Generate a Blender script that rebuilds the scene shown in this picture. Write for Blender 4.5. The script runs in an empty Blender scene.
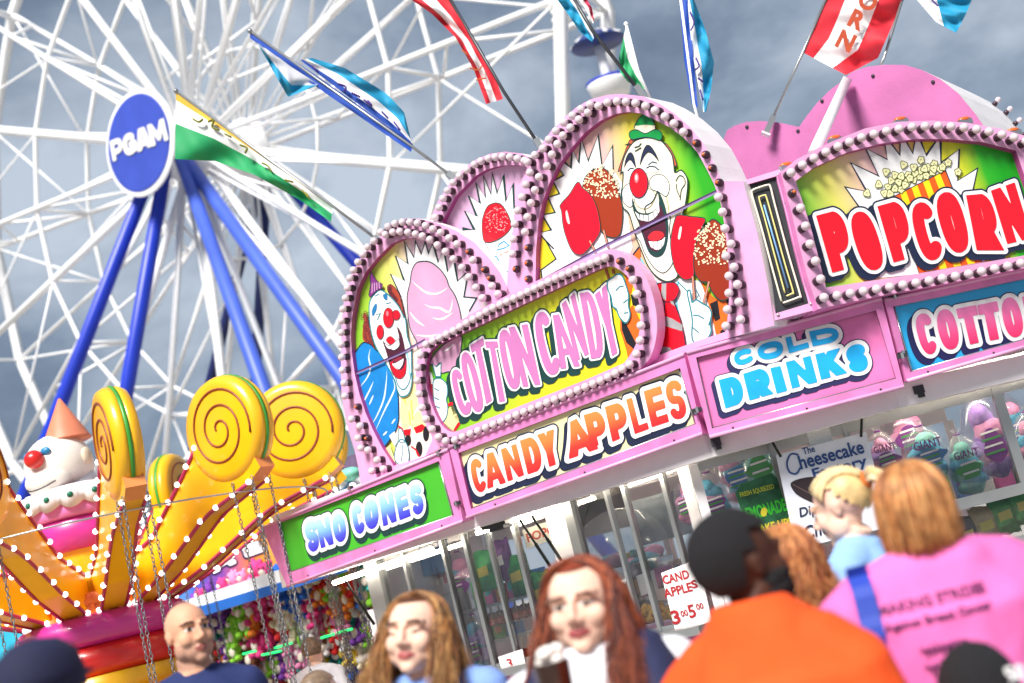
import bpy, bmesh, math, random
import numpy as np
from mathutils import Vector, Matrix, noise
from mathutils.geometry import tessellate_polygon

SC = bpy.context.scene
COL = SC.collection
rnd = random.Random(7)
R = math.radians

# ------------------------------------------------------------------ camera
FPX, ROLL, EYE = 1422.0, R(14.3), 1.6
PITCH = math.atan(252.0 / FPX)
fw = Vector((0, math.cos(PITCH), math.sin(PITCH)))
rt = Vector((1, 0, 0))
up = Vector((0, -math.sin(PITCH), math.cos(PITCH)))
cx = rt * math.cos(ROLL) - up * math.sin(ROLL)
cy = rt * math.sin(ROLL) + up * math.cos(ROLL)
EYEP = Vector((0, 0, EYE))
cam_d = bpy.data.cameras.new('camera')
cam_d.sensor_width = 36.0
cam_d.lens = FPX * 36.0 / 1024.0
cam_d.clip_start = 0.05
cam_d.clip_end = 3000
cam_d.dof.use_dof = True
cam_d.dof.focus_distance = 9.0
cam_d.dof.aperture_fstop = 1.75
cam_d.dof.aperture_blades = 0
cam = bpy.data.objects.new('camera', cam_d)
COL.objects.link(cam)
M3 = Matrix((cx, cy, -fw)).transposed()
cam.matrix_world = Matrix.Translation(EYEP) @ M3.to_4x4()
SC.camera = cam

# ------------------------------------------------------------------ world, sun, exposure
SUN_EL, SUN_AZ = R(48), R(205)      # azimuth clockwise from +Y (north); the sun stands behind the camera
w = bpy.data.worlds.new('World')
SC.world = w
w.use_nodes = True
nt = w.node_tree
for n in list(nt.nodes):
    nt.nodes.remove(n)
N = nt.nodes.new
L = nt.links.new
wo = N('ShaderNodeOutputWorld')
bg = N('ShaderNodeBackground')
sky = N('ShaderNodeTexSky')
sky.sky_type = 'NISHITA'
sky.sun_disc = False
sky.sun_elevation = SUN_EL
sky.sun_rotation = SUN_AZ
tc = N('ShaderNodeTexCoord')
mp = N('ShaderNodeMapping')
mp.inputs['Scale'].default_value = (1.0, 1.0, 1.5)
mp.inputs['Location'].default_value = (3.35, 1.2, 0.4)
n1 = N('ShaderNodeTexNoise')
n1.inputs['Scale'].default_value = 2.9
n1.inputs['Detail'].default_value = 7
n1.inputs['Roughness'].default_value = 0.58
n1.inputs['Distortion'].default_value = 0.25
cr = N('ShaderNodeValToRGB')
cr.color_ramp.elements[0].position = 0.36
cr.color_ramp.elements[0].color = (0.62, 0.85, 1.35, 1)
cr.color_ramp.elements[1].position = 0.66
cr.color_ramp.elements[1].color = (4.6, 5.2, 6.0, 1)
e = cr.color_ramp.elements.new(0.5)
e.color = (1.75, 2.25, 3.0, 1)
mx = N('ShaderNodeMixRGB')
mx.inputs['Fac'].default_value = 0.9
L(tc.outputs['Generated'], mp.inputs['Vector'])
L(mp.outputs['Vector'], n1.inputs['Vector'])
L(n1.outputs['Fac'], cr.inputs['Fac'])
L(sky.outputs['Color'], mx.inputs['Color1'])
L(cr.outputs['Color'], mx.inputs['Color2'])
L(mx.outputs['Color'], bg.inputs['Color'])
bg.inputs['Strength'].default_value = 0.057
L(bg.outputs['Background'], wo.inputs['Surface'])

sd = bpy.data.lights.new('sun', 'SUN')
sd.energy = 3.0
sd.angle = R(20)
sd.color = (1.0, 0.96, 0.9)
sun = bpy.data.objects.new('sun', sd)
COL.objects.link(sun)
sv = Vector((math.sin(SUN_AZ) * math.cos(SUN_EL), math.cos(SUN_AZ) * math.cos(SUN_EL), math.sin(SUN_EL)))
sun.rotation_euler = sv.to_track_quat('Z', 'Y').to_euler()
sun.location = sv * 40

vs = SC.view_settings
vs.view_transform = 'Standard'
vs.look = 'None'
vs.gamma = 1
vs.use_curve_mapping = False
vs.exposure = 1.15
SC.cycles.max_bounces = 6
SC.cycles.transparent_max_bounces = 16
SC.cycles.caustics_reflective = False
SC.cycles.caustics_refractive = False

# ------------------------------------------------------------------ pixels to rays
def ray(px, py):
    return fw + cx * ((px - 512.0) / FPX) + cy * ((341.5 - py) / FPX)

def at(px, py, depth):
    d = ray(px, py)
    return EYEP + d * (depth / d.y)

# ------------------------------------------------------------------ materials
def lin(c):
    return c / 12.92 if c <= 0.04045 else ((c + 0.055) / 1.055) ** 2.4

def rgb(h):
    h = h.lstrip('#')
    return tuple(lin(int(h[i:i + 2], 16) / 255.0) for i in (0, 2, 4)) + (1.0,)

MATS = {}

def mat(key, hexc=None, rough=0.5, metal=0.0, var=0.07, scale=6.0, bump=0.0, coat=0.0, emit=0.0, spec=0.5, bscale=40.0, sub=0.0):
    if key in MATS:
        return MATS[key]
    m = bpy.data.materials.new(key)
    m.use_nodes = True
    t = m.node_tree
    p = t.nodes['Principled BSDF']
    c = rgb(hexc)
    p.inputs['Roughness'].default_value = rough
    p.inputs['Metallic'].default_value = metal
    p.inputs['Specular IOR Level'].default_value = spec
    p.inputs['Coat Weight'].default_value = coat
    tcn = t.nodes.new('ShaderNodeTexCoord')
    nn = t.nodes.new('ShaderNodeTexNoise')
    nn.inputs['Scale'].default_value = scale
    nn.inputs['Detail'].default_value = 4
    r = t.nodes.new('ShaderNodeValToRGB')
    r.color_ramp.elements[0].position = 0.3
    r.color_ramp.elements[1].position = 0.7
    r.color_ramp.elements[0].color = tuple(max(0, x * (1 - var)) for x in c[:3]) + (1,)
    r.color_ramp.elements[1].color = tuple(min(1, x * (1 + var)) for x in c[:3]) + (1,)
    t.links.new(tcn.outputs['Object'], nn.inputs['Vector'])
    t.links.new(nn.outputs['Fac'], r.inputs['Fac'])
    t.links.new(r.outputs['Color'], p.inputs['Base Color'])
    if bump > 0:
        nb = t.nodes.new('ShaderNodeTexNoise')
        nb.inputs['Scale'].default_value = bscale
        nb.inputs['Detail'].default_value = 5
        b = t.nodes.new('ShaderNodeBump')
        b.inputs['Strength'].default_value = bump
        b.inputs['Distance'].default_value = 0.01
        t.links.new(tcn.outputs['Object'], nb.inputs['Vector'])
        t.links.new(nb.outputs['Fac'], b.inputs['Height'])
        t.links.new(b.outputs['Normal'], p.inputs['Normal'])
    if emit > 0:
        t.links.new(r.outputs['Color'], p.inputs['Emission Color'])
        p.inputs['Emission Strength'].default_value = emit
    if sub > 0:
        p.inputs['Subsurface Weight'].default_value = sub
        p.inputs['Subsurface Radius'].default_value = (0.02, 0.008, 0.005)
    MATS[key] = m
    return m

def grad(key, stops, axis='X', rough=0.4, wob=0.04, tilt=0.0):
    """printed colour gradient across a sign's own UV square"""
    if key in MATS:
        return MATS[key]
    m = bpy.data.materials.new(key)
    m.use_nodes = True
    t = m.node_tree
    p = t.nodes['Principled BSDF']
    p.inputs['Roughness'].default_value = rough
    uv = t.nodes.new('ShaderNodeUVMap')
    uv.uv_map = 'UVMap'
    sx = t.nodes.new('ShaderNodeSeparateXYZ')
    nn = t.nodes.new('ShaderNodeTexNoise')
    nn.inputs['Scale'].default_value = 5
    ma = t.nodes.new('ShaderNodeMath')
    ma.operation = 'MULTIPLY_ADD'
    ma.inputs[1].default_value = wob
    mt = t.nodes.new('ShaderNodeMath')
    mt.operation = 'MULTIPLY_ADD'
    mt.inputs[1].default_value = tilt
    t.links.new(uv.outputs['UV'], sx.inputs[0])
    t.links.new(uv.outputs['UV'], nn.inputs['Vector'])
    a, o = ('X', 'Y') if axis == 'X' else ('Y', 'X')
    t.links.new(sx.outputs[o], mt.inputs[0])
    t.links.new(sx.outputs[a], mt.inputs[2])
    t.links.new(nn.outputs['Fac'], ma.inputs[0])
    t.links.new(mt.outputs[0], ma.inputs[2])
    r = t.nodes.new('ShaderNodeValToRGB')
    el = r.color_ramp.elements
    while len(el) > 1:
        el.remove(el[-1])
    el[0].position = stops[0][0]
    el[0].color = rgb(stops[0][1])
    for pos, c in stops[1:]:
        q = el.new(pos)
        q.color = rgb(c)
    t.links.new(ma.outputs[0], r.inputs['Fac'])
    t.links.new(r.outputs['Color'], p.inputs['Base Color'])
    MATS[key] = m
    return m

def glass(key='window_glass', tint=(1, 1, 1, 1), refl=0.06):
    if key in MATS:
        return MATS[key]
    m = bpy.data.materials.new(key)
    m.use_nodes = True
    t = m.node_tree
    t.nodes.remove(t.nodes['Principled BSDF'])
    out = t.nodes['Material Output']
    tr = t.nodes.new('ShaderNodeBsdfTransparent')
    tr.inputs['Color'].default_value = tint
    gl = t.nodes.new('ShaderNodeBsdfGlossy')
    gl.inputs['Roughness'].default_value = 0.03
    nn = t.nodes.new('ShaderNodeTexNoise')
    nn.inputs['Scale'].default_value = 1.5
    ma = t.nodes.new('ShaderNodeMath')
    ma.operation = 'MULTIPLY_ADD'
    ma.inputs[1].default_value = refl
    ma.inputs[2].default_value = refl * 0.7
    fr = t.nodes.new('ShaderNodeFresnel')
    fr.inputs['IOR'].default_value = 1.45
    ad = t.nodes.new('ShaderNodeMath')
    ad.operation = 'ADD'
    mi = t.nodes.new('ShaderNodeMixShader')
    t.links.new(nn.outputs['Fac'], ma.inputs[0])
    t.links.new(ma.outputs[0], ad.inputs[0])
    t.links.new(fr.outputs[0], ad.inputs[1])
    t.links.new(ad.outputs[0], mi.inputs['Fac'])
    t.links.new(tr.outputs[0], mi.inputs[1])
    t.links.new(gl.outputs[0], mi.inputs[2])
    t.links.new(mi.outputs[0], out.inputs['Surface'])
    MATS[key] = m
    return m

# ------------------------------------------------------------------ objects
def thing(name, label, cat, mtx=None, group=None):
    o = bpy.data.objects.new(name, None)
    o.empty_display_size = 0.2
    COL.objects.link(o)
    if mtx is not None:
        o.matrix_world = mtx
    o['label'] = label
    o['category'] = cat
    if group:
        o['group'] = group
    return o

def tag(o, label, cat, group=None):
    o['label'] = label
    o['category'] = cat
    if group:
        o['group'] = group
    return o

def loc(x, y, z, rz=0.0):
    return Matrix.Translation((x, y, z)) @ Matrix.Rotation(rz, 4, 'Z')

class MB:
    """mesh builder with several materials; verts in the parent's local frame"""
    def __init__(s):
        s.v, s.f, s.mi, s.uv, s.mats, s.sm = [], [], [], [], [], []
    def m(s, material):
        if material not in s.mats:
            s.mats.append(material)
        return s.mats.index(material)
    def add(s, verts, faces, material, uvs=None, smooth=False):
        b = len(s.v)
        s.v += [tuple(x) for x in verts]
        s.uv += list(uvs) if uvs is not None else [(0, 0)] * len(verts)
        k = s.m(material)
        for f in faces:
            s.f.append(tuple(b + i for i in f))
            s.mi.append(k)
            s.sm.append(smooth)
    def box(s, lo, hi, material, M=None):
        x0, y0, z0 = lo
        x1, y1, z1 = hi
        vs_ = [Vector(p) for p in ((x0, y0, z0), (x1, y0, z0), (x1, y1, z0), (x0, y1, z0), (x0, y0, z1), (x1, y0, z1), (x1, y1, z1), (x0, y1, z1))]
        if M is not None:
            vs_ = [M @ p for p in vs_]
        s.add(vs_, [(3, 2, 1, 0), (4, 5, 6, 7), (0, 1, 5, 4), (1, 2, 6, 5), (2, 3, 7, 6), (3, 0, 4, 7)], material)
    def tube(s, pts, rad, material, n=8, closed=False, smooth=True, flat=1.0):
        pts = [Vector(p) for p in pts]
        rads = rad if isinstance(rad, (list, tuple)) else [rad] * len(pts)
        rings = []
        prev = None
        K = len(pts)
        for i, p in enumerate(pts):
            if closed:
                d = pts[(i + 1) % K] - pts[i - 1]
            else:
                d = pts[min(i + 1, K - 1)] - pts[max(i - 1, 0)]
            if d.length < 1e-9:
                d = Vector((0, 0, 1))
            d.normalize()
            if prev is None:
                a = Vector((0, 0, 1)) if abs(d.z) < 0.9 else Vector((1, 0, 0))
                x = d.cross(a).normalized()
            else:
                x = (prev - d * prev.dot(d))
                if x.length < 1e-6:
                    x = d.orthogonal()
                x.normalize()
            prev = x
            y = d.cross(x)
            rings.append([p + x * math.cos(2 * math.pi * j / n) * rads[i] + y * math.sin(2 * math.pi * j / n) * rads[i] * flat for j in range(n)])
        vs_ = [q for r_ in rings for q in r_]
        fs = []
        last = K if closed else K - 1
        for i in range(last):
            a, b = i * n, ((i + 1) % K) * n
            for j in range(n):
                j2 = (j + 1) % n
                fs.append((a + j, a + j2, b + j2, b + j))
        if not closed:
            fs.append(tuple(range(n - 1, -1, -1)))
            fs.append(tuple((K - 1) * n + j for j in range(n)))
        s.add(vs_, fs, material, smooth=smooth)
    def lathe(s, prof, material, n=24, M=None, smooth=True):
        vs_, fs = [], []
        for r_, z in prof:
            for j in range(n):
                a = 2 * math.pi * j / n
                vs_.append(Vector((r_ * math.cos(a), r_ * math.sin(a), z)))
        for i in range(len(prof) - 1):
            for j in range(n):
                j2 = (j + 1) % n
                fs.append((i * n + j, i * n + j2, (i + 1) * n + j2, (i + 1) * n + j))
        fs.append(tuple(range(n - 1, -1, -1)))
        fs.append(tuple((len(prof) - 1) * n + j for j in range(n)))
        if M is not None:
            vs_ = [M @ p for p in vs_]
        s.add(vs_, fs, material, smooth=smooth)
    def ball(s, c, r_, material, n=12, k=8, M=None, jig=0.0):
        rx, ry, rz = r_ if isinstance(r_, (list, tuple)) else (r_, r_, r_)
        vs_, fs = [], []
        for i in range(k + 1):
            th = math.pi * i / k
            for j in range(n):
                a = 2 * math.pi * j / n
                q = Vector((rx * math.sin(th) * math.cos(a), ry * math.sin(th) * math.sin(a), rz * math.cos(th)))
                if jig:
                    q *= 1 + jig * noise.noise((q + Vector(c)) * 14)
                if M is not None:
                    q = M @ q
                vs_.append(q + Vector(c))
        for i in range(k):
            for j in range(n):
                j2 = (j + 1) % n
                if i == 0:
                    fs.append((j, (i + 1) * n + j, (i + 1) * n + j2))
                elif i == k - 1:
                    fs.append((i * n + j, (i + 1) * n + j, i * n + j2))
                else:
                    fs.append((i * n + j, (i + 1) * n + j, (i + 1) * n + j2, i * n + j2))
        s.add(vs_, fs, material, smooth=True)
    def mesh(s, name):
        me = bpy.data.meshes.new(name)
        me.from_pydata(s.v, [], s.f)
        for m_ in s.mats:
            me.materials.append(m_)
        me.polygons.foreach_set('material_index', s.mi)
        me.polygons.foreach_set('use_smooth', s.sm)
        ul = me.uv_layers.new(name='UVMap')
        li = np.zeros(len(me.loops), dtype=np.int32)
        me.loops.foreach_get('vertex_index', li)
        ua = np.array(s.uv, dtype=np.float32).reshape(-1, 2)
        ul.data.foreach_set('uv', ua[li].ravel())
        me.update()
        return me
    def build(s, name, parent=None):
        o = bpy.data.objects.new(name, s.mesh(name))
        COL.objects.link(o)
        if parent is not None:
            o.parent = parent
        return o

def inst(mesh, name, parent=None, mtx=None):
    o = bpy.data.objects.new(name, mesh)
    COL.objects.link(o)
    if parent is not None:
        o.parent = parent
    if mtx is not None:
        o.matrix_local = mtx
    return o

def catmull(pts, closed=True, k=5):
    P_ = [Vector((p[0], p[1])) for p in pts]
    n = len(P_)
    out = []
    rng = range(n if closed else n - 1)
    for i in rng:
        p1, p2 = P_[i], P_[(i + 1) % n]
        p0 = P_[i - 1] if (closed or i > 0) else p1
        p3 = P_[(i + 2) % n] if (closed or i + 2 < n) else p2
        for j in range(k):
            t = j / k
            t2, t3 = t * t, t * t * t
            q = 0.5 * ((2 * p1) + (-p0 + p2) * t + (2 * p0 - 5 * p1 + 4 * p2 - p3) * t2 + (-p0 + 3 * p1 - 3 * p2 + p3) * t3)
            out.append((q.x, q.y))
    if not closed:
        out.append(tuple(P_[-1]))
    return out

def resample(pts, n, closed=False):
    P_ = [Vector((p[0], p[1])) for p in pts]
    if closed:
        P_.append(P_[0])
    d = [0]
    for a, b in zip(P_, P_[1:]):
        d.append(d[-1] + (b - a).length)
    out = []
    for i in range(n):
        t = d[-1] * i / (n if closed else n - 1)
        k = 0
        while k < len(d) - 2 and d[k + 1] < t:
            k += 1
        u = (t - d[k]) / max(1e-9, d[k + 1] - d[k])
        q = P_[k].lerp(P_[k + 1], u)
        out.append((q.x, q.y))
    return out

def Z(x0, y0, *pts, k=8.0):
    return [(x0 + p[0] / k, y0 + p[1] / k) for p in pts]

def area2(p):
    return sum(p[i][0] * p[(i + 1) % len(p)][1] - p[(i + 1) % len(p)][0] * p[i][1] for i in range(len(p))) / 2

# ------------------------------------------------------------------ planes
class Plane:
    """upright plane; u runs to the right seen from the front, v is up, offset is towards the viewer"""
    def __init__(s, O, rec):
        s.U = Vector((math.cos(rec), -math.sin(rec), 0))
        s.N = Vector((-math.sin(rec), -math.cos(rec), 0))
        s.O = Vector((O[0], O[1], 0))
    def uv(s, px, py, off=0.0):
        d = ray(px, py)
        t = (s.O + s.N * off - EYEP).dot(s.N) / d.dot(s.N)
        p = EYEP + d * t - s.O
        return (p.dot(s.U), p.z)
    def pt(s, px, py, off=0.0):
        u, v = s.uv(px, py, off)
        return s.O + s.U * u + s.N * off + Vector((0, 0, v))
    def shifted(s, off):
        q = Plane((0, 0), 0)
        q.U, q.N, q.O = s.U.copy(), s.N.copy(), s.O + s.N * off
        return q
    def mtx(s, u=0, v=0, off=0):
        o = s.O + s.U * u + s.N * off
        m = Matrix((s.U, -s.N, Vector((0, 0, 1)))).transposed().to_4x4()
        m.translation = Vector((o.x, o.y, v))
        return m

class Board:
    """one sign: an Empty on a plane, with helpers that take photo pixels and give real local geometry (x = u, y = into the wall, z = v)"""
    def __init__(s, plane, name, label, cat, ref, group=None, parent=None):
        s.P = plane
        us = [plane.uv(*q) for q in ref]
        s.u0 = min(q[0] for q in us)
        s.u1 = max(q[0] for q in us)
        s.v0 = min(q[1] for q in us)
        s.v1 = max(q[1] for q in us)
        s.root = thing(name, label, cat, plane.mtx(s.u0, s.v0), group)
    def L(s, px, off=0.0):
        u, v = s.P.uv(px[0], px[1], off)
        return (u - s.u0, v - s.v0)
    def U(s, q):
        return (q[0] / max(1e-6, s.u1 - s.u0), q[1] / max(1e-6, s.v1 - s.v0))
    def grow(s, pts, px=4.0):
        mx_ = sum(p[0] for p in pts) / len(pts)
        my_ = sum(p[1] for p in pts) / len(pts)
        out = []
        for p in pts:
            d = math.hypot(p[0] - mx_, p[1] - my_)
            out.append((p[0] + (p[0] - mx_) / d * px, p[1] + (p[1] - my_) / d * px))
        return out
    def flat(s, mb, pts, off, material, holes=(), local=False):
        loops = [[(p if local else s.L(p, off)) for p in pts]] + [[(p if local else s.L(p, off)) for p in h] for h in holes]
        vl = [[Vector((p[0], p[1], 0)) for p in l] for l in loops]
        tris = tessellate_polygon(vl)
        flatp = [p for l in loops for p in l]
        fs = []
        for t in tris:
            a, b, c = (flatp[i] for i in t)
            ar = (b[0] - a[0]) * (c[1] - a[1]) - (c[0] - a[0]) * (b[1] - a[1])
            if abs(ar) < 1e-12:
                continue
            fs.append(tuple(t) if ar > 0 else (t[0], t[2], t[1]))
        mb.add([(p[0], -off, p[1]) for p in flatp], fs, material, [s.U(p) for p in flatp])
        return loops
    def walls(s, mb, loop, off0, off1, material, outward=True, smooth=False):
        n = len(loop)
        ccw = area2(loop) > 0
        vs_ = [(p[0], -off1, p[1]) for p in loop] + [(p[0], -off0, p[1]) for p in loop]
        fs = []
        for i in range(n):
            j = (i + 1) % n
            f = (i, n + i, n + j, j)
            if ccw != outward:
                f = f[::-1]
            fs.append(f)
        mb.add(vs_, fs, material, smooth=smooth)
    def slab(s, mb, pts, off0, off1, m_front, m_side=None, holes=(), m_in=None, m_back=None):
        loops = s.flat(mb, pts, off1, m_front, holes)
        s.walls(mb, loops[0], off0, off1, m_side or m_front)
        for h in loops[1:]:
            s.walls(mb, h, off0, off1, m_in or m_side or m_front, outward=False)
        vl = [[Vector((p[0], p[1], 0)) for p in l] for l in loops]
        flatp = [p for l in loops for p in l]
        fs = []
        for t in tessellate_polygon(vl):
            a, b, c = (flatp[i] for i in t)
            ar = (b[0] - a[0]) * (c[1] - a[1]) - (c[0] - a[0]) * (b[1] - a[1])
            if abs(ar) < 1e-12:
                continue
            fs.append(tuple(t) if ar < 0 else (t[0], t[2], t[1]))
        mb.add([(p[0], -off0, p[1]) for p in flatp], fs, m_back or m_side or m_front)
    def stroke(s, mb, pts, wpx, off, material, closed=False, taper=False):
        q = [Vector(s.L(p, off)) for p in pts]
        pxm = (Vector(s.L((pts[0][0] + 10, pts[0][1]), off)) - Vector(s.L(pts[0], off))).length / 10
        pym = (Vector(s.L((pts[0][0], pts[0][1] + 10), off)) - Vector(s.L(pts[0], off))).length / 10
        h = wpx * (pxm + pym) / 4
        n = len(q)
        vs_, fs = [], []
        for i in range(n):
            a = q[i - 1] if (closed or i > 0) else q[i]
            b = q[(i + 1) % n] if (closed or i < n - 1) else q[i]
            d = b - a
            if d.length < 1e-9:
                d = Vector((1, 0))
            d.normalize()
            nrm = Vector((-d.y, d.x))
            k = 1.0
            if 0 < i < n - 1 or closed:
                d1 = (q[i] - q[i - 1])
                if d1.length > 1e-9:
                    c = abs(nrm.dot(Vector((-d1.y, d1.x)).normalized()))
                    k = min(2.2, 1 / max(0.3, c))
            hh = h * k
            if taper:
                hh *= max(0.12, math.sin(math.pi * (i + 0.35) / (n - 0.3)))
            vs_.append((q[i].x + nrm.x * hh, -off, q[i].y + nrm.y * hh))
            vs_.append((q[i].x - nrm.x * hh, -off, q[i].y - nrm.y * hh))
        for i in range(n if closed else n - 1):
            j = (i + 1) % n
            fs.append((2 * i, 2 * i + 1, 2 * j + 1, 2 * j))
        mb.add(vs_, fs, material)
    def shape(s, mb, pts, off, fill, line=None, lw=0.9, smooth=True):
        p = catmull(pts) if smooth else pts
        s.flat(mb, p, off, fill)
        if line is not None:
            s.stroke(mb, p, lw, off + 0.0009, line, closed=True)

def ell(cx_, cy_, rx, ry, n=20, rot=0.0):
    return [(cx_ + rx * math.cos(2 * math.pi * i / n) * math.cos(rot) - ry * math.sin(2 * math.pi * i / n) * math.sin(rot),
             cy_ + rx * math.cos(2 * math.pi * i / n) * math.sin(rot) + ry * math.sin(2 * math.pi * i / n) * math.cos(rot)) for i in range(n)]

# ------------------------------------------------------------------ fat sign lettering grown from stroke skeletons
def arc(cx_, cy_, rx, ry, a0, a1, n=14, e=1.0):
    out = []
    for i in range(n + 1):
        a = R(a0 + (a1 - a0) * i / n)
        c, s_ = math.cos(a), math.sin(a)
        out.append((cx_ + rx * math.copysign(abs(c) ** e, c), cy_ + ry * math.copysign(abs(s_) ** e, s_)))
    return out

def skeleton(ch, a, c):
    xl, xr, yb, yt = a, 1 - a, c, 1 - c
    if ch in 'O0':
        return [arc(.5, .5, .5 - a, .5 - c, 0, 360, 24, .85)]
    if ch == 'C':
        return [arc(.5, .5, .5 - a, .5 - c, 48, 312, 20, .85)]
    if ch == 'G':
        return [arc(.5, .5, .5 - a, .5 - c, 48, 340, 20, .85), [(.58, .46), (xr, .46), (xr, .2)]]
    if ch == 'S':
        m = .5
        ry = (yt - m) / 2
        return [arc(.5, m + ry, .5 - a, ry, 25, 270, 14, .8) + arc(.5, m - ry, .5 - a, ry, 90, -155, 14, .8)]
    if ch == 'D':
        return [[(xl, 0), (xl, 1)], [(xl, yt), (.42, yt)] + arc(.42, .5, xr - .42, yt - .5, 90, -90, 14, .85) + [(xl, yb)]]
    if ch in 'PR':
        mid = .40
        rr = (yt - mid) / 2
        bowl = [(xl, yt), (.5, yt)] + arc(.5, mid + rr, xr - .5, rr, 90, -90, 12, .85) + [(xl, mid)]
        out = [[(xl, -.1), (xl, 1.1)], bowl]
        if ch == 'R':
            out.append([(.48, .42), (xr + .03, -.1)])
        return out
    if ch == 'B':
        r1, r2 = (yt - .52) / 2, (.52 - yb) / 2
        return [[(xl, -.1), (xl, 1.1)], [(xl, yt), (.5, yt)] + arc(.5, .52 + r1, xr - .5, r1, 90, -90, 10) + [(xl, .52)],
                [(.5, .52)] + arc(.5, yb + r2, xr - .5, r2, 90, -90, 10) + [(xl, yb)]]
    if ch == 'A':
        return [[(xl * .9 - .03, -.1), (.47, 1.1)], [(1 - xl * .9 + .03, -.1), (.53, 1.1)], [(.25, .3), (.75, .3)]]
    if ch == 'N':
        return [[(xl, -.1), (xl, 1.1)], [(xr, -.1), (xr, 1.1)], [(xl, 1.0), (xr, 0.0)]]
    if ch == 'M':
        return [[(xl, -.1), (xl, 1.1)], [(xr, -.1), (xr, 1.1)], [(xl, 1.0), (.5, .25), (xr, 1.0)]]
    if ch == 'I':
        return [[(.5, -.1), (.5, 1.1)]]
    if ch == 'L':
        return [[(xl, -.1), (xl, 1.1)], [(xl, yb), (1.1, yb)]]
    if ch == 'T':
        return [[(-.1, yt), (1.1, yt)], [(.5, -.1), (.5, 1)]]
    if ch == 'E':
        return [[(xl, -.1), (xl, 1.1)], [(xl, yt), (1.1, yt)], [(xl, .5), (.9, .5)], [(xl, yb), (1.1, yb)]]
    if ch == 'K':
        return [[(xl, -.1), (xl, 1.1)], [(xl, .4), (xr + .04, 1.1)], [(.42, .6), (xr + .06, -.1)]]
    if ch == 'Y':
        return [[(xl * .8, 1.1), (.5, .45)], [(1 - xl * .8, 1.1), (.5, .45)], [(.5, .5), (.5, -.1)]]
    if ch == 'H':
        return [[(xl, -.1), (xl, 1.1)], [(xr, -.1), (xr, 1.1)], [(xl, .5), (xr, .5)]]
    if ch == 'U':
        return [[(xl, 1.1), (xl, .45)] + arc(.5, .45, .5 - a, .45 - c, 180, 360, 12) + [(xr, 1.1)]]
    return [[(.5, 0), (.5, 1)]]

def trace(F, xs, ys, level):
    """contour loops of F<level (marching squares)"""
    H_, W_ = F.shape
    ins = F < level
    seg = {}
    def ex(i, j):
        t = (level - F[j, i]) / (F[j, i + 1] - F[j, i])
        return (xs[i] + t * (xs[i + 1] - xs[i]), ys[j])
    def ey(i, j):
        t = (level - F[j, i]) / (F[j + 1, i] - F[j, i])
        return (xs[i], ys[j] + t * (ys[j + 1] - ys[j]))
    pos = {}
    for j in range(H_ - 1):
        row = ins[j, :-1].astype(int) + 2 * ins[j, 1:] + 4 * ins[j + 1, 1:] + 8 * ins[j + 1, :-1]
        for i in np.nonzero((row != 0) & (row != 15))[0]:
            k = int(row[i])
            B, Rr, T, Lf = ('x', i, j), ('y', i + 1, j), ('x', i, j + 1), ('y', i, j)
            for e_ in {1: [(Lf, B)], 2: [(B, Rr)], 3: [(Lf, Rr)], 4: [(Rr, T)], 5: [(Lf, T), (Rr, B)], 6: [(B, T)], 7: [(Lf, T)],
                       8: [(T, Lf)], 9: [(T, B)], 10: [(B, Lf), (T, Rr)], 11: [(T, Rr)], 12: [(Rr, Lf)], 13: [(Rr, B)], 14: [(B, Lf)]}[k]:
                seg[e_[0]] = e_[1]
                for q in e_:
                    if q not in pos:
                        pos[q] = ex(q[1], q[2]) if q[0] == 'x' else ey(q[1], q[2])
    loops = []
    while seg:
        s0 = next(iter(seg))
        lp = []
        k = s0
        while k in seg:
            lp.append(pos[k])
            k = seg.pop(k)
        if len(lp) > 5:
            loops.append(lp)
    return loops

def simplify(lp, eps):
    out = []
    n = len(lp)
    for i in range(n):
        a = out[-1] if out else lp[i - 1]
        b, c = lp[i], lp[(i + 1) % n]
        ar = abs((b[0] - a[0]) * (c[1] - a[1]) - (c[0] - a[0]) * (b[1] - a[1]))
        ln = math.hypot(c[0] - a[0], c[1] - a[1])
        if ln < 1e-9 or ar / ln > eps:
            out.append(b)
    return out if len(out) > 3 else lp

def cells(F, xs, ys, level):
    """filled area of F<level: whole runs as long quads, edge cells cut exactly on the contour"""
    ins = F < level
    V, Fc, idx = [], [], {}
    def vid(p):
        k = (round(p[0] * 1e6), round(p[1] * 1e6))
        if k not in idx:
            idx[k] = len(V)
            V.append(p)
        return idx[k]
    def cut(a, fa, b, fb):
        t = (level - fa) / (fb - fa)
        return (a[0] + t * (b[0] - a[0]), a[1] + t * (b[1] - a[1]))
    H_, W_ = F.shape
    for j in range(H_ - 1):
        i = 0
        while i < W_ - 1:
            c4 = (ins[j, i], ins[j, i + 1], ins[j + 1, i + 1], ins[j + 1, i])
            n_in = sum(c4)
            if n_in == 0:
                i += 1
            elif n_in == 4:
                k = i
                while k < W_ - 1 and ins[j, k] and ins[j, k + 1] and ins[j + 1, k] and ins[j + 1, k + 1]:
                    k += 1
                Fc.append([vid((xs[i], ys[j])), vid((xs[k], ys[j])), vid((xs[k], ys[j + 1])), vid((xs[i], ys[j + 1]))])
                i = k
            else:
                P4 = [(xs[i], ys[j]), (xs[i + 1], ys[j]), (xs[i + 1], ys[j + 1]), (xs[i], ys[j + 1])]
                f4 = [F[j, i], F[j, i + 1], F[j + 1, i + 1], F[j + 1, i]]
                poly = []
                for k in range(4):
                    k2 = (k + 1) % 4
                    if c4[k]:
                        poly.append(vid(P4[k]))
                    if c4[k] != c4[k2]:
                        poly.append(vid(cut(P4[k], f4[k], P4[k2], f4[k2])))
                poly = [q for n_, q in enumerate(poly) if q != poly[n_ - 1]]
                if len(poly) > 2:
                    Fc.append(poly)
                i += 1
    return V, Fc

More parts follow.
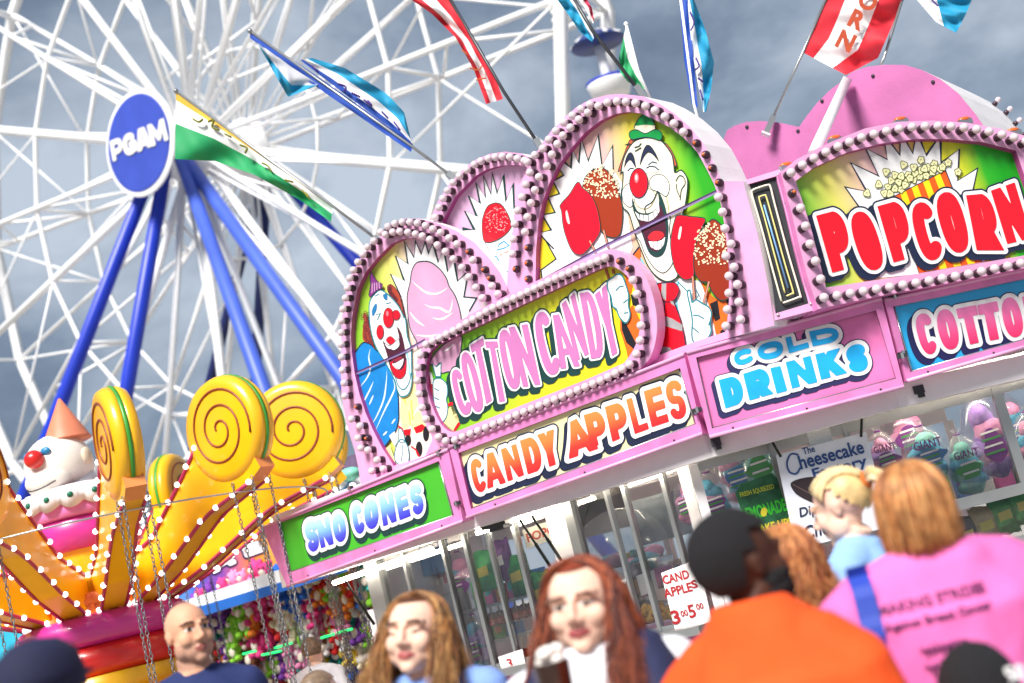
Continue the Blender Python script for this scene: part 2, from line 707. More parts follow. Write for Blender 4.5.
def letter_sdf(ch, W, H, hw, pad, step, rnd_=0.0):
    xs = np.arange(-pad, W + pad + step, step)
    ys = np.arange(-pad, H + pad + step, step)
    X, Y = np.meshgrid(xs, ys)
    F = np.full(X.shape, 1e9)
    for pl in skeleton(ch, hw / W, min(.35, hw * .88 / H)):
        p = np.array(pl) * (W, H)
        for a, b in zip(p, p[1:]):
            d = b - a
            l2 = max(1e-12, (d ** 2).sum())
            t = np.clip(((X - a[0]) * d[0] + (Y - a[1]) * d[1]) / l2, 0, 1)
            F = np.minimum(F, np.hypot(X - a[0] - t * d[0], Y - a[1] - t * d[1]) - hw)
    if ch not in 'OCSG0':
        dx = np.maximum(-X, X - W)
        dy = np.maximum(-Y, Y - H)
        F = np.maximum(F, np.maximum(dx, dy))
    # true distance to the zero contour, so that outlines keep an even width
    lps = trace(F, xs, ys, -rnd_)
    G = np.full(X.shape, 1e9)
    for lp in lps:
        p = np.array(lp)
        for a, b in zip(p, np.roll(p, -1, 0)):
            d = b - a
            l2 = max(1e-12, (d ** 2).sum())
            t = np.clip(((X - a[0]) * d[0] + (Y - a[1]) * d[1]) / l2, 0, 1)
            G = np.minimum(G, np.hypot(X - a[0] - t * d[0], Y - a[1] - t * d[1]))
    return np.where(F < -rnd_, -G, G), xs, ys

def lettering(B, words, fill, white, dark, off, hw=.2, ow=.018, dw=.005, shadow=(-4, 5), sdw=None, name='lettering', step=.0045, parent=None, slope=None):
    """words: list of (char, [TL,TR,BR,BL] in photo pixels); hw = stroke half width as a share of letter width"""
    mb = MB()
    for i, (ch, quad) in enumerate(words):
        def quad_map(base_off, sh=(0, 0)):
            q = [Vector(B.L((p[0] + sh[0], p[1] + sh[1]), base_off)) for p in quad]
            return q
        q = quad_map(off)
        W = ((q[1] - q[0]).length + (q[2] - q[3]).length) / 2
        H = ((q[0] - q[3]).length + (q[1] - q[2]).length) / 2
        G, xs, ys = letter_sdf(ch, W, H, (hw * min(W, H * .8) * (.8 if ch in 'NMA' else 1)) if ch != 'I' else hw * W * 1.9, ow + dw + .012, step)
        st = i * 0.00012
        for lvl, m_, o_, sh in ((ow + dw, dark, off, shadow), (ow + dw, dark, off + .0018, (0, 0)), (ow, white, off + .004, (0, 0)), (0, fill, off + .007, (0, 0))):
            if m_ is None:
                continue
            qq = quad_map(o_ + st, sh)
            V, Fc = cells(G, xs, ys, lvl)
            if not Fc:
                continue
            def wp(p):
                a, b = p[0] / W, p[1] / H
                return tuple(qq[3] * (1 - a) * (1 - b) + qq[2] * a * (1 - b) + qq[0] * (1 - a) * b + qq[1] * a * b)
            mb.add([(q_[0], -(o_ + st), q_[1]) for q_ in map(wp, V)], Fc, m_, [(p[0] / W, p[1] / H) for p in V])
    return mb.build(name, parent or B.root)

def text_mesh(txt, size=1.0, bold=0.0, shear=0.0, align='CENTER'):
    cu = bpy.data.curves.new('text', 'FONT')
    cu.body = txt
    cu.size = size
    cu.offset = bold
    cu.shear = shear
    cu.align_x = align
    cu.align_y = 'CENTER'
    cu.resolution_u = 3
    o = bpy.data.objects.new('text', cu)
    me = bpy.data.meshes.new_from_object(o)
    bpy.data.objects.remove(o)
    bpy.data.curves.remove(cu)
    vs_ = [v.co.copy() for v in me.vertices]
    fs = [tuple(p.vertices) for p in me.polygons]
    bpy.data.meshes.remove(me)
    return vs_, fs

def put_text(mb, txt, M, size, material, bold=0.0, shear=0.0, width=None, align='CENTER'):
    """flat text; M maps text x,y (z=out) to the local frame"""
    vs_, fs = text_mesh(txt, size, bold, shear, align)
    if width and vs_:
        w0 = max(v.x for v in vs_) - min(v.x for v in vs_)
        for v in vs_:
            v.x *= width / w0
    mb.add([M @ v for v in vs_], fs, material)

# local frame of a board for text: x right, y up, z out
TXT = Matrix(((1, 0, 0, 0), (0, 0, -1, 0), (0, 1, 0, 0), (0, 0, 0, 1)))
# ------------------------------------------------------------------ ground
g = MB()
g.add([(-400, -60, 0), (400, -60, 0), (400, 900, 0), (-400, 900, 0)], [(0, 1, 2, 3)], mat('pale_paving', '#98948c', .9, var=.2, scale=1.2, bump=.3, bscale=90))
o = g.build('ground')
o['kind'] = 'structure'
# ------------------------------------------------------------------ the planes of the stand
o = at(690, 395, 8.7)
PC = Plane((o.x, o.y), R(36))                       # fascia with the candy apple sign
h = PC.pt(452, 482)
PS = Plane((h.x, h.y), R(41))                       # fascia at the far end
h = PC.pt(690, 395, 0.05)
PD = Plane((h.x, h.y), R(7))                        # fascia across the nose
h = PD.pt(884, 342)
PT = Plane((h.x, h.y), R(-17))                      # fascia on the near side
h = PC.pt(560, 420, -0.16)
LU = Plane((h.x, h.y), R(37))                       # picture boards above
h = LU.pt(743, 262, 0.07)
MU = Plane((h.x, h.y), R(8))
h = MU.pt(806, 238)
RU = Plane((h.x, h.y), R(-15))

# ------------------------------------------------------------------ paints
pink = mat('pink_paint', '#dfa3cc', .4, var=.14, scale=3.0, bump=.05, coat=.2)
pink_d = mat('magenta_trim_paint', '#a94588', .4, var=.1)
pink_h = mat('hot_pink_paint', '#da80bb', .4, var=.16, bump=.06, coat=.2)
pink_b = mat('weathered_pink_paint', '#bd689f', .6, var=.18, scale=2.2, bump=.15)
white_p = mat('white_paint', '#ece8ea', .42, var=.05, bump=.04)
ink = mat('ink_dark', '#16213f', .5, var=.1)
ink_g = mat('ink_green', '#0d3a38', .5, var=.1)
pw = mat('print_white', '#f1eff0', .42, var=.02)
red = mat('print_red', '#e81227', .36, var=.06, scale=9)
teal = mat('print_teal', '#157f8d', .5)
orange = mat('print_orange', '#ee6a1d', .42)
black = mat('print_black', '#17171f', .45)
chrome = mat('brushed_steel', '#b9bbbd', .32, .85, var=.1)
dark_m = mat('dark_metal', '#3b3b40', .5, .5, var=.2)
bulb_g = mat('frosted_bulb_glass', '#dccbd4', .1, .08, var=.12, scale=60, coat=.6)
bulb_c = mat('bulb_socket', '#3c2733', .4, .3, var=.2)
neon_w = mat('neon_tube_white', '#f4efd8', .3, var=.03)
neon_y = mat('neon_tube_yellow', '#e6dd8e', .3, var=.03)
neon_b = mat('neon_tube_blue', '#7fb2ea', .3, var=.03)
amber = mat('amber_lens', '#d8692a', .3, var=.1, coat=.5)

def bulb_mesh(r_=.028, empty=False):
    b = MB()
    Mx = Matrix.Rotation(R(90), 4, 'X')
    b.lathe([(.025, 0), (.026, .02), (.021, .034), (.014, .042)], bulb_c, 12, Mx)
    if not empty:
        b.ball((0, -.066, 0), (r_, r_ * 1.06, r_), bulb_g, 14, 9, jig=.05)
    else:
        b.ball((0, -.046, 0), .011, amber, 8, 6)
    return b.mesh('bulb')
BULB = bulb_mesh()
BULB_OFF = bulb_mesh(empty=True)

def bulbs(B, pts, off, skip=()):
    for i, p in enumerate(pts):
        u, v = B.L(p, off + .066)
        inst(BULB_OFF if i in skip else BULB, 'bulb', B.root, Matrix.Translation((u, -off - .0006, v)))

MARQ = 'picture boards with bulb frames on the food stand'
# ================================================================== left arch: clown and cotton candy
ref = [(340, 215), (512, 300), (361, 480), (430, 455)]
B = Board(LU, 'marquee_board', 'arched pink bulb framed board painted with a laughing clown and a pink cotton candy', 'sign', ref, MARQ)
outer = [(361, 484), (358, 466), (354.8, 451), (347.3, 426), (341.5, 395), (341, 372), (341, 348), (341.5, 325), (344, 300), (350, 277), (363, 254), (377, 240), (392.5, 224), (405, 218.5), (417.5, 218.5), (430, 221), (443, 225),
         (455, 230), (474, 242), (489, 258), (499, 271), (507, 286), (514, 304), (514, 345), (430, 400), (440, 448), (400, 470)]
inner = [(393.5, 466), (390, 460), (382, 447.5), (373.5, 431), (366, 414), (359.7, 395), (354.7, 374), (351.6, 351), (350.8, 335), (352, 318), (357, 290), (365, 273), (377, 258), (391, 244), (402.5, 239), (415, 238),
         (430, 242), (443, 250), (455, 261.5), (466, 273), (476, 288), (489, 306), (494, 322), (480, 345), (425, 380), (432, 440), (425, 456)]
mb = MB()
B.slab(mb, outer, -.012, .07, pink, white_p, [inner], pink_d)
mb.build('frame', B.root)
mb = MB()
B.slab(mb, B.grow(inner), -.005, .02, grad('candy_board_ground', [(0, '#6fbf2f'), (.16, '#a5cc3a'), (.30, '#e8dd7c'), (.42, '#e3c2d2'), (.75, '#dcb7d2'), (.86, '#7cc93a'), (1, '#48b531')], tilt=-.25), white_p)
mb.build('panel', B.root)
art = MB()
o_ = .0225
burst = Z(336, 240, (520, 455), (435, 270), (545, 325), (475, 125), (575, 190), (548, 10), (625, 140), (635, 8), (682, 112), (712, 15), (740, 105), (775, 20), (818, 180), (862, 70), (893, 255), (945, 165), (972, 330), (1040, 265)) + \
    Z(424, 225, (345, 420), (318, 576), (420, 585), (360, 690), (330, 790), (-100, 900), (-180, 600))
B.flat(art, burst, o_, pw)
B.stroke(art, burst[:-3], 1.4, o_ + .001, ink_g)
o_ += .003
cpk = mat('print_candy_pink', '#d59cbf', .42, var=.1, scale=5)
B.shape(art, Z(336, 240, (640, 185), (700, 170), (760, 180), (830, 232), (880, 300), (905, 370), (950, 440), (985, 540), (1003, 640), (1010, 760), (700, 900), (640, 800), (590, 700), (572, 560), (570, 440), (592, 340), (605, 250)), o_, cpk, ink_g, 1.1)
for st in ([(605, 325), (660, 375), (720, 418), (790, 432), (850, 412), (895, 380)], [(705, 512), (760, 538), (830, 545), (900, 578), (925, 530), (930, 470)], [(770, 622), (830, 634), (880, 618), (935, 580)], [(590, 575), (640, 640), (710, 690)], [(640, 760), (760, 770), (860, 740)]):
    B.stroke(art, catmull(Z(336, 240, *st), False), 2.0, o_ + .0018, pw, taper=True)
o_ += .003
# the costume
cream = mat('print_cream', '#f3eeda', .42, var=.04)
yel = mat('print_yellow', '#f0dd52', .42, var=.06)
brn = mat('print_brown', '#a6402c', .42, var=.25, scale=60)
blu = mat('print_candy_blue', '#1380cb', .4, var=.12, scale=8)
prp = mat('print_purple', '#7a2f7c', .42, var=.1)
mar = mat('print_maroon', '#4d1c30', .4, var=.1)
B.flat(art, [(411, 352), (421, 348), (428, 356), (424, 400), (428, 425), (446, 450), (400, 472), (394, 466), (396, 430), (399, 395), (407, 385)], o_, cream)
for p in ([(408, 385), (418, 372), (424, 380), (424, 400), (416, 408), (408, 428), (401, 424), (401, 400)], [(426, 415), (431, 430), (420, 432), (412, 428), (416, 412)]):
    B.shape(art, p, o_ + .001, mat('print_pale_yellow', '#f2e8a0', .42), None)
for st in ([(403, 396), (406, 404)], [(409, 412), (411, 426)], [(411, 400), (413, 420)]):
    B.stroke(art, st, 1.6, o_ + .0016, yel)
for p in ([(540, 280), (600, 268), (592, 330), (545, 322)], [(620, 260), (690, 230), (712, 250), (690, 292), (640, 308)], [(497, 240), (535, 265), (540, 290), (500, 270)]):
    B.flat(art, Z(336, 395, *p), o_ + .0022, red)
for q in ((720, 310, 25, 62), (664, 432, 27, 62), (815, 418, 28, 36), (576, 362, 25, 46)):
    B.flat(art, ell(336 + q[0] / 8, 395 + q[1] / 8, q[2] / 8, q[3] / 8), o_ + .0026, black)
B.stroke(art, Z(336, 395, (600, 410), (640, 440), (665, 490)), 1.5, o_ + .003, red)
# blue cotton candy
o_ += .004
B.shape(art, Z(336, 320, (138, 310), (180, 222), (220, 180), (270, 190), (320, 240), (390, 300), (430, 400), (470, 490), (495, 600), (500, 700), (500, 800), (480, 880), (450, 930), (400, 1000), (370, 1022), (310, 935), (240, 755), (190, 620), (155, 480)), o_, blu, ink, 1.1)
for st in ([(275, 230), (262, 300), (275, 380), (250, 460), (180, 550)], [(300, 490), (270, 560), (230, 640), (218, 700)], [(408, 400), (400, 520), (380, 640), (330, 760), (290, 830)], [(455, 470), (470, 540), (440, 620), (380, 740), (310, 900)], [(475, 790), (445, 830)], [(300, 600), (265, 680)], [(410, 890), (375, 925)]):
    B.stroke(art, catmull(Z(336, 320, *st), False), 1.7, o_ + .0016, mat('print_pale_blue', '#d5ecf5', .42), taper=True)
# gloved fist round the blue one
o_ += .003
B.flat(art, Z(336, 395, (425, 325), (470, 290), (492, 370), (468, 410)), o_, pw)
B.shape(art, Z(336, 395, (500, 372), (540, 360), (575, 420), (582, 520), (545, 572), (480, 535), (468, 470)), o_ + .001, pw, teal, 1.0)
B.shape(art, Z(336, 395, (500, 280), (525, 275), (548, 340), (545, 380), (505, 370)), o_ + .0005, pw, teal, .9)
B.stroke(art, Z(336, 395, (520, 530), (535, 450), (530, 400)), .9, o_ + .002, teal)
B.flat(art, Z(336, 395, (395, 430), (430, 400), (475, 530), (455, 570)), o_ + .0003, mat('print_pale_yellow', '#f2e8a0'))
# head
o_ += .004
B.shape(art, Z(336, 320, (240, -50), (300, 200), (310, 235), (280, 195), (217, 160), (215, 60), (225, 0), (212, -20)), o_, brn, None)
B.shape(art, Z(336, 240, (410, 385), (440, 355), (500, 420), (530, 520), (552, 640), (520, 590), (470, 500), (430, 440)), o_, brn, ink, .6)
for i in range(26):
    t = i / 25
    c1, c2 = ((336 + (425 + 110 * t) / 8, 240 + (375 + 240 * t) / 8), (336 + (240 + 30 * math.sin(i * 2.1) + 35 * t) / 8, 320 + (-60 + 250 * t) / 8))
    for c in (c1, c2):
        B.stroke(art, ell(c[0] + rnd.uniform(-1.2, 1.2), c[1], 1.5, 1.3, 9), .5, o_ + .001 + i * .00004, mar, closed=True)
o_ += .002
B.shape(art, Z(336, 320, (340, -235), (275, -160), (265, -60), (275, 60), (300, 165), (335, 245), (400, 350), (468, 480), (490, 560), (520, 612), (580, 590), (606, 500), (604, 380), (600, 230), (570, 130), (556, 0), (540, -30), (500, -110), (440, -180), (380, -230)), o_, pw, teal, 1.2)
B.stroke(art, catmull(Z(336, 320, (470, 440), (500, 530), (545, 555), (585, 500), (600, 420)), False), 1.1, o_ + .0018, teal)
B.stroke(art, catmull(Z(336, 320, (560, 240), (582, 340), (585, 440)), False), 1.6, o_ + .0018, mat('print_sky', '#7fcfe0'))
for p in ([(300, 530), (318, 508), (328, 520), (322, 565), (295, 612), (286, 570)], [(375, 440), (400, 428), (412, 450), (408, 482), (385, 472)]):
    B.shape(art, Z(336, 240, *p), o_ + .002, mat('print_brow_blue', '#1a71a8'), None)
for st in ([(320, 600), (355, 585), (330, 640)], [(400, 510), (440, 500)], [(310, 450), (345, 430)]):
    B.stroke(art, Z(336, 240, *st), .9, o_ + .0022, teal)
B.shape(art, Z(336, 320, (372, 165), (405, 270), (438, 400), (470, 455), (510, 470), (550, 435), (560, 340), (548, 210), (520, 100), (488, 55), (505, 150), (480, 205), (430, 215), (395, 190)), o_ + .0022, mar, None)
B.shape(art, Z(336, 320, (432, 340), (445, 400), (478, 455), (520, 468), (556, 420), (560, 300), (545, 365), (515, 400), (470, 370), (455, 330)), o_ + .003, red, ink, .5)
B.shape(art, Z(336, 320, (450, 350), (475, 345), (520, 320), (540, 310), (530, 360), (500, 395), (470, 380)), o_ + .0036, pw, None)
B.shape(art, Z(336, 320, (388, 185), (430, 205), (480, 165), (500, 150), (507, 205), (470, 240), (440, 235), (410, 225)), o_ + .0036, pw, ink, .5)
B.shape(art, Z(336, 320, (400, 160), (435, 130), (472, 165), (450, 192), (430, 195)), o_ + .0042, red, ink, .5)
B.shape(art, Z(336, 320, (440, 310), (490, 290), (530, 300), (480, 335)), o_ + .0034, mat('print_tongue', '#8d1f3a'), None)
for q in ((396, 315, 4.0, 4.8), (380, 332, 3.4, 7.0), (388.4, 317.8, 5.2, 9.8)):
    B.shape(art, ell(*q), o_ + .0045 + q[3] * .0001, red, mar, .6)
B.flat(art, ell(387.3, 313.5, 1.3, 2.6), o_ + .0066, mat('print_rose', '#ff7a84'))
B.shape(art, Z(336, 240, (280, 250), (300, 290), (330, 330), (372, 355), (362, 395), (330, 400), (272, 462), (262, 440), (278, 350), (270, 300)), o_ + .003, prp, ink, .7, smooth=False)
for k in range(4):
    B.stroke(art, Z(336, 240, (290 + 18 * k, 345 - 3 * k), (288 + 20 * k, 425 - 13 * k)), .9, o_ + .0042, mat('print_mauve', '#d5a7c9'))
art.build('painting', B.root)
# hinge seam
mb = MB()
for (p, q) in (((353.5, 374.5), (404, 352)), ((404, 352), (425, 340))):
    B.stroke(mb, [p, q], 2.0, .052, mat('seam_paint', '#8d7aa8', .4))
    B.stroke(mb, [(p[0], p[1] - 1), (q[0], q[1] - 1)], 1.0, .0535, mat('seam_dark', '#4b2a5a', .4))
mb.build('hinge_seam', B.root)
o1 = [(346, 472), (345, 396), (351.6, 419), (361, 447), (372, 471)]
bl = [(345, 396), (351.6, 419), (358, 438), (361, 448), (372, 471), (353.5, 407), (360, 426), (363.5, 438.5), (368, 450), (377, 460), (383.5, 469),
      (341.4, 320.8), (341.3, 332.5), (341.4, 344.5), (341.8, 357), (342.5, 370), (344.2, 383), (343, 309), (345.5, 298), (347.5, 288), (350, 278), (353.5, 270), (358, 262), (363, 254.5), (367.5, 247), (374, 241),
      (381, 232), (388, 226.5), (395, 223.5), (402.5, 222), (410, 222), (417.5, 223), (425.6, 225.6), (433, 229), (440.6, 232.5), (449, 238), (457, 244), (465, 251.5), (473, 260), (480.6, 269.5), (486.5, 278), (492, 286), (498, 294),
      (385.6, 234.5), (393, 232), (400, 231.5), (408, 232.3), (415.6, 234), (422.5, 236), (430, 239.5), (437.5, 245), (445.6, 251.5), (453.5, 259), (462, 267.5), (469, 277), (476, 287.5), (482.5, 298)]
bulbs(B, bl, .07, skip=(5, 7, 37, 40, 39))

# ================================================================== middle arch: sno cone
ref = [(432, 152), (540, 300)]
B = Board(LU, 'marquee_board', 'smaller arched bulb framed board painted with a red sno cone in a white starburst', 'sign', ref, MARQ)
outer = [(436, 240), (430.5, 218), (439, 199), (449, 184.5), (461.5, 170.5), (474, 160.5), (489, 154), (505, 151.5), (521.5, 153.5), (536.5, 160), (530, 170), (521, 195), (517, 240), (516, 318), (470, 312)]
inner = [(446, 236), (442.5, 221), (455, 197), (474, 177), (486.5, 169.5), (501.5, 165.5), (519, 165), (527, 167.5), (520, 185), (515.5, 210), (513.5, 240), (512.5, 306), (474, 300)]
mb = MB()
B.slab(mb, outer, -.25, -.03, pink, white_p, [inner], pink_d)
mb.build('frame', B.root)
mb = MB()
B.slab(mb, B.grow(inner), -.2, -.075, mat('print_lilac', '#dbafd2', .42, var=.05, scale=3), white_p)
mb.build('panel', B.root)
art = MB()
o_ = -.0725
burst = [(472, 250)] + Z(424, 150, (318, 690), (310, 630), (403, 638), (325, 487), (422, 530), (355, 365), (448, 425), (415, 260), (492, 380), (475, 205), (537, 355), (545, 185), (585, 345), (635, 200), (655, 410), (712, 270), (720, 468), (790, 385)) + [(514, 215), (513.5, 300), (480, 300)]
B.flat(art, burst, o_, pw)
B.stroke(art, burst[:-3], 1.6, o_ + .001, ink_g)
cone = [(484, 243), (498, 242.5), (511, 228), (512, 240), (512, 300), (508, 300), (496, 270)]
B.flat(art, cone, o_ + .002, mat('print_cup', '#f3f3f3'))
B.stroke(art, [(485, 243), (510, 289)], .6, o_ + .003, ink_g)
tb = mat('print_drop_blue', '#1593bd')
for p in ([(585, 200), (600, 155), (640, 130), (680, 165), (640, 185)], [(545, 255), (575, 250), (597, 280), (575, 310), (560, 290)], [(630, 405), (650, 375), (690, 370), (660, 425)], [(680, 290), (690, 265), (705, 270), (705, 290)]):
    B.stroke(art, Z(424, 225, *p), 1.2, o_ + .0035, tb, closed=True)
for p in ([(605, 245), (625, 232)], [(640, 222), (676, 210)], [(600, 340), (610, 330)], [(640, 440), (660, 432)]):
    B.stroke(art, Z(424, 225, *p), 1.2, o_ + .0035, mat('print_salmon', '#d98e80'))
B.shape(art, Z(424, 225, (560, -175), (510, -150), (480, -90), (465, -20), (467, 60), (480, 125), (515, 140), (570, 125), (640, 85), (690, 28), (692, -20), (670, -85), (630, -150), (600, -172)), o_ + .004, red, ink_g, .9)
for i in range(150):
    x = rnd.uniform(470, 690)
    y = rnd.uniform(-165, 60)
    if ((x - 580) / 100) ** 2 + ((y + 30) / 125) ** 2 < .92 and not (y > 20 and x < 520):
        B.flat(art, ell(424 + x / 8, 225 + y / 8, rnd.uniform(.35, .8), rnd.uniform(.3, .6), 6, rnd.uniform(0, 3)), o_ + .006 + i * .00001, mat('print_speck', '#f7b6b6'))
art.build('painting', B.root)
bl = [(435, 217.5), (439, 207.5), (443, 198.5), (447.5, 190.5), (453, 182.5), (459.5, 176), (467, 170), (474.5, 164.5), (481, 161), (488.5, 158.5), (495.5, 157), (502.5, 156.5), (510, 157), (517.5, 158.5), (524.5, 160.5)]
bulbs(B, bl, -.03)

# ================================================================== right arch: clown with candy apples
ref = [(507, 93), (750, 345)]
B = Board(LU, 'marquee_board', 'tallest arched bulb framed board painted with a clown in a green hat holding candy apples', 'sign', ref, MARQ)
outer = [(506, 300), (508.5, 262), (511, 240), (515, 215), (519.5, 195), (526, 173), (533, 159), (540, 146.5), (551, 131), (564, 118), (576, 107.5), (590, 99.5), (607.5, 94.8), (622, 93.8), (644, 96.5), (659, 103.5), (675, 114), (690, 127),
         (704, 144), (715, 165), (722, 181), (743, 181), (757, 232), (768, 285), (774.5, 325.5), (740, 335), (700, 346.5), (689, 350.5), (640, 371), (600, 380), (540, 350)]
inner = [(536, 310), (535.5, 280), (536, 250), (538.5, 221), (542.5, 202), (549, 184), (558.5, 165), (570, 149.5), (585, 132.5), (600, 121), (615, 114), (628, 112), (641, 113.5), (653, 119), (670, 127.5), (685, 139), (697.5, 152.5), (706, 168),
         (714, 184), (720, 200), (724, 222), (727, 246), (729, 270), (729, 300), (727, 325), (725, 332), (700, 340), (689, 344), (640, 362), (560, 345)]
mb = MB()
B.slab(mb, outer, -.27, .07, pink, white_p, [inner], pink_d)
mb.build('frame', B.root)
mb = MB()
B.slab(mb, B.grow(inner), -.2, .02, grad('apple_board_ground', [(0, '#e9d22c'), (.2, '#e6cf33'), (.3, '#e2b9b4'), (.5, '#dfb3ae'), (.70, '#ded23a'), (.83, '#b9d630'), (.95, '#66bb26'), (1, '#2da51c')], tilt=-.03), white_p)
mb.build('panel', B.root)
art = MB()
o_ = .0225
burst = [(537, 300), (544, 296), (541, 270), (556, 259), (546, 241)] + Z(520, 165, (270, 672), (150, 545), (250, 520), (178, 400), (280, 380), (225, 260), (315, 230), (265, 130), (350, 82), (310, 25)) + \
    Z(520, 85, (335, 600), (408, 662), (418, 508), (470, 625), (490, 425), (545, 608), (625, 400), (655, 650), (740, 485), (745, 680), (830, 800), (900, 1300), (800, 1600)) + [(600, 300), (560, 320), (537, 320)]
B.flat(art, burst, o_, pw)
B.stroke(art, burst[:-6], 1.4, o_ + .001, ink_g)
# shirt and jacket
o_ += .003
sky_l = mat('print_sky', '#7fcfe0')
B.flat(art, [(638, 255), (640, 262), (656, 275), (668, 284), (677, 278), (700, 281), (712, 310), (716, 335), (717, 341), (660, 360.5), (642, 366), (640, 300), (636, 265)], o_, pw)
B.stroke(art, [(640, 258), (648, 272), (656, 283), (662, 300), (660, 330), (655, 350)], 2.6, o_ + .001, sky_l)
B.stroke(art, [(678, 281), (676, 298), (679, 320), (684, 345)], 2.2, o_ + .001, sky_l)
B.stroke(art, [(678, 282), (688, 292), (690, 300)], 1.1, o_ + .0014, teal)
B.flat(art, [(700, 279), (712, 296), (721, 302), (728, 300), (729, 337), (717, 341), (714, 325), (708, 303)], o_ + .001, orange)
B.flat(art, Z(620, 245, (718, 470), (780, 440), (802, 590), (762, 612)), o_ + .002, black)
B.flat(art, Z(620, 245, (840, 430), (885, 430), (882, 500), (862, 480)), o_ + .002, black)
B.flat(art, Z(620, 245, (800, 690), (840, 660), (850, 760), (820, 790)), o_ + .002, black)
B.flat(art, [(633, 256), (640, 248), (641, 266), (638, 272)], o_ + .001, orange)
B.stroke(art, [(632, 256), (639, 247)], 1.6, o_ + .002, ink)
# brown and red apples, left pair
o_ += .003
cara = grad('caramel', [(0, '#8d2a17'), (1, '#a8401d')], 'Y', .3)
def nuts(c, rx, ry, n, y1, off):
    m_ = mat('print_nut', '#f3e2bd')
    md = mat('print_nut_gap', '#5d1a12')
    k = 0
    while k < n:
        x, y = rnd.uniform(-1, 1), rnd.uniform(-1, 1)
        if x * x + y * y > .93 or y > y1 or rnd.random() < (y + 1) * .22:
            continue
        k += 1
        B.flat(art, ell(c[0] + x * rx, c[1] + y * ry, rnd.uniform(.75, 1.25), rnd.uniform(.65, 1.0), 7, rnd.uniform(0, 3)), off + k * .00001, m_)
B.shape(art, Z(520, 165, (645, 22), (590, 35), (555, 60), (515, 110), (503, 180), (530, 240), (600, 340), (640, 460), (650, 530), (700, 572), (760, 582), (800, 555), (818, 470), (820, 340), (790, 220), (740, 100), (690, 40)), o_, cara, ink_g, 1.0)
nuts((601, 188), 18.5, 25, 190, .42, o_ + .002)
o_ += .004
for st in ([(668, 520), (705, 660)], [(556, 605), (605, 700), (660, 900), (690, 1050)]):
    B.stroke(art, Z(520, 165, *st), 2.6, o_ - .0005, ink_g)
    B.stroke(art, Z(520, 165, *st), 1.5, o_ + .0003, mat('print_stick', '#cf8d72'))
apple = grad('apple_red', [(0, '#d90f22'), (.6, '#ee1730'), (1, '#e3122a')], 'Y', .28)
B.shape(art, Z(520, 165, (460, 138), (395, 235), (322, 320), (332, 370), (348, 500), (385, 620), (430, 700), (485, 718), (530, 690), (585, 625), (635, 545), (640, 470), (612, 335), (565, 240), (500, 182)), o_, apple, ink_g, .9)
B.shape(art, Z(520, 165, (365, 375), (378, 370), (398, 460), (385, 468), (370, 430)), o_ + .002, mat('print_rose_white', '#ffd9d6'), None)
# head
o_ += .003
skin_c = mat('print_clown_cream', '#efe7cf', .42, var=.04)
hair_c = mat('print_hair_orange', '#c25a38', .42, var=.15)
B.shape(art, Z(600, 85, (400, 420), (470, 450), (530, 470), (580, 540), (612, 650), (545, 600), (490, 530), (445, 470)), o_, hair_c, ink, .7)
B.shape(art, Z(600, 85, (270, 430), (235, 445), (190, 560), (145, 690), (190, 650), (225, 540), (290, 460)), o_, hair_c, ink, .7)
o_ += .0015
head = Z(600, 85, (340, 425), (270, 455), (215, 530), (180, 620), (170, 700)) + Z(620, 165, (25, 60), (20, 160), (10, 230), (25, 340)) + [(629, 214), (636, 237), (642, 252), (648, 266), (656, 276), (666, 281.5), (674, 279.5), (678, 274), (676, 262), (673, 247), (678, 228), (683, 213)] + \
    Z(620, 165, (525, 300), (540, 180), (535, 100), (490, 42), (440, 60), (430, 0)) + Z(600, 85, (575, 560), (530, 490), (480, 440), (420, 420))
B.shape(art, head, o_, skin_c, ink_g, 1.3)
# muzzle whites
B.shape(art, Z(620, 245, (130, -130), (165, -20), (200, 70), (255, 160), (300, 205), (350, 222), (400, 180), (425, 120), (410, 0), (395, -120), (380, -250)), o_ + .0018, pw, ink_g, .8)
B.shape(art, Z(620, 165, (20, 200), (70, 150), (110, 200), (120, 260), (95, 330), (60, 330), (25, 290)), o_ + .002, pw, ink_g, .6)
B.shape(art, Z(620, 165, (235, 130), (270, 85), (320, 75), (375, 110), (395, 180), (370, 250), (310, 215), (250, 190)), o_ + .002, pw, ink_g, .6)
B.shape(art, Z(620, 165, (100, 250), (120, 300), (150, 335), (200, 350), (250, 320), (280, 240), (230, 190), (120, 220)), o_ + .0022, pw, mat('print_olive', '#a9a06a'), .7)
# eyes and brows
for p in ([(193, 660), (205, 590), (228, 545), (252, 540), (272, 575), (286, 660), (262, 625), (240, 600), (215, 620)], [(318, 640), (335, 550), (368, 482), (405, 488), (445, 545), (470, 610), (425, 560), (385, 540), (352, 575)]):
    B.shape(art, Z(600, 85, *p), o_ + .003, ink, None)
for p in ([(205, 680), (240, 610), (275, 650), (290, 720), (240, 740)], [(325, 700), (350, 590), (400, 560), (460, 620), (470, 690), (400, 700)]):
    B.shape(art, Z(600, 85, *p), o_ + .0026, pw, None)
for st in ([(370, 665), (400, 650), (440, 655), (470, 680)], [(385, 640), (420, 615), (455, 625)], [(220, 690), (245, 665), (270, 670)], [(275, 500), (310, 490), (330, 465)], [(280, 530), (330, 500)], [(200, 480), (240, 470)]):
    B.stroke(art, Z(600, 85, *st), 1.2, o_ + .0036, ink_g)
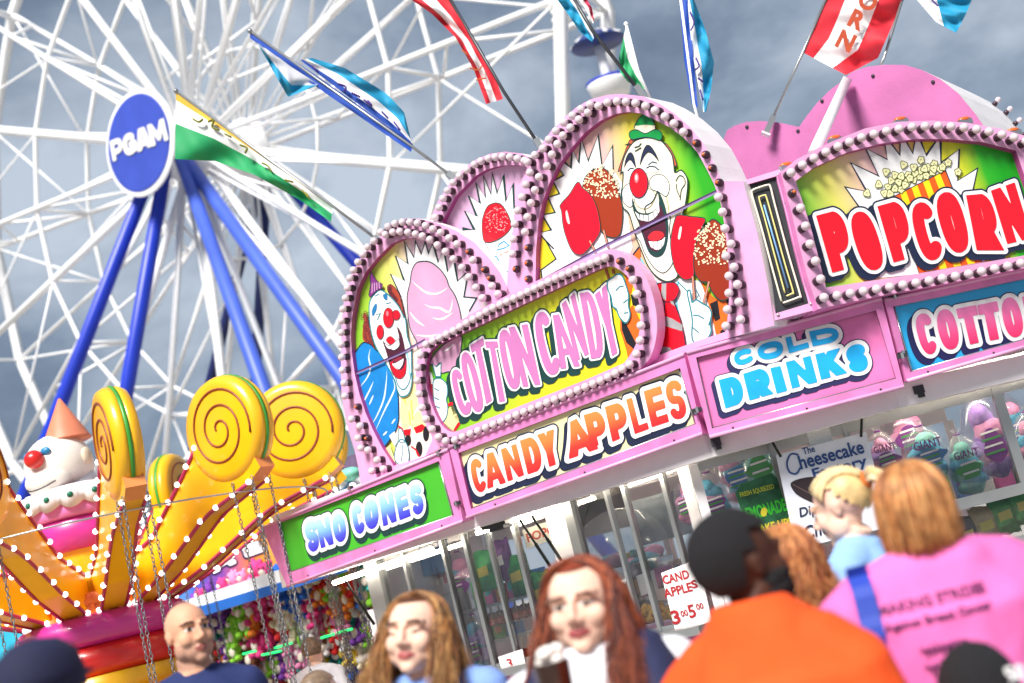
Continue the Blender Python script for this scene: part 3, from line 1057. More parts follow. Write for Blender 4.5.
# mouth
B.shape(art, Z(620, 165, (95, 262), (108, 370), (150, 470), (185, 580), (225, 690), (262, 730), (300, 740), (345, 715), (375, 640), (388, 540), (385, 460), (365, 350), (335, 260), (300, 205), (312, 290), (290, 350), (222, 385), (140, 368)), o_ + .003, ink_g, None)
B.shape(art, Z(620, 165, (150, 440), (190, 560), (230, 660), (300, 690), (350, 620), (368, 520), (345, 380), (320, 320), (310, 380), (230, 440), (180, 450)), o_ + .004, mar, None)
B.shape(art, Z(620, 165, (222, 575), (268, 530), (335, 535), (352, 570), (300, 605), (245, 605)), o_ + .0046, mat('print_tongue_red', '#c8202c'), None)
for p in ([(118, 372), (150, 395), (160, 440), (145, 430)], [(158, 395), (185, 400), (190, 446), (165, 442)], [(190, 400), (222, 402), (228, 452), (195, 448)], [(228, 400), (262, 380), (272, 430), (234, 450)], [(266, 376), (288, 358), (300, 398), (276, 425)], [(290, 350), (310, 305), (316, 370), (303, 392)]):
    B.flat(art, Z(620, 165, *p), o_ + .005, pw)
for p in ([(228, 610), (262, 612), (265, 668), (245, 655)], [(266, 612), (300, 612), (300, 680), (270, 672)], [(304, 610), (335, 600), (330, 665), (304, 680)], [(338, 596), (362, 575), (352, 630), (335, 660)]):
    B.flat(art, Z(620, 165, *p), o_ + .005, pw)
B.stroke(art, catmull(Z(620, 165, (300, 205), (260, 290), (200, 335), (205, 385)), False), 1.0, o_ + .0052, ink_g)
B.shape(art, ell(638.7, 183, 9.0, 14.7, 28), o_ + .006, red, ink, .9)
B.flat(art, ell(636.5, 178, 2.2, 5.0, 14), o_ + .008, mat('print_rose', '#ff7a84'))
B.flat(art, ell(636.3, 177.5, 1.1, 2.8, 12), o_ + .0086, mat('print_rose_white', '#ffd9d6'))
# ear lines
B.stroke(art, catmull(Z(620, 165, (445, 130), (475, 85), (510, 100), (520, 150), (490, 200), (480, 280)), False), .9, o_ + .003, ink_g)
B.stroke(art, catmull(Z(620, 165, (450, 150), (455, 200), (480, 260)), False), .8, o_ + .003, ink_g)
B.stroke(art, catmull(Z(620, 165, (370, 255), (385, 330), (395, 420)), False), .7, o_ + .003, mat('print_olive', '#a9a06a'))
# hat
hg = mat('print_hat_green', '#0c8f43', .4, var=.08)
B.shape(art, Z(600, 85, (340, 240), (385, 242), (415, 270), (440, 345), (360, 345), (276, 345), (298, 285)), o_ + .003, hg, ink, .7)
B.flat(art, Z(600, 85, (280, 328), (360, 318), (438, 325), (440, 358), (400, 372), (360, 386), (320, 375), (278, 356)), o_ + .0042, skin_c)
B.shape(art, Z(600, 85, (262, 360), (237, 378), (234, 410), (258, 436), (300, 428), (360, 418), (420, 425), (475, 442), (495, 420), (494, 385), (470, 362), (430, 358), (362, 387), (300, 360)), o_ + .0048, hg, ink, .7)
# tie
o_ += .001
slv = mat('print_silver', '#a4a7a8', .35, var=.2)
B.shape(art, Z(620, 245, (300, 310), (350, 303), (430, 300), (468, 340), (466, 385), (432, 440), (365, 455), (310, 405), (286, 352)), o_ + .002, red, ink, 1.0)
B.flat(art, Z(620, 245, (335, 308), (370, 306), (368, 445), (345, 430), (328, 390)), o_ + .0036, slv)
B.shape(art, [(665, 302), (674, 302), (680, 318), (684, 335), (686, 350), (660, 360.5), (661, 340), (664, 315)], o_ + .002, red, ink, 1.0, smooth=False)
B.flat(art, Z(620, 245, (362, 568), (420, 590), (500, 640), (498, 690), (400, 660), (342, 640)), o_ + .0036, slv)
B.flat(art, Z(620, 245, (400, 450), (425, 450), (440, 490), (410, 470)), o_ + .0036, slv)
B.flat(art, Z(600, 260, (490, 690), (560, 700), (590, 745), (490, 780)), o_ + .0036, slv)
# right pair of apples
B.shape(art, Z(620, 245, (590, -20), (582, 100), (588, 180), (610, 250), (650, 292), (700, 302), (740, 380), (800, 440), (860, 432), (890, 380), (895, 200), (890, 0), (870, -80), (800, -170), (740, -205), (680, -150), (620, -60)), o_ + .003, cara, ink_g, 1.0)
nuts((712, 248), 19, 27, 210, .6, o_ + .005)
B.shape(art, Z(620, 165, (462, 402), (570, 412), (678, 430), (660, 490), (620, 585), (592, 690), (588, 790), (590, 880), (552, 915), (500, 908), (450, 850), (420, 760), (405, 640), (412, 550), (432, 460)), o_ + .0045, apple, ink_g, 1.0)
B.shape(art, Z(620, 165, (478, 500), (494, 502), (480, 588), (464, 582)), o_ + .0065, mat('print_rose_white', '#ffd9d6'), None)
for st in ([(580, 250), (595, 440)], [(712, 292), (668, 465)]):
    B.stroke(art, Z(620, 245, *st), 2.7, o_ + .006, mar)
    B.stroke(art, Z(620, 245, *st), 1.7, o_ + .0068, mat('print_stick', '#cf8d72'))
# right glove
B.shape(art, Z(600, 260, (735, 335), (722, 250), (705, 245), (700, 275), (722, 380), (738, 480), (735, 600), (750, 655), (800, 670), (855, 632), (888, 575), (880, 500), (892, 430), (870, 378), (815, 345), (770, 318)), o_ + .0085, pw, teal, 1.5)
for st in ([(745, 440), (790, 445), (830, 468)], [(740, 540), (790, 580)], [(880, 490), (868, 520)], [(770, 240), (790, 280), (775, 305)]):
    B.stroke(art, Z(600, 260, *st), 1.2, o_ + .0105, teal)
art.build('painting', B.root)
mb = MB()
seam = [(530, 287), (605.5, 246), (640, 229), (680, 209.5), (718, 191)]
B.stroke(mb, seam, 2.6, .052, mat('seam_paint', '#8d7aa8', .4))
B.stroke(mb, [(p[0], p[1] - 1.4) for p in seam], 1.1, .0535, mat('seam_dark', '#4b2a5a', .4))
mb.build('hinge_seam', B.root)
bl = [(527.5, 162), (535, 155), (543, 148.5), (549, 139.5), (556, 131), (564, 122.5), (572.5, 115.5), (581, 109), (590, 104.5), (598.5, 106), (607.5, 102.5), (617, 101.3), (626, 101.8), (635.6, 103), (645.6, 106), (655, 110.5), (665, 116.5), (674, 123.5),
      (683.5, 132), (692.5, 142.5), (701.5, 154), (708, 167.5), (715, 182), (718.5, 197), (722.5, 212), (725, 228.5), (731, 244), (726, 256), (734, 267), (729, 276), (737.5, 284.5), (729, 293), (739, 302), (727.5, 309.5), (740.5, 319.5), (726, 326),
      (557.5, 144), (563, 135.5), (570.5, 127.5), (579, 119.5), (588, 112.5), (552, 154.5), (547, 166), (539, 177), (535, 190), (531, 203), (527.5, 217), (525, 232), (524, 247.5), (524, 263), (524, 279),
      (530, 172.5), (526, 184.5), (522, 197), (518, 210.5), (514.8, 224), (513.5, 239), (512.5, 254), (512, 269)]
bulbs(B, bl, .07, skip=(19, 20, 21, 22, 50, 49, 48, 58))

# ================================================================== cotton candy board in front
ref = [(417, 455), (658, 250)]
B = Board(LU, 'marquee_board', 'long round ended bulb framed board reading COTTON CANDY in pink letters', 'sign', ref, MARQ)
outer = catmull([(424, 345), (440, 332), (490, 304), (551, 274), (600, 252), (614, 250), (627, 256), (644, 274), (654, 300), (657, 330), (651, 356), (640, 369)], False, 4) + [(600, 386), (520, 417), (470, 437)] + catmull([(448, 448), (438, 444), (427, 428), (418, 402), (415.5, 376), (418, 355)], False, 4)
inner = catmull([(436, 345.5), (472.5, 329), (520, 306), (560, 287.5), (599, 269.5), (610, 266.5), (620, 270), (630, 280), (638, 298), (640.5, 318), (638, 338), (632, 352), (624, 363)], False, 3) + [(590, 378), (537.5, 399), (480, 422)] + catmull([(457.5, 431), (450, 431.5), (441, 424), (433, 408), (427, 388), (426, 367), (429, 353)], False, 3)
mb = MB()
B.slab(mb, outer, .075, .17, pink, pink, [inner], pink_d)
mb.build('frame', B.root)
mb = MB()
B.slab(mb, B.grow(inner), .08, .13, grad('cotton_board_ground', [(0, '#5cb826'), (.25, '#7cc42a'), (.42, '#b3d12c'), (.58, '#dcd92a'), (1, '#efe01e')], tilt=-.15), white_p)
mb.build('panel', B.root)
art = MB()
o_ = .1325
B.shape(art, Z(410, 330, (160, 270), (172, 230), (205, 180), (260, 125), (330, 80), (412, 50), (408, 150), (405, 235), (380, 290), (330, 330), (292, 336), (250, 342), (240, 262), (208, 292)), o_, cpk, ink_g, .9)
B.stroke(art, catmull(Z(410, 330, (270, 170), (310, 150), (350, 110)), False), 1.6, o_ + .0016, pw, taper=True)
B.shape(art, Z(410, 330, (178, 272), (210, 295), (248, 262), (246, 320), (244, 372), (205, 372)), o_ + .002, pw, teal, .9, smooth=False)
B.flat(art, Z(410, 330, (150, 330), (175, 345), (185, 420), (195, 560), (185, 600), (160, 560), (148, 440)), o_ + .001, mat('print_dark_red', '#a81f2c'))
B.flat(art, Z(410, 330, (152, 330), (176, 345), (190, 440), (170, 430)), o_ + .0014, pw)
B.shape(art, Z(410, 330, (190, 402), (240, 388), (290, 430), (300, 500), (290, 555), (302, 620), (292, 690), (262, 732), (225, 690), (195, 590), (185, 480)), o_ + .0025, pw, teal, 1.0)
for st in ([(195, 465), (235, 490)], [(195, 540), (235, 560)], [(205, 610), (240, 625)]):
    B.stroke(art, Z(410, 330, *st), 1.0, o_ + .0042, teal)
B.flat(art, Z(410, 385, (285, 205), (345, 160), (385, 260), (395, 300), (350, 368), (275, 305), (262, 290)), o_ + .001, mat('print_pale_yellow', '#f2e8a0'))
B.flat(art, Z(410, 385, (300, 148), (340, 135), (345, 160), (305, 172)), o_ + .0014, red)
B.flat(art, Z(410, 385, (385, 295), (402, 312), (362, 368), (345, 362)), o_ + .0014, red)
# right sleeve and fist
B.flat(art, Z(520, 270, (800, 380), (840, 420), (890, 290), (905, 280), (950, 380), (975, 420), (960, 600), (930, 700), (880, 790), (850, 640), (800, 480)), o_, orange)
B.flat(art, Z(520, 270, (810, 395), (850, 430), (940, 610), (908, 632), (850, 580), (815, 480)), o_ + .0008, black)
B.flat(art, Z(520, 270, (885, 200), (940, 180), (960, 300), (900, 280)), o_ + .0008, black)
B.flat(art, Z(520, 270, (840, 30), (880, 60), (900, 130), (885, 200), (850, 130)), o_ + .0006, orange)
for st in ([(686, -10), (712, 75)], [(745, -10), (750, 30)]):
    B.stroke(art, Z(520, 270, *st), 2.8, o_ + .001, mar)
    B.stroke(art, Z(520, 270, *st), 1.8, o_ + .0016, mat('print_stick2', '#c2603a'))
B.shape(art, Z(520, 270, (700, 92), (740, 62), (770, 35), (815, 45), (848, 125), (868, 200), (866, 280), (880, 350), (868, 400), (840, 422), (795, 375), (770, 312), (742, 290), (728, 215), (705, 160)), o_ + .0105, pw, teal, 1.4)
for st in ([(765, 165), (800, 130), (830, 128)], [(825, 265), (860, 235)], [(830, 345), (865, 340)]):
    B.stroke(art, Z(520, 270, *st), 1.1, o_ + .0125, teal)
art.build('painting', B.root)
cc_fill = mat('print_letter_lilac', '#c677b2', .42, var=.05)
def zq(x, y, *q, k=8.0):
    return Z(x, y, *q, k=k)
cc = [('C', zq(410, 330, (312, 340), (405, 300), (515, 645), (405, 700))), ('O', zq(410, 330, (385, 200), (490, 165), (610, 630), (495, 672))),
      ('T', zq(410, 330, (482, 125), (582, 62), (690, 540), (575, 615))), ('T', zq(410, 330, (600, 92), (698, 90), (795, 560), (680, 585))),
      ('O', zq(410, 330, (690, 30), (800, -22), (905, 445), (785, 490))), ('N', [(508.5, 327.5), (527.5, 324), (540.5, 384.5), (523, 387)]),
      ('C', [(531.5, 318), (548, 308), (563.5, 370), (545.5, 378)]), ('A', [(548.5, 316), (563, 313.5), (580, 366), (560.5, 369)]),
      ('N', [(561.5, 304), (574.5, 293), (589, 354), (576, 361)]), ('D', [(579.5, 293.5), (594, 290.5), (606, 356.5), (591, 359)]), ('Y', [(594.5, 295), (606.5, 284), (621.5, 350), (608, 359)])]
lettering(B, cc, cc_fill, pw, ink_g, o_ + .001, hw=.2, ow=.0145, dw=.010, shadow=(-3.0, 5.5))
bl = resample([(426, 344.5), (452.5, 331.5), (489, 310), (517, 297), (548, 282), (575, 270), (605, 258)], 27) + [(616, 261), (625.5, 268.5), (633, 280), (637, 294), (639.5, 309), (641, 325.5), (640, 340.5), (636.5, 354)] + \
    resample([(629.5, 364.5), (616, 373), (600, 381), (558.7, 398), (536, 407), (490, 426), (455, 440)], 24) + [(446, 441), (438.5, 437), (432, 429), (426, 419), (422, 407.5), (419, 394), (417.3, 380.5), (417.7, 367.5), (420.5, 355)]
bulbs(B, bl, .17, skip=(27, 28))

# ================================================================== popcorn board
ref = [(780, 125), (1060, 306)]
B = Board(RU, 'marquee_board', 'bulb framed board reading POPCORN in red over a striped popcorn box', 'sign', ref, MARQ)
outer = [(818, 309), (808, 278), (800, 248), (790, 207), (780.5, 172), (797, 159), (831, 142), (864.7, 128.5), (898, 121.8), (932, 120.5), (966, 122.5), (999.5, 128.5), (1024, 135.5), (1050, 146), (1066, 156), (1090, 252), (1060, 261), (960, 281), (880, 296)]
inner = [(826, 287.5), (818, 255), (811, 228), (803, 203), (795.7, 181), (814, 167.5), (848, 152), (881.6, 143.5), (915, 139), (949, 139), (982.6, 142), (1016, 150.5), (1028, 186), (1048, 250), (1024, 255.5), (918.6, 273.6)]
mb = MB()
B.slab(mb, outer, -.2, .06, pink, pink_h, [inner], pink_d)
mb.build('frame', B.root)
mb = MB()
B.slab(mb, B.grow(inner), -.1, .01, grad('popcorn_board_ground', [(0, '#39b02c'), (.07, '#7cc63a'), (.2, '#dcd866'), (.33, '#e6c5a0'), (.46, '#dcaebc'), (.6, '#e2b07c'), (.7, '#e2d02a'), (.83, '#c9cf2c'), (.92, '#2fa923'), (1, '#139c17')], tilt=.08), white_p)
mb.build('panel', B.root)
art = MB()
o_ = .0125
burst = [(856, 262), (852, 220)] + Z(840, 125, (150, 650), (40, 495), (215, 532), (85, 302), (310, 408), (205, 187), (380, 276), (358, 150), (405, 142), (480, 242), (482, 124), (525, 122), (582, 226), (602, 113), (640, 112), (690, 240), (785, 108), (805, 108), (808, 300), (955, 193), (942, 445)) + [(977.6, 168), (972.5, 192), (985, 222), (985, 262), (918, 274), (880, 278)]
B.flat(art, burst, o_, pw)
B.stroke(art, burst[1:-4], 1.3, o_ + .001, ink)
tl, tr, br, bl_ = (894.5, 196), (945.5, 170.3), (982, 262), (919, 273)
yl2, or2 = mat('print_box_yellow', '#f2d81c', .42), mat('print_box_orange', '#ea5a12', .42)
def lp(a, b, t):
    return (a[0] + (b[0] - a[0]) * t, a[1] + (b[1] - a[1]) * t)
NS = 9
for i in range(NS):
    a, b = i / NS, (i + 1) / NS
    B.flat(art, [lp(tl, tr, a), lp(tl, tr, b), lp(bl_, br, b), lp(bl_, br, a)], o_ + .002, or2 if i % 2 == 0 else yl2)
B.stroke(art, [tl, tr, br], .7, o_ + .0028, ink)
B.stroke(art, [tl, bl_], .7, o_ + .0028, ink)
pc = mat('print_popcorn', '#e6e2ae', .45, var=.08)
ol = mat('print_popcorn_line', '#4f5a1e', .5)
ker = [(385, 495), (440, 510), (490, 515), (355, 545), (400, 550), (410, 445), (470, 455), (540, 455), (590, 435), (640, 410), (690, 405), (740, 375), (440, 400), (490, 410), (545, 400), (600, 385), (650, 362), (700, 340), (755, 312), (800, 350), (750, 350), (675, 350), (560, 425), (520, 480), (820, 335), (590, 338), (510, 318), (648, 280), (370, 375), (310, 475), (215, 545), (865, 300), (945, 375)]
for i, (x, y) in enumerate(ker):
    c = (840 + x / 8, 125 + y / 8)
    a0 = rnd.uniform(0, 6)
    ph = rnd.uniform(0, 6)
    k3 = rnd.choice((3, 5))
    pts = [(c[0] + (3.3 + .55 * math.cos(k3 * t + ph)) * math.cos(t) * 1.05, c[1] + (3.3 + .55 * math.cos(k3 * t + ph)) * math.sin(t) * 1.15) for t in [2 * math.pi * j / 18 for j in range(18)]]
    B.flat(art, pts, o_ + .0035 + i * .00016, pc)
    B.stroke(art, pts, .75, o_ + .0036 + i * .00016, ol, closed=True)
    B.stroke(art, [(c[0] - 1, c[1] + .5), (c[0], c[1] - 1), (c[0] + 1, c[1] + .3)], .5, o_ + .00363 + i * .00016, ol)
art.build('painting', B.root)
pq = [('P', zq(800, 200, (128, 125), (330, 72), (455, 530), (258, 582))), ('O', zq(800, 200, (372, 128), (555, 72), (700, 525), (515, 580))), ('P', zq(800, 200, (618, 50), (815, -5), (935, 450), (748, 500))),
      ('C', zq(896, 180, (95, 212), (280, 160), (400, 605), (215, 660))), ('O', zq(896, 180, (288, 135), (485, 75), (615, 545), (425, 600))), ('R', zq(896, 180, (560, 122), (750, 105), (872, 562), (645, 562))), ('N', zq(896, 180, (758, 85), (950, 18), (1085, 465), (890, 512)))]
lettering(B, pq, red, pw, ink, o_ + .0105, hw=.243, ow=.024, dw=.011, shadow=(-4.5, 4.5))
bl = [(791, 172.5), (802.5, 165), (814, 158), (826, 152), (838, 146.5), (849.5, 142), (861.5, 137.5), (874, 134), (886.5, 131), (899, 128.8), (912, 127), (925, 126.2), (938, 126), (951, 126.5), (964, 127.5), (976.6, 129.3), (989, 131.5), (1002, 134.5), (1014, 137.5), (1026, 141), (1037, 145.5), (1048, 150),
      (795.5, 190.5), (800.6, 208), (805.6, 226), (810, 244), (815.5, 261), (820.6, 279)] + resample([(824, 297.5), (864, 291), (915, 283), (970, 273.5), (1022, 263), (1060, 256)], 19)
bulbs(B, bl, .06, skip=(22,))
for (x, y) in ((786, 165), (834.5, 138), (900, 119.5), (964, 119.5), (1013, 130.5)):
    u, v = B.L((x, y), -.05)
    mb = MB()
    mb.ball((u, .05, v), (.045, .025, .018), amber, 14, 8)
    mb.box((u - .045, .03, v - .04), (u + .045, .07, v - .004), chrome)
    mb.build('clearance_light', B.root)

# ================================================================== neon panel on the nose
ref = [(740, 178), (812, 312)]
B = Board(MU, 'neon_panel', 'narrow black upright panel of unlit nested neon tubes in a pink frame', 'neon panel', ref)
mb = MB()
o4 = [(739, 182), (779, 169.5), (782, 173), (818, 309), (772.5, 321)]
i4 = [(743.8, 185.5), (776.5, 176), (808.5, 303.5), (775.5, 313.5)]
B.slab(mb, o4, -.25, .03, pink, pink, [i4], pink_d)
mb.build('frame', B.root)
mb = MB()
B.slab(mb, B.grow(i4), -.2, .008, mat('neon_backing', '#20242a', .6, var=.25, scale=25), dark_m)
mb.build('backing', B.root)
def tube3(pts, m_, r_, off):
    mb_ = MB()
    q = [B.L(p, off) for p in pts]
    mb_.tube([(p[0], -off, p[1]) for p in q], r_, m_, 8)
    mb_.build('neon_tube', B.root)
tube3(catmull([(781.5, 301.5), (772, 267), (760.5, 224), (752, 194.5), (753, 190), (759, 187.5), (767.5, 185), (770.5, 187), (775, 205), (788, 253), (800, 294), (799, 297), (783, 303)], False, 5), neon_w, .006, .03)
tube3(catmull([(785, 293), (776.5, 262), (765, 219), (759.3, 199), (760.5, 196.5), (764.5, 195.3), (766.5, 197.5), (773.5, 222), (784.5, 262), (793, 291), (792, 293.5), (786.5, 296)], False, 5), neon_y, .005, .03)
tube3([(764, 205), (773, 236), (788, 288)], neon_b, .0055, .03)
mb = MB()
for (x, y) in ((744.5, 187), (778, 175), (752, 217), (785.5, 203), (760, 248), (796, 246), (768, 282), (806, 285), (778, 315), (811, 304)):
    u, v = B.L((x, y), .03)
    mb.lathe([(.009, 0), (.009, .006), (.004, .009)], chrome, 8, Matrix.Translation((u, -.0302, v)) @ Matrix.Rotation(R(90), 4, 'X'))
mb.build('screw', B.root)

# ================================================================== fascia sign boxes
FASC = 'lettered sign boxes round the edge of the food stand'
def fascia(plane, label, quad, inner_q, ground, words, fill, ink_, hw, ow, dw, shadow, latch=(), extra=None):
    B = Board(plane, 'fascia_sign', label, 'sign', quad, FASC)
    mb = MB()
    B.slab(mb, quad, -.10, .05, pink_h, pink_h, [inner_q], pink_d)
    # rolled lip along the top and the bottom
    for (p, q) in ((quad[0], quad[1]), (quad[3], quad[2])):
        a, b = B.L(p, .05), B.L(q, .05)
        mb.tube([(a[0], -.052, a[1]), (b[0], -.052, b[1])], .012, pink, 8)
    mb.build('frame', B.root)
    mb = MB()
    B.slab(mb, B.grow(inner_q, 5), -.03, .02, ground, white_p)
    mb.build('panel', B.root)
    mb = MB()
    for i in range(4):
        a, b = B.L(inner_q[i], .021), B.L(inner_q[(i + 1) % 4], .021)
        mb.tube([(a[0], -.03, a[1]), (b[0], -.03, b[1])], .0065, chrome, 6)
    mb.build('retaining_trim', B.root)
    lettering(B, words, fill, pw, ink_, .0225, hw=hw, ow=ow, dw=dw, shadow=shadow)
    for p in latch:
        u, v = B.L(p, .05)
        lm = MB()
        lm.box((u - .03, -.062, v - .012), (u + .03, -.0505, v + .012), dark_m)
        lm.box((u - .008, -.075, v - .018), (u + .008, -.0625, v + .018), chrome)
        lm.build('latch', B.root)
    mb = MB()
    for t in (.12, .5, .88):
        p = lp(quad[3], quad[2], t)
        u, v = B.L((p[0], p[1] - 3.2), .05)
        mb.lathe([(.007, 0), (.007, .004), (.003, .006)], dark_m, 8, Matrix.Translation((u, -.0502, v)) @ Matrix.Rotation(R(90), 4, 'X'))
    mb.build('screw', B.root)
    return B

sg = grad('letters_sky_blue', [(0, '#3a2fc6'), (.25, '#4a52d0'), (.6, '#7fb9dc'), (1, '#b5dcea')], 'Y')
sno = [('S', zq(260, 490, (345, 268), (448, 232), (478, 470), (393, 503))), ('N', zq(260, 490, (440, 245), (548, 207), (590, 430), (488, 467))), ('O', zq(260, 490, (566, 215), (664, 172), (702, 385), (606, 432))),
       ('C', zq(340, 450, (80, 460), (165, 420), (210, 640), (125, 685))), ('O', zq(340, 450, (180, 425), (292, 375), (318, 600), (210, 648))), ('N', zq(340, 450, (308, 375), (418, 330), (454, 568), (346, 612))), ('E', zq(340, 450, (430, 338), (522, 298), (566, 528), (478, 562))), ('S', zq(340, 450, (545, 300), (642, 260), (675, 490), (590, 528)))]
fascia(PS, 'green fascia sign reading SNO CONES in blue letters', [(262, 528), (448, 449.5), (463, 521), (287, 586.5)], [(277.5, 523.5), (439, 461), (454, 515.5), (288.5, 573)],
       mat('sign_green', '#43b12b', .4, var=.1, scale=2), sno, sg, ink_g, .225, .03, .010, (1.5, 4.5), latch=((351, 487.5), (440, 453), (458, 503)))
co = grad('letters_orange_red', [(0, '#e8222e'), (.3, '#ea3a2e'), (.75, '#ee7f3e'), (1, '#ee8a45')], 'Y')
bq = lambda *q: Z(440, 350, *q, k=3.657)
cand = [('C', zq(450, 425, (148, 290), (248, 258), (305, 510), (205, 552))), ('A', zq(450, 425, (262, 240), (376, 205), (446, 460), (300, 510))), ('N', zq(450, 425, (405, 195), (528, 150), (592, 400), (462, 452))), ('D', zq(450, 425, (558, 125), (690, 80), (752, 350), (622, 395))), ('Y', zq(450, 425, (695, 80), (830, 32), (885, 300), (755, 350))),
        ('A', [(566, 424), (580.5, 416.5), (598.5, 448.5), (569, 459)]),
        ('P', zq(570, 360, (108, 440), (250, 398), (320, 650), (168, 700))), ('P', zq(570, 360, (278, 375), (420, 330), (490, 590), (338, 655))), ('L', zq(570, 360, (448, 316), (560, 278), (632, 550), (518, 592))), ('E', zq(570, 360, (588, 250), (724, 206), (792, 492), (654, 538))), ('S', zq(570, 360, (752, 190), (880, 148), (942, 450), (812, 484)))]
fascia(PC, 'cream fascia sign reading CANDY APPLES in orange and red letters', [(449, 447.5), (684, 354.5), (702.5, 433.5), (467, 517.5)], [(458, 453), (680, 368), (696, 424), (471, 509)],
       mat('sign_cream', '#eee3ae', .42, var=.05, scale=2), cand, co, ink, .205, .029, .010, (-3, 6), latch=((559, 402), (457, 446), (697, 411)))
cb = mat('print_letter_cyan', '#12a6e6', .4, var=.09, scale=7)
cold = [('C', zq(690, 310, (340, 345), (500, 292), (525, 402), (368, 455))), ('O', zq(690, 310, (528, 285), (738, 232), (752, 368), (555, 408))), ('L', zq(690, 310, (762, 222), (925, 180), (955, 300), (792, 348))), ('D', zq(780, 310, (232, 172), (455, 125), (482, 248), (262, 292))),
        ('D', [(718.5, 380), (739.5, 374.5), (745.5, 402), (725.5, 408.5)]), ('R', [(743, 373.8), (766, 366.5), (774, 393.5), (749.5, 400.5)]), ('I', [(769.5, 368.2), (781, 365.6), (788, 390.5), (776, 393.8)]), ('N', [(785.5, 362.2), (810.5, 355.6), (817.5, 382), (792, 388.6)]), ('K', [(815, 354.4), (840, 347.8), (847, 373), (821, 379.8)]), ('S', zq(780, 310, (518, 305), (672, 258), (715, 475), (558, 502)))]
fascia(PD, 'pink fascia sign reading COLD DRINKS in bright blue letters', [(686.5, 353), (881.5, 298.5), (904, 386.5), (709.5, 437)], [(696, 357.5), (876, 310.5), (896, 378.5), (712, 428.5)],
       mat('sign_pink', '#e277b4', .4, var=.1, scale=3), cold, cb, mat('ink_navy', '#1d1c52', .5), .235, .024, .006, (-2.5, 5), latch=((795, 316.5), (902, 356), (697, 410)))
cp = grad('letters_pink_red', [(0, '#e22b63'), (.3, '#e4457f'), (.7, '#e76ba6'), (1, '#ea80b8')], 'Y')
cot = [('C', zq(896, 280, (135, 290), (280, 255), (345, 575), (215, 600))), ('O', zq(896, 280, (305, 258), (455, 220), (525, 530), (375, 568))), ('T', zq(896, 280, (480, 232), (640, 200), (708, 490), (548, 526))), ('T', zq(896, 280, (648, 202), (808, 168), (872, 462), (705, 494))), ('O', zq(896, 280, (825, 165), (968, 125), (1040, 432), (890, 470))), ('N', zq(896, 280, (1008, 135), (1165, 100), (1230, 400), (1068, 432)))]
fascia(PT, 'sky blue fascia sign starting COTTO in pink letters', [(884, 300.5), (1080, 258), (1080, 331), (907, 381)], [(893, 306.5), (1075, 268), (1075, 325), (910.5, 372)],
       mat('sign_blue', '#2ba9e4', .4, var=.07, scale=3), cot, cp, mat('ink_navy', '#1d1c52', .5), .225, .027, .006, (-4, 5.5), latch=((893, 297), (902, 354)))
# ------------------------------------------------------------------ the food stand itself
gray_p = mat('grey_panel', '#9a9c9d', .4, .5, var=.1)
stl = mat('stainless', '#c5c8c9', .25, .9, var=.06)
alu = mat('aluminium_frame', '#b4b6b6', .3, .8, var=.06)
int_w = mat('interior_white', '#e6e4df', .5, var=.05)
int_d = mat('interior_grey', '#7d8184', .5, var=.25, scale=3)
lampm = mat('lit_tube', '#fff4dd', .4, emit=14.0, var=.01)
rubber = mat('strut_black', '#1b2420', .4, .3, var=.1)
wg = glass('window_glass', (1, 1, 1, 1), .015)
def xy(p):
    return Vector((p.x, p.y, 0))
VA, VB, VC, VD, VE = xy(PS.pt(263, 528)), xy(PC.pt(452, 482)), xy(PC.pt(690, 395)), xy(PD.pt(884, 342)), xy(PT.pt(1095, 290))
ZT = PC.pt(600, 386).z
ZB = PC.pt(585, 476).z
ctr = (VA + VC + VE) / 3
BA = VA + Vector((.66, .75, 0)) * 2.7
BE = VE + Vector((-.1, 1, 0)) * 2.9
stand = thing('food_stand', 'pink and white concession stand with long sliding windows under lettered sign boxes', 'food stand', Matrix.Translation((ctr.x, ctr.y, 0)))
SM = Matrix.Translation((-ctr.x, -ctr.y, 0))
def wmb(mb, name, parent=None):
    """builder filled with world coordinates -> child of the stand"""
    mb.v = [(v[0] - ctr.x, v[1] - ctr.y, v[2]) for v in mb.v]
    return mb.build(name, parent or stand)
def inset(d):
    pts = [VA, VB, VC, VD, VE]
    pls = [PS, PC, PD, PT]
    out = [VA - PS.N * d]
    for i in range(1, 4):
        n0, n1 = pls[i - 1].N, pls[i].N
        b = (n0 + n1).normalized()
        out.append(pts[i] - b * d / b.dot(n0))
    out.append(VE - PT.N * d)
    return out
def prism(mb, poly, z0, z1, m_):
    n = len(poly)
    vs_ = [(p.x, p.y, z0) for p in poly] + [(p.x, p.y, z1) for p in poly]
    t = tessellate_polygon([[Vector((p.x, p.y, 0)) for p in poly]])
    fs = []
    for f in t:
        a, b, c = (poly[i] for i in f)
        ccw = (b.x - a.x) * (c.y - a.y) - (c.x - a.x) * (b.y - a.y) > 0
        g = tuple(f) if ccw else (f[0], f[2], f[1])
        fs.append(tuple(i + n for i in g))
        fs.append(g[::-1])
    ccw = sum(poly[i].x * poly[(i + 1) % n].y - poly[(i + 1) % n].x * poly[i].y for i in range(n)) > 0
    for i in range(n):
        j = (i + 1) % n
        f = (i, j, n + j, n + i)
        fs.append(f if ccw else f[::-1])
    mb.add(vs_, fs, m_)
mb = MB()
prism(mb, inset(.11) + [BE, BA], ZB + .05, ZT - .06, white_p)
wmb(mb, 'roof')
# valance strip under the boxes and the soffit lip
ia, ib = inset(.06), inset(.16)
for i in range(4):
    mb = MB()
    prism(mb, [ia[i], ia[i + 1], ib[i + 1], ib[i]], ZB - .115, ZB + .03, white_p)
    wmb(mb, 'valance')
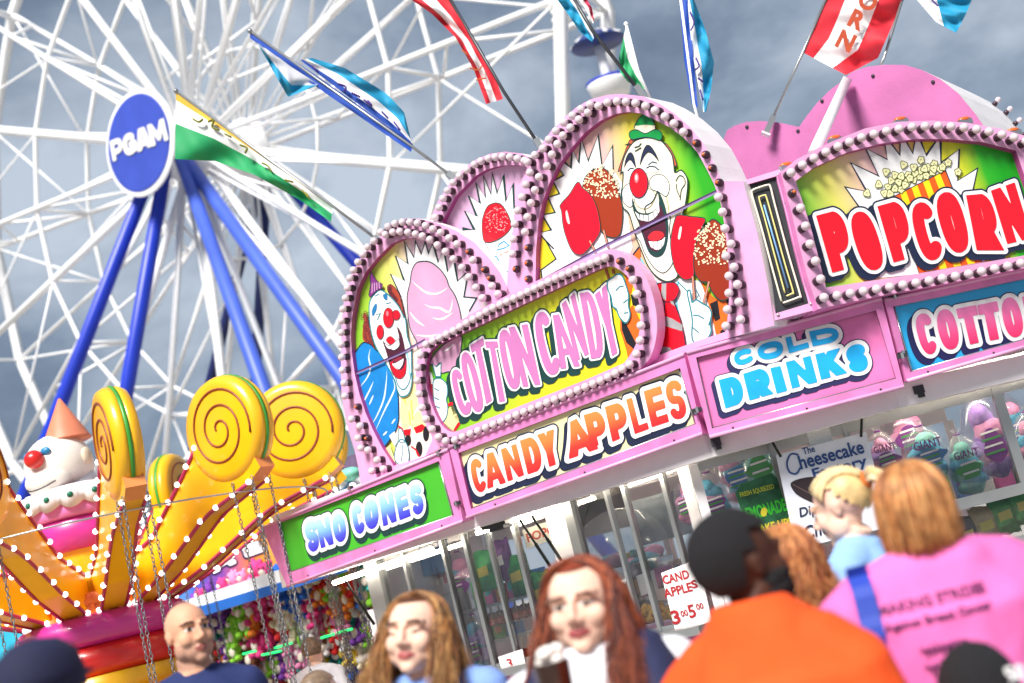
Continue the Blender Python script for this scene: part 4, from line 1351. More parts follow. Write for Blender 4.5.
# lower walls, counters
WL = PC.shifted(-.46)
h = PD.pt(700, 440, -.44)
WR = Plane((h.x, h.y), R(1))
ca = xy(WL.pt(372, 600))
cc_ = WL.pt(697, 540)
ZC, ZM = 1.17, 1.5
corner = xy(cc_)
re_ = xy(WR.pt(1100, 480))
low = [ca, corner, re_, BE, BA]
mb = MB()
prism(mb, low, .22, ZC - .06, pink_h)
wmb(mb, 'lower_wall')
mb = MB()
prism(mb, [p + Vector((.0, .02, 0)) for p in low], .14, .218, dark_m)
wmb(mb, 'chassis')
for a, b, n_ in ((ca, corner, WL.N), (corner, re_, WR.N)):
    mb = MB()
    prism(mb, [a, b, b + n_ * .26, a + n_ * .26], ZC - .055, ZC, alu)
    wmb(mb, 'counter')
# interior back wall, floor and ceiling
mb = MB()
bw = [BA - Vector((.2, .2, 0)), BE - Vector((.1, .25, 0))]
d = (bw[1] - bw[0]).normalized()
nb_ = Vector((d.y, -d.x, 0))
prism(mb, [bw[0], bw[1], bw[1] - nb_ * .05, bw[0] - nb_ * .05], ZC - .05, 1.5, int_w)
wmb(mb, 'back_wall')
mb = MB()
prism(mb, [bw[0], bw[1], bw[1] - nb_ * .05, bw[0] - nb_ * .05], ZB - .12, ZB + .04, int_w)
wmb(mb, 'back_header')
for t_ in (0, .2, .4, .6, .8, 1):
    p_ = bw[0].lerp(bw[1], t_)
    mb = MB()
    prism(mb, [p_ - d * .04, p_ + d * .04, p_ + d * .04 - nb_ * .05, p_ - d * .04 - nb_ * .05], 1.501, ZB - .121, int_w)
    wmb(mb, 'back_post')
mb = MB()
prism(mb, [ca - WL.N * .05, ca - WL.N * .13, BA - Vector((.2, .3, 0)), BA - Vector((.3, .22, 0))], ZC - .05, ZB + .04, int_w)
wmb(mb, 'end_wall')
# mullions, posts, rails, panes
def upright(PL, px, py, wd, z0, z1, m_, name, dp=.05):
    u, v = PL.uv(px, py)
    p = PL.O + PL.U * u
    mb_ = MB()
    a, b = p - PL.U * wd / 2, p + PL.U * wd / 2
    prism(mb_, [a + PL.N * dp / 2, b + PL.N * dp / 2, b - PL.N * dp / 2, a - PL.N * dp / 2], z0, z1, m_)
    return u, wmb(mb_, name)
def rail(PL, u0, u1, z0, z1, m_, name, dp=.045, off=0):
    a, b = PL.O + PL.U * u0 + PL.N * off, PL.O + PL.U * u1 + PL.N * off
    mb_ = MB()
    prism(mb_, [a + PL.N * dp / 2, b + PL.N * dp / 2, b - PL.N * dp / 2, a - PL.N * dp / 2], z0, z1, m_)
    return wmb(mb_, name)
def pane(PL, u0, u1, z0, z1, off=-.005):
    a, b = PL.O + PL.U * u0 + PL.N * off, PL.O + PL.U * u1 + PL.N * off
    mb_ = MB()
    prism(mb_, [a + PL.N * .003, b + PL.N * .003, b - PL.N * .003, a - PL.N * .003], z0, z1, wg)
    return wmb(mb_, 'window_pane')
us = []
for (px, py, wd, nm, m_) in ((384, 610, .14, 'post', gray_p), (412, 590, .025, 'mullion', alu), (456, 600, .024, 'mullion', alu), (481, 605, .032, 'mullion', alu), (503, 595, .024, 'mullion', alu), (530, 590, .032, 'mullion', alu),
                             (563, 535, .16, 'post', white_p), (577, 535, .075, 'post', gray_p), (622, 552, .022, 'mullion', alu), (641, 552, .028, 'mullion', alu), (681, 545, .03, 'mullion', alu), (694, 500, .08, 'post', white_p)):
    u, o = upright(WL, px, py, wd, ZC + .002, ZB - .002, m_, nm, .05 if nm == 'mullion' else .08)
    us.append((u, wd))
for (a, wa), (b, wb_) in zip(us, us[1:]):
    if b - a > wa / 2 + wb_ / 2 + .02:
        pane(WL, a + wa / 2, b - wb_ / 2, ZC + .03, ZB - .03)
rail(WL, us[0][0], us[5][0], ZB - .06, ZB - .003, alu, 'window_rail', .03)
rail(WL, us[7][0], us[-1][0], ZB - .06, ZB - .003, alu, 'window_rail', .03)
rail(WL, us[0][0], us[-1][0], ZC + .001, ZC + .03, alu, 'window_rail', .03)
ur = []
for (px, py, wd, nm, m_, z0) in ((702, 500, .06, 'post', white_p, ZC), (786, 500, .04, 'mullion', alu, ZC), (820, 440, .15, 'post', stl, ZC), (848, 440, .035, 'mullion', alu, ZM), (1008, 430, .06, 'mullion', alu, ZM), (1095, 430, .1, 'post', white_p, ZC)):
    u, o = upright(WR, px, py, wd, z0 + .002, ZB - .002, m_, nm)
    ur.append((u, wd))
rail(WR, ur[0][0], ur[-1][0], ZM - .035, ZM + .035, alu, 'window_rail', .075)
rail(WR, ur[0][0], ur[-1][0], ZB - .16, ZB - .09, alu, 'window_rail', .03)
rail(WR, ur[0][0], ur[-1][0], ZC + .001, ZC + .05, alu, 'window_rail', .06)
for (i, j) in ((0, 1), (3, 4), (4, 5)):
    pane(WR, ur[i][0] + ur[i][1] / 2, ur[j][0] - ur[j][1] / 2, ZM + .036, ZB - .165)
pane(WR, ur[2][0] + .08, ur[5][0] - .05, ZC + .055, ZM - .04)
# struts, hinge boxes, lamp
def strut(p, q, r_=.012):
    mb_ = MB()
    mb_.tube([p, p.lerp(q, .5), p.lerp(q, .52), q], [r_ * .7, r_ * .7, r_, r_], rubber, 8)
    wmb(mb_, 'gas_strut')
strut(PC.pt(520, 520, -.12), WL.pt(550, 566, .06))
strut(PC.pt(532, 516, -.12), WL.pt(561, 560, .06))
strut(PS.pt(345, 580, -.12), PS.pt(374, 624, -.4))
def hbox(PL, px, py, wd, hh, off=-.2):
    u, v = PL.uv(px, py, off)
    p = PL.O + PL.U * u + PL.N * off
    mb_ = MB()
    for dx, w2, z0, z1 in ((0, wd, v - hh / 2, v + hh / 2), (wd * .1, wd * .6, v - hh, v - hh / 2 - .001)):
        a, b = p + PL.U * (dx - w2 / 2), p + PL.U * (dx + w2 / 2)
        prism(mb_, [a + PL.N * .05, b + PL.N * .05, b - PL.N * .05, a - PL.N * .05], z0, z1, dark_m)
    wmb(mb_, 'hinge_box')
hbox(PC, 497, 523, .22, .05)
hbox(PD, 769, 428, .26, .045)
hbox(PD, 863, 403, .2, .045)
hbox(PD, 716, 442, .06, .05, -.1)
hbox(PT, 915, 391, .07, .05, -.1)
def tube_lamp(p, q):
    mb_ = MB()
    mb_.tube([p, q], .018, lampm, 10)
    wmb(mb_, 'lamp_tube')
tube_lamp(PS.pt(334, 583, -.22), PS.pt(432, 549, -.22))
tube_lamp(PC.pt(478, 537, -.25) + Vector((0, 0, .03)), PC.pt(560, 508, -.25) + Vector((0, 0, .03)))
tube_lamp(PC.pt(590, 497, -.25) + Vector((0, 0, .03)), PC.pt(676, 466, -.25) + Vector((0, 0, .03)))
tube_lamp(PC.pt(520, 520, -.28) + Vector((.25, 1.1, .16)), PC.pt(670, 470, -.28) + Vector((.25, 1.1, .16)))
tube_lamp(WR.pt(740, 430, -1.0) + Vector((0, 0, .06)), WR.pt(960, 380, -1.0) + Vector((0, 0, .1)))
tube_lamp(WR.pt(850, 405, -.15), WR.pt(1040, 360, -.15))
# shelves
for PL, a, b, dp, z in ((WL, 470, 545, -.35, 1.62), (WL, 470, 545, -.35, 1.36), (WL, 400, 470, -1.2, 1.55), (WL, 590, 690, -.9, 1.45)):
    u0, _ = PL.uv(a, 600, dp)
    u1, _ = PL.uv(b, 600, dp)
    rail(PL, u0, u1, z - .02, z, gray_p, 'shelf', .3, dp)
u0, _ = WR.uv(705, 500, -.95)
u1, _ = WR.uv(1095, 500, -.95)
rail(WR, u0, u1, 1.48, 1.5, alu, 'shelf', .3, -.92)
rail(WR, u0, u1, 1.18, 1.2, alu, 'shelf', .3, -.24)
u0, _ = WR.uv(705, 500, -.25)
u1, _ = WR.uv(1095, 500, -.25)
rail(WR, u0, u1, ZM - .03, ZM - .01, alu, 'shelf', .34, -.25)

# ------------------------------------------------------------------ what stands and hangs in the windows
def plastic(key, tint, a=.45):
    if key in MATS:
        return MATS[key]
    m = bpy.data.materials.new(key)
    m.use_nodes = True
    t = m.node_tree
    t.nodes.remove(t.nodes['Principled BSDF'])
    tr = t.nodes.new('ShaderNodeBsdfTransparent')
    df = t.nodes.new('ShaderNodeBsdfTranslucent')
    gl = t.nodes.new('ShaderNodeBsdfGlossy')
    gl.inputs['Roughness'].default_value = .12
    nn = t.nodes.new('ShaderNodeTexNoise')
    nn.inputs['Scale'].default_value = 14
    ma = t.nodes.new('ShaderNodeMath')
    ma.operation = 'MULTIPLY'
    ma.inputs[1].default_value = .3
    m1, m2 = t.nodes.new('ShaderNodeMixShader'), t.nodes.new('ShaderNodeMixShader')
    m2.inputs['Fac'].default_value = .07
    tr.inputs['Color'].default_value = tint
    t.links.new(nn.outputs['Fac'], ma.inputs[0])
    t.links.new(ma.outputs[0], m1.inputs['Fac'])
    t.links.new(tr.outputs[0], m1.inputs[1])
    t.links.new(df.outputs[0], m1.inputs[2])
    t.links.new(m1.outputs[0], m2.inputs[1])
    t.links.new(gl.outputs[0], m2.inputs[2])
    t.links.new(m2.outputs[0], t.nodes['Material Output'].inputs['Surface'])
    MATS[key] = m
    return m
clear_bag = plastic('clear_bag_plastic', (.98, .99, 1, 1))
fl = {c: mat('candy_floss_' + c, hx, .9, var=.2, scale=14, bump=.6, bscale=60, sub=.2) for c, hx in (('blue', '#62b7d6'), ('pink', '#e59cc4'), ('violet', '#a985cf'), ('mint', '#8fd6c8'))}
lab_p, lab_g, lab_b = mat('label_purple', '#7f2e8c', .4, var=.15), mat('label_green', '#3fa03f', .4, var=.15), mat('label_blue', '#3c7fc4', .4, var=.15)
def bag(PL, px, py, off, wd0, hh0, c1, c2, lab, label, text=None, group='bags of cotton candy behind the window glass'):
    wd, hh = wd0 * 1.2, hh0 * 1.15
    u, v = PL.uv(px, py, off)
    t = thing('cotton_candy_bag', label, 'candy bag', PL.mtx(u, v - hh * .5, off), group)
    q = MB()
    prof = [(.02, 0), (.4, .01), (.49, .06), (.5, .3), (.47, .55), (.38, .74), (.2, .86), (.07, .92), (.10, .96), (.13, 1.0)]
    ph = rnd.uniform(0, 6)
    vs_, fs, n = [], [], 18
    for r_, z in prof:
        for j in range(n):
            a = 2 * math.pi * j / n
            w_ = 1 + .07 * math.sin(3 * a + ph + z * 5) + .04 * math.sin(7 * a + z * 9)
            vs_.append((r_ * wd * w_ * math.cos(a), r_ * wd * .55 * w_ * math.sin(a), z * hh))
    for i in range(len(prof) - 1):
        for j in range(n):
            fs.append((i * n + j, i * n + (j + 1) % n, (i + 1) * n + (j + 1) % n, (i + 1) * n + j))
    q.add(vs_, fs, clear_bag, smooth=True)
    q.build('bag_film', t)
    q = MB()
    for k in range(7):
        q.ball((rnd.uniform(-.1, .1) * wd, rnd.uniform(-.04, .04) * wd, hh * (.13 + .09 * k)), (wd * rnd.uniform(.34, .4) * (1 - .4 * max(0, k - 4) / 2), wd * .2, hh * .13), fl[c1] if (k + int(ph)) % 3 else fl[c2], 14, 9, jig=.25)
    q.build('candy_floss', t)
    q = MB()
    y = -.30 * wd
    lw_, lz_, lh_ = rnd.uniform(.22, .34), rnd.uniform(.30, .42), rnd.uniform(.11, .18)
    pts = [(lw_ * wd * math.cos(a) * (1 + .22 * math.sin(3 * a + ph)) + .04 * wd * math.sin(ph), hh * (lz_ + lh_ * math.sin(a) * (1 + .12 * math.cos(2 * a + ph)))) for a in [2 * math.pi * k / 22 for k in range(22)]]
    q.add([(p[0], y, p[1]) for p in pts], [tuple(range(22))], lab)
    for k in range(4):
        zz = hh * (.24 + .07 * k)
        q.add([(-.22 * wd, y - .003, zz), (.2 * wd, y - .003, zz + .01), (.18 * wd, y - .003, zz + .022), (-.2 * wd, y - .003, zz + .014)], [(0, 1, 2, 3)], pw if k % 2 else lab_g)
    if text:
        put_text(q, text, Matrix.Translation((0, y - .005, hh * .6)) @ TXT, wd * .26, lab_p, .0012, width=wd * .6)
    q.build('printed_label', t)
    q = MB()
    q.tube([(.075 * wd * math.cos(a), .05 * wd * math.sin(a), hh * .915) for a in [math.pi * 2 * k / 10 for k in range(10)]], .006, lab_p, 6, closed=True)
    q.build('tie', t)
    return t
bag(WR, 884, 455, -.22, .2, .33, 'pink', 'violet', lab_p, 'small cotton candy bag with GIANT print, right behind the ponytailed customer', 'GIANT')
bag(WR, 926, 452, -.22, .25, .36, 'blue', 'mint', lab_b, 'cotton candy bag of pale blue floss with GIANT print over the red-blond customer', 'GIANT')
bag(WR, 965, 462, -.2, .22, .38, 'mint', 'blue', lab_g, 'cotton candy bag with green and blue label leaning on the tall purple bag', 'GIANT')
bag(WR, 985, 430, -.36, .26, .56, 'violet', 'pink', lab_p, 'tallest cotton candy bag in the window with a big purple label')
bag(WR, 1010, 425, -.5, .24, .44, 'blue', 'pink', lab_b, 'blue and pink cotton candy bag partly behind the aluminium mullion')
bag(WR, 1034, 440, -.25, .24, .4, 'pink', 'blue', lab_p, 'cotton candy bag at the window edge right of the mullion')
bag(WR, 905, 430, -.6, .24, .4, 'pink', 'pink', lab_p, 'pale pink cotton candy bag in the second row behind the GIANT bags')
bag(WR, 713, 498, -.25, .22, .36, 'blue', 'pink', lab_p, 'cotton candy bag in the corner window above the bearded man')
bag(WR, 735, 470, -.5, .26, .4, 'pink', 'blue', lab_b, 'pink cotton candy bag hung high over the lemonade sign')
bag(WR, 757, 462, -.45, .24, .36, 'mint', 'blue', lab_g, 'mint cotton candy bag hung beside the cheesecake sign')
bag(WL, 478, 640, -.2, .2, .4, 'violet', 'blue', lab_p, 'purple cotton candy bag on the counter behind the tall mullions')
bag(WL, 462, 575, -.8, .28, .4, 'pink', 'blue', lab_p, 'large pink and blue cotton candy bag hanging at the back of the stand')
bag(WL, 688, 500, -.3, .18, .3, 'pink', 'violet', lab_p, 'pink cotton candy bag in the last pane before the white corner post')

foil_g = mat('green_foil', '#2f9a45', .3, .3, var=.35, scale=20, bump=.5)
foil_p = mat('purple_foil', '#6a2f78', .3, .3, var=.35, scale=20, bump=.5)
def snack(PL, px, py, off, wd, hh, m_, label, group):
    u, v = PL.uv(px, py, off)
    t = thing('snack_bag', label, 'snack bag', PL.mtx(u, v - hh / 2, off), group)
    q = MB()
    n = 16
    vs_, fs = [], []
    for i, (r_, dp, z) in enumerate(((.5, .02, 0), (.49, .16, .08), (.47, .24, .4), (.47, .22, .7), (.49, .1, .92), (.5, .02, 1))):
        for j in range(n):
            a = 2 * math.pi * j / n
            vs_.append((r_ * wd * math.copysign(abs(math.cos(a)) ** .6, math.cos(a)), dp * wd * math.sin(a), z * hh + .01 * math.sin(5 * a + i)))
    for i in range(5):
        for j in range(n):
            fs.append((i * n + j, i * n + (j + 1) % n, (i + 1) * n + (j + 1) % n, (i + 1) * n + j))
    q.add(vs_, fs, m_, smooth=True)
    q.build('bag_body', t)
    q = MB()
    y = -.26 * wd
    q.add([(-.25 * wd, y, .35 * hh), (.25 * wd, y, .38 * hh), (.25 * wd, y, .62 * hh), (-.25 * wd, y, .58 * hh)], [(0, 1, 2, 3)], pw if m_ is foil_p else mat('label_yellow', '#e0d24a', .4))
    q.build('printed_label', t)
G1 = 'foil snack bags in the stand windows'
for (px, py, m_, lb) in ((487, 570, foil_g, 'green foil bag hanging left of the purple one in the middle panes'), (502, 560, foil_p, 'purple foil bag hanging between two green ones'), (520, 575, foil_g, 'green foil bag hanging next to the popcorn sign'), (543, 592, foil_g, 'green foil bag low behind the woman in the navy vest')):
    snack(WL, px, py, -.3, .2, .3, m_, lb, G1)
for (px, py, m_, lb) in ((1003, 515, foil_g, 'green foil bag in the lower window under the purple bag'), (1022, 505, foil_g, 'green foil bag at the end of the lower window'), (985, 525, mat('tan_foil', '#b9a77c', .4, .2, var=.3, scale=20), 'tan paper bag in the lower window beside the pink shirt'), (966, 535, mat('navy_foil', '#23264a', .4, .2, var=.3, scale=20), 'dark navy bag in the lower window against the pink shirt')):
    snack(WR, px, py, -.16, .17, .24, m_, lb, G1)

# cartons and tubs on the shelves
CART = ['#d8343c', '#2f7fd0', '#e8c22f', '#37a24a', '#e06aa8', '#7b3fa0', '#f0ede4', '#ef7d2a', '#35b3b0']
CNAME = ['red', 'blue', 'yellow', 'green', 'pink', 'purple', 'white', 'orange', 'turquoise']
def carton(PL, u, z, off, wd, hh, ci, where):
    t = thing('candy_carton', CNAME[ci] + ' candy carton ' + where, 'carton', PL.mtx(u, z, off) @ Matrix.Rotation(rnd.uniform(-.2, .2), 4, 'Z'), CNAME[ci] + ' candy cartons ' + where)
    m_ = mat('carton_' + CNAME[ci], CART[ci], .4, var=.12)
    q = MB()
    q.box((-wd / 2, -.05, 0), (wd / 2, .05, hh), m_)
    q.build('box', t)
    q = MB()
    m2 = mat('carton_' + CNAME[(ci + 4) % 9], CART[(ci + 4) % 9], .4, var=.12)
    q.add([(-wd * .35, -.053, hh * .3), (wd * .35, -.053, hh * .36), (wd * .35, -.053, hh * .72), (-wd * .35, -.053, hh * .66)], [(0, 1, 2, 3)], m2)
    q.build('label', t)
def carton_row(PL, pa, pb, off, z, n_, where, h0=.12, h1=.2):
    ua, _ = PL.uv(pa, 580, off)
    ub, _ = PL.uv(pb, 580, off)
    for k in range(n_):
        carton(PL, ua + (ub - ua) * (k + .5) / n_, z + .002, off, (ub - ua) / n_ * .82, rnd.uniform(h0, h1), rnd.randrange(9), where)
carton_row(WL, 472, 545, -.4, 1.62, 6, 'on the upper shelf behind the middle panes')
carton_row(WL, 472, 510, -.42, 1.36, 3, 'on the lower shelf behind the middle panes', .08, .13)
carton_row(WL, 402, 470, -1.2, 1.55, 6, 'on the shelf behind the left panes')
carton_row(WL, 592, 690, -.92, 1.45, 8, 'on the shelf behind the dome', .14, .3)
carton_row(WR, 850, 1090, -.95, 1.5, 11, 'on the back rail behind the bags', .15, .34)
carton_row(WR, 705, 780, -.75, 1.5, 4, 'behind the lemonade sign', .15, .3)
carton_row(WR, 842, 960, -.2, 1.2, 6, 'in the lower window', .12, .22)
# candy apples on the tray and in a pile
ca_red = mat('candy_apple_glaze', '#9d1420', .12, var=.15, coat=.8)
stick_m = mat('apple_stick', '#d8c49a', .6)
b = MB()
b.lathe([(.008, -.034), (.03, -.026), (.04, 0), (.032, .026), (.012, .036), (.004, .03)], ca_red, 14)
APPLE = b.mesh('apple')
b = MB()
b.tube([(0, 0, .03), (0.004, 0, .12)], .005, stick_m, 6)
STICK = b.mesh('stick')
def candy_apple(PL, px, py, off, label, group):
    u, v = PL.uv(px, py, off)
    t = thing('candy_apple', label, 'candy apple', PL.mtx(u, v, off) @ Matrix.Rotation(rnd.uniform(0, 6), 4, 'Z'), group)
    inst(APPLE, 'fruit', t)
    inst(STICK, 'stick', t)
for r_ in range(2):
    for k in range(6):
        candy_apple(WL, 494 + k * 8 - r_ * 2, 622 - k * 2.2 - r_ * 5, -.3 - .09 * r_, 'glossy candy apple standing on the shelf behind the middle panes', 'candy apples on the window shelf')
for k in range(5):
    candy_apple(WL, 518 + k * 7, 656 - k * 3, -.16, 'red candy apple heaped low behind the middle panes', 'candy apples heaped on the counter')

# floss machine with a clear dome, steel cabinet, heap of popcorn
u, v = WL.uv(616, 545, -.42)
t = thing('floss_machine', 'steel cotton candy machine under a big clear dome in the middle window', 'candy machine', WL.mtx(u, 1.22, -.5))
b = MB()
b.lathe([(.2, 0), (.21, .12), (.12, .14), (.1, .2), (.30, .26), (.33, .42), (.325, .43), (.29, .27), (.05, .25)], stl, 32)
b.build('bowl', t)
b = MB()
b.lathe([(.325, .43), (.33, .55), (.3, .68), (.22, .78), (.1, .83), (.0, .84)], plastic('dome_plastic', (.85, .9, .92, 1)), 32)
b.build('dome', t)
b = MB()
b.lathe([(.05, .25), (.06, .36), (.03, .4)], dark_m, 16)
b.build('spinner_head', t)
b = MB()
for k in range(9):
    a = k * .7
    b.ball((.2 * math.cos(a), .2 * math.sin(a), .42 + .05 * math.sin(k * 2)), (.08, .08, .06), fl['pink' if k % 2 else 'blue'], 12, 8, jig=.3)
b.build('floss', t)
u, v = WL.uv(447, 590, -.8)
t = thing('steel_cabinet', 'stainless steel warmer cabinet behind the left panes', 'cabinet', WL.mtx(u, 1.17, -.9))
b = MB()
b.box((-.3, -.2, 0), (.3, .2, .7), stl)
b.build('body', t)
b = MB()
b.box((-.26, -.225, .06), (.26, -.2005, .62), int_d)
b.build('door', t)
b = MB()
b.tube([(.2, -.26, .2), (.2, -.26, .5)], .012, chrome, 8)
b.build('handle', t)
u, v = WL.uv(400, 580, -.7)
t = thing('drink_dispenser', 'red fronted drink dispenser behind the left panes', 'dispenser', WL.mtx(u, 1.56, -1.2))
b = MB()
b.box((-.17, -.13, 0), (.17, .13, .42), mat('dispenser_red', '#c32230', .35, var=.1))
b.build('body', t)
b = MB()
b.box((-.14, -.145, .16), (.14, -.1305, .38), pw)
b.build('front_panel', t)
for x in (-.08, .08):
    b = MB()
    b.lathe([(.02, .08), (.02, .13), (.008, .05)], chrome, 10, Matrix.Translation((x, -.15, 0)))
    b.build('tap', t)
pop = mat('popcorn', '#e6b45a', .8, var=.3, scale=40, bump=.8)
b = MB()
for k in range(150):
    a, r_ = rnd.uniform(0, 6.3), math.sqrt(rnd.random()) * .24
    b.ball((r_ * math.cos(a), r_ * .6 * math.sin(a), (.24 - r_) * .5 + rnd.uniform(0, .02)), rnd.uniform(.014, .024), pop, 7, 5, jig=.5)
o = b.build('popcorn_heap')
o.matrix_world = WL.mtx(WL.uv(648, 606, -.2)[0], 1.23, -.22)
tag(o, 'golden heap of loose popcorn behind the glass beside the price card', 'popcorn')
# dark shapes at the back of the kitchen
for i, (px, py, m_, w_, h_, lb) in enumerate(((600, 510, mat('dark_box', '#3c3330', .5, var=.3), .3, .35, 'dark brown carton on the shelf behind the dome'), (660, 520, mat('steel_box', '#8d9297', .3, .6, var=.3), .35, .3, 'grey steel box on the shelf behind the price card'), (430, 560, mat('blue_box', '#3a6fa8', .5, var=.2), .25, .25, 'blue carton on the back shelf over the steel cabinet'))):
    u, v = WL.uv(px, py, -.95)
    t = thing('storage_box', lb, 'box', WL.mtx(u, v - h_ / 2, -.95), 'boxes on the shelves inside the stand')
    b = MB()
    b.box((-w_ / 2, -.12, 0), (w_ / 2, .12, h_), m_)
    b.build('body', t)
    b = MB()
    b.box((-w_ / 2 - .006, -.126, h_ + .001), (w_ / 2 + .006, .126, h_ + .03), m_)
    b.build('lid', t)

# ------------------------------------------------------------------ cards and posters in the windows
def card(PL, name, label, quad, off, base, lines, group=None, shapes=None, back=pw):
    B = Board(PL, name, label, 'sign', quad, group)
    q = MB()
    B.slab(q, quad, off - .008, off, base, back)
    q.build('panel', B.root)
    if lines:
        q = MB()
        for k, (txt, c, hpx, wpx, m_, bold, *rest) in enumerate(lines):
            a = Vector(B.L((c[0] - wpx / 2, c[1] + wpx / 2 * (rest[0] if rest else .26)), off))
            b_ = Vector(B.L((c[0] + wpx / 2, c[1] - wpx / 2 * (rest[0] if rest else .26)), off))
            mid = (a + b_) / 2
            d_ = b_ - a
            vs_, fs = text_mesh(txt, 1.0, bold, rest[1] if len(rest) > 1 else 0)
            w0 = max(p.x for p in vs_) - min(p.x for p in vs_)
            h0 = max(p.y for p in vs_) - min(p.y for p in vs_)
            xm = (max(p.x for p in vs_) + min(p.x for p in vs_)) / 2
            ym = (max(p.y for p in vs_) + min(p.y for p in vs_)) / 2
            t0 = Vector(B.L((c[0], c[1]), off))
            t1 = Vector(B.L((c[0] + hpx * .25, c[1] + hpx), off))
            hgt = (t1 - t0).length
            ex = d_ / w0
            ey = Vector((-d_.y, d_.x)).normalized() * hgt / h0
            q.add([(mid.x + ex.x * (p.x - xm) + ey.x * (p.y - ym), -off - .0035 - k * .0004, mid.y + ex.y * (p.x - xm) + ey.y * (p.y - ym)) for p in vs_], fs, m_)
        q.build('lettering', B.root)
    if shapes:
        q = MB()
        shapes(B, q, off)
        q.build('picture', B.root)
    return B
ltr_red = mat('letter_dark_red', '#a8242c', .45)
ltr_navy = mat('letter_blue', '#274a86', .45)
card(WL, 'price_card', 'white price card reading CANDY APPLES taped inside the pane by the orange shirt', [(661, 573), (698, 559), (712, 622), (676, 634)], .03, pw,
     [('CAND', (676, 577), 9, 26, ltr_red, .03), ('APPLE', (678, 590), 9, 28, ltr_red, .03), ('S', (694.5, 584), 8, 6, ltr_red, .03), ('3', (676, 617), 14, 8, ltr_red, .03), ('5', (692, 611), 13, 7, ltr_red, .02), ('00', (684.5, 613), 6, 7, ltr_red, .02), ('00', (700, 606), 6, 7, ltr_red, .02)])
card(WL, 'paper_card', 'small plain white card on the pane left of the price card', [(636, 576), (653, 570), (658, 590), (641, 596)], -.1, pw, None)
card(WL, 'paper_card', 'white menu card low between the mullions behind the heaped apples', [(498, 657), (522, 649), (526, 667), (503, 675)], .03, pw, [('3', (510, 663), 9, 5, ltr_red, .02)])
card(WL, 'window_sign', 'cream window sign reading POPC half hidden behind the white post', [(522, 530), (558, 518), (562, 536), (527, 549)], -.06, mat('card_cream', '#eee6d4', .5), [('POPC', (541, 533.5), 9, 28, mat('letter_orange_red', '#c9502c', .45), .03, .34)])
def lemon(B, q, off):
    B.shape(q, ell(764, 512, 3.2, 4.6, 14, .2), off + .0046, mat('print_lemon', '#efe03a'), None)
    for st in ([(757, 545), (768, 541)], [(772, 538), (786, 533)], [(760, 538), (784, 529)]):
        B.stroke(q, st, 2.2, off + .004, lab_p)
card(WR, 'lemonade_sign', 'dark green sign reading LEMONADE with yellow and green letters in the corner window', [(735, 493), (741, 484), (772, 473), (777, 478), (796, 541), (756, 554)], .03, mat('sign_deep_green', '#2a6a44', .4, var=.5, scale=12),
     [('FRESH SQUEEZED', (757, 491), 5.5, 34, mat('letter_lime', '#c8d63a', .4), .02), ('LEMONADE', (764, 510), 13, 44, mat('letter_green', '#3fd03a', .4), .035), ('SHAKE-UPS', (771, 527), 9.5, 42, mat('letter_yellow', '#e8e03a', .4), .03)], None, lemon)
def cake(B, q, off):
    B.shape(q, Z(680, 370, (330, 335), (370, 320), (425, 318), (500, 330), (505, 372), (480, 420), (410, 400), (360, 378), (338, 360), k=2.971), off + .0045, mat('print_chocolate', '#2e2226', .4, var=.3), None)
    B.stroke(q, Z(680, 370, (335, 340), (420, 385), (480, 400), k=2.971), .8, off + .0062, mat('print_choc_light', '#6d5a58', .4))
    a = Z(680, 370, (352, 252), (330, 250), (318, 275), (325, 302), (345, 308), (358, 290), k=2.971)
    B.stroke(q, catmull(a, False), 1.8, off + .0048, ltr_navy)
BS = card(WR, 'hanging_sign', 'white hanging sign reading The Cheesecake Factory over a dark chocolate slice', [(776, 455), (866, 432), (889, 527), (796, 549)], .2, mat('sign_cool_white', '#dfe3ee', .4, var=.03),
     [('The', (808.5, 450), 7, 12, ltr_navy, .02), ('heesecake', (831, 454.5), 14, 64, ltr_navy, .025), ('Factory', (840, 468.5), 13, 54, ltr_navy, .025), ('Dip', (808, 512), 12, 18, ink, .02, .26, .2), ('Che', (816, 530), 13, 24, ink, .02, .26, .2)], None, cake)
for (p, q_) in (((781, 457), (769, 436)), ((861, 437), (862, 412))):
    b = MB()
    a = B_ = BS.L(p, .2)
    c = BS.L(q_, .2)
    b.tube([(a[0], -.2, a[1]), (c[0], -.2, c[1])], .009, rubber, 6)
    b.build('hanging_cord', BS.root)

# ------------------------------------------------------------------ the arched board on the far side, seen from its back
h = LU.pt(850, 120, -2.3)
BK = Plane((h.x, h.y), R(34))
B = Board(BK, 'marquee_board', 'weathered pink back of an arched board on the far side of the stand', 'sign', [(727, 60), (985, 200)], MARQ)
mb = MB()
out = [(720, 150), (727, 130), (735, 125.5), (746, 122), (760, 121), (776, 122), (790, 125), (799, 127), (807.5, 115), (817.5, 102.5), (830, 90), (841, 82), (852, 72), (866, 67), (884, 64.7), (905, 65), (922, 70), (940, 79), (958, 93), (974.7, 113), (988, 132), (1000, 160), (1010, 200), (750, 230)]
B.slab(mb, out, -1.2, .0, pink_b, white_p)
mb.build('board', B.root)
mb = MB()
for (x, y) in ((747, 127), (798, 131), (822, 101), (873, 76), (933, 82)):
    u, v = B.L((x, y), .002)
    mb.lathe([(.014, 0), (.014, .006), (.006, .01)], dark_m, 8, Matrix.Translation((u, -.002, v)) @ Matrix.Rotation(R(90), 4, 'X'))
mb.build('bolt', B.root)
rim_p = [Vector(B.L(p, 0)) for p in resample([(890, 64.7), (905, 65), (922, 70), (940, 79), (958, 93), (974.7, 113), (988, 132), (1000, 160), (1010, 200)], 14)]
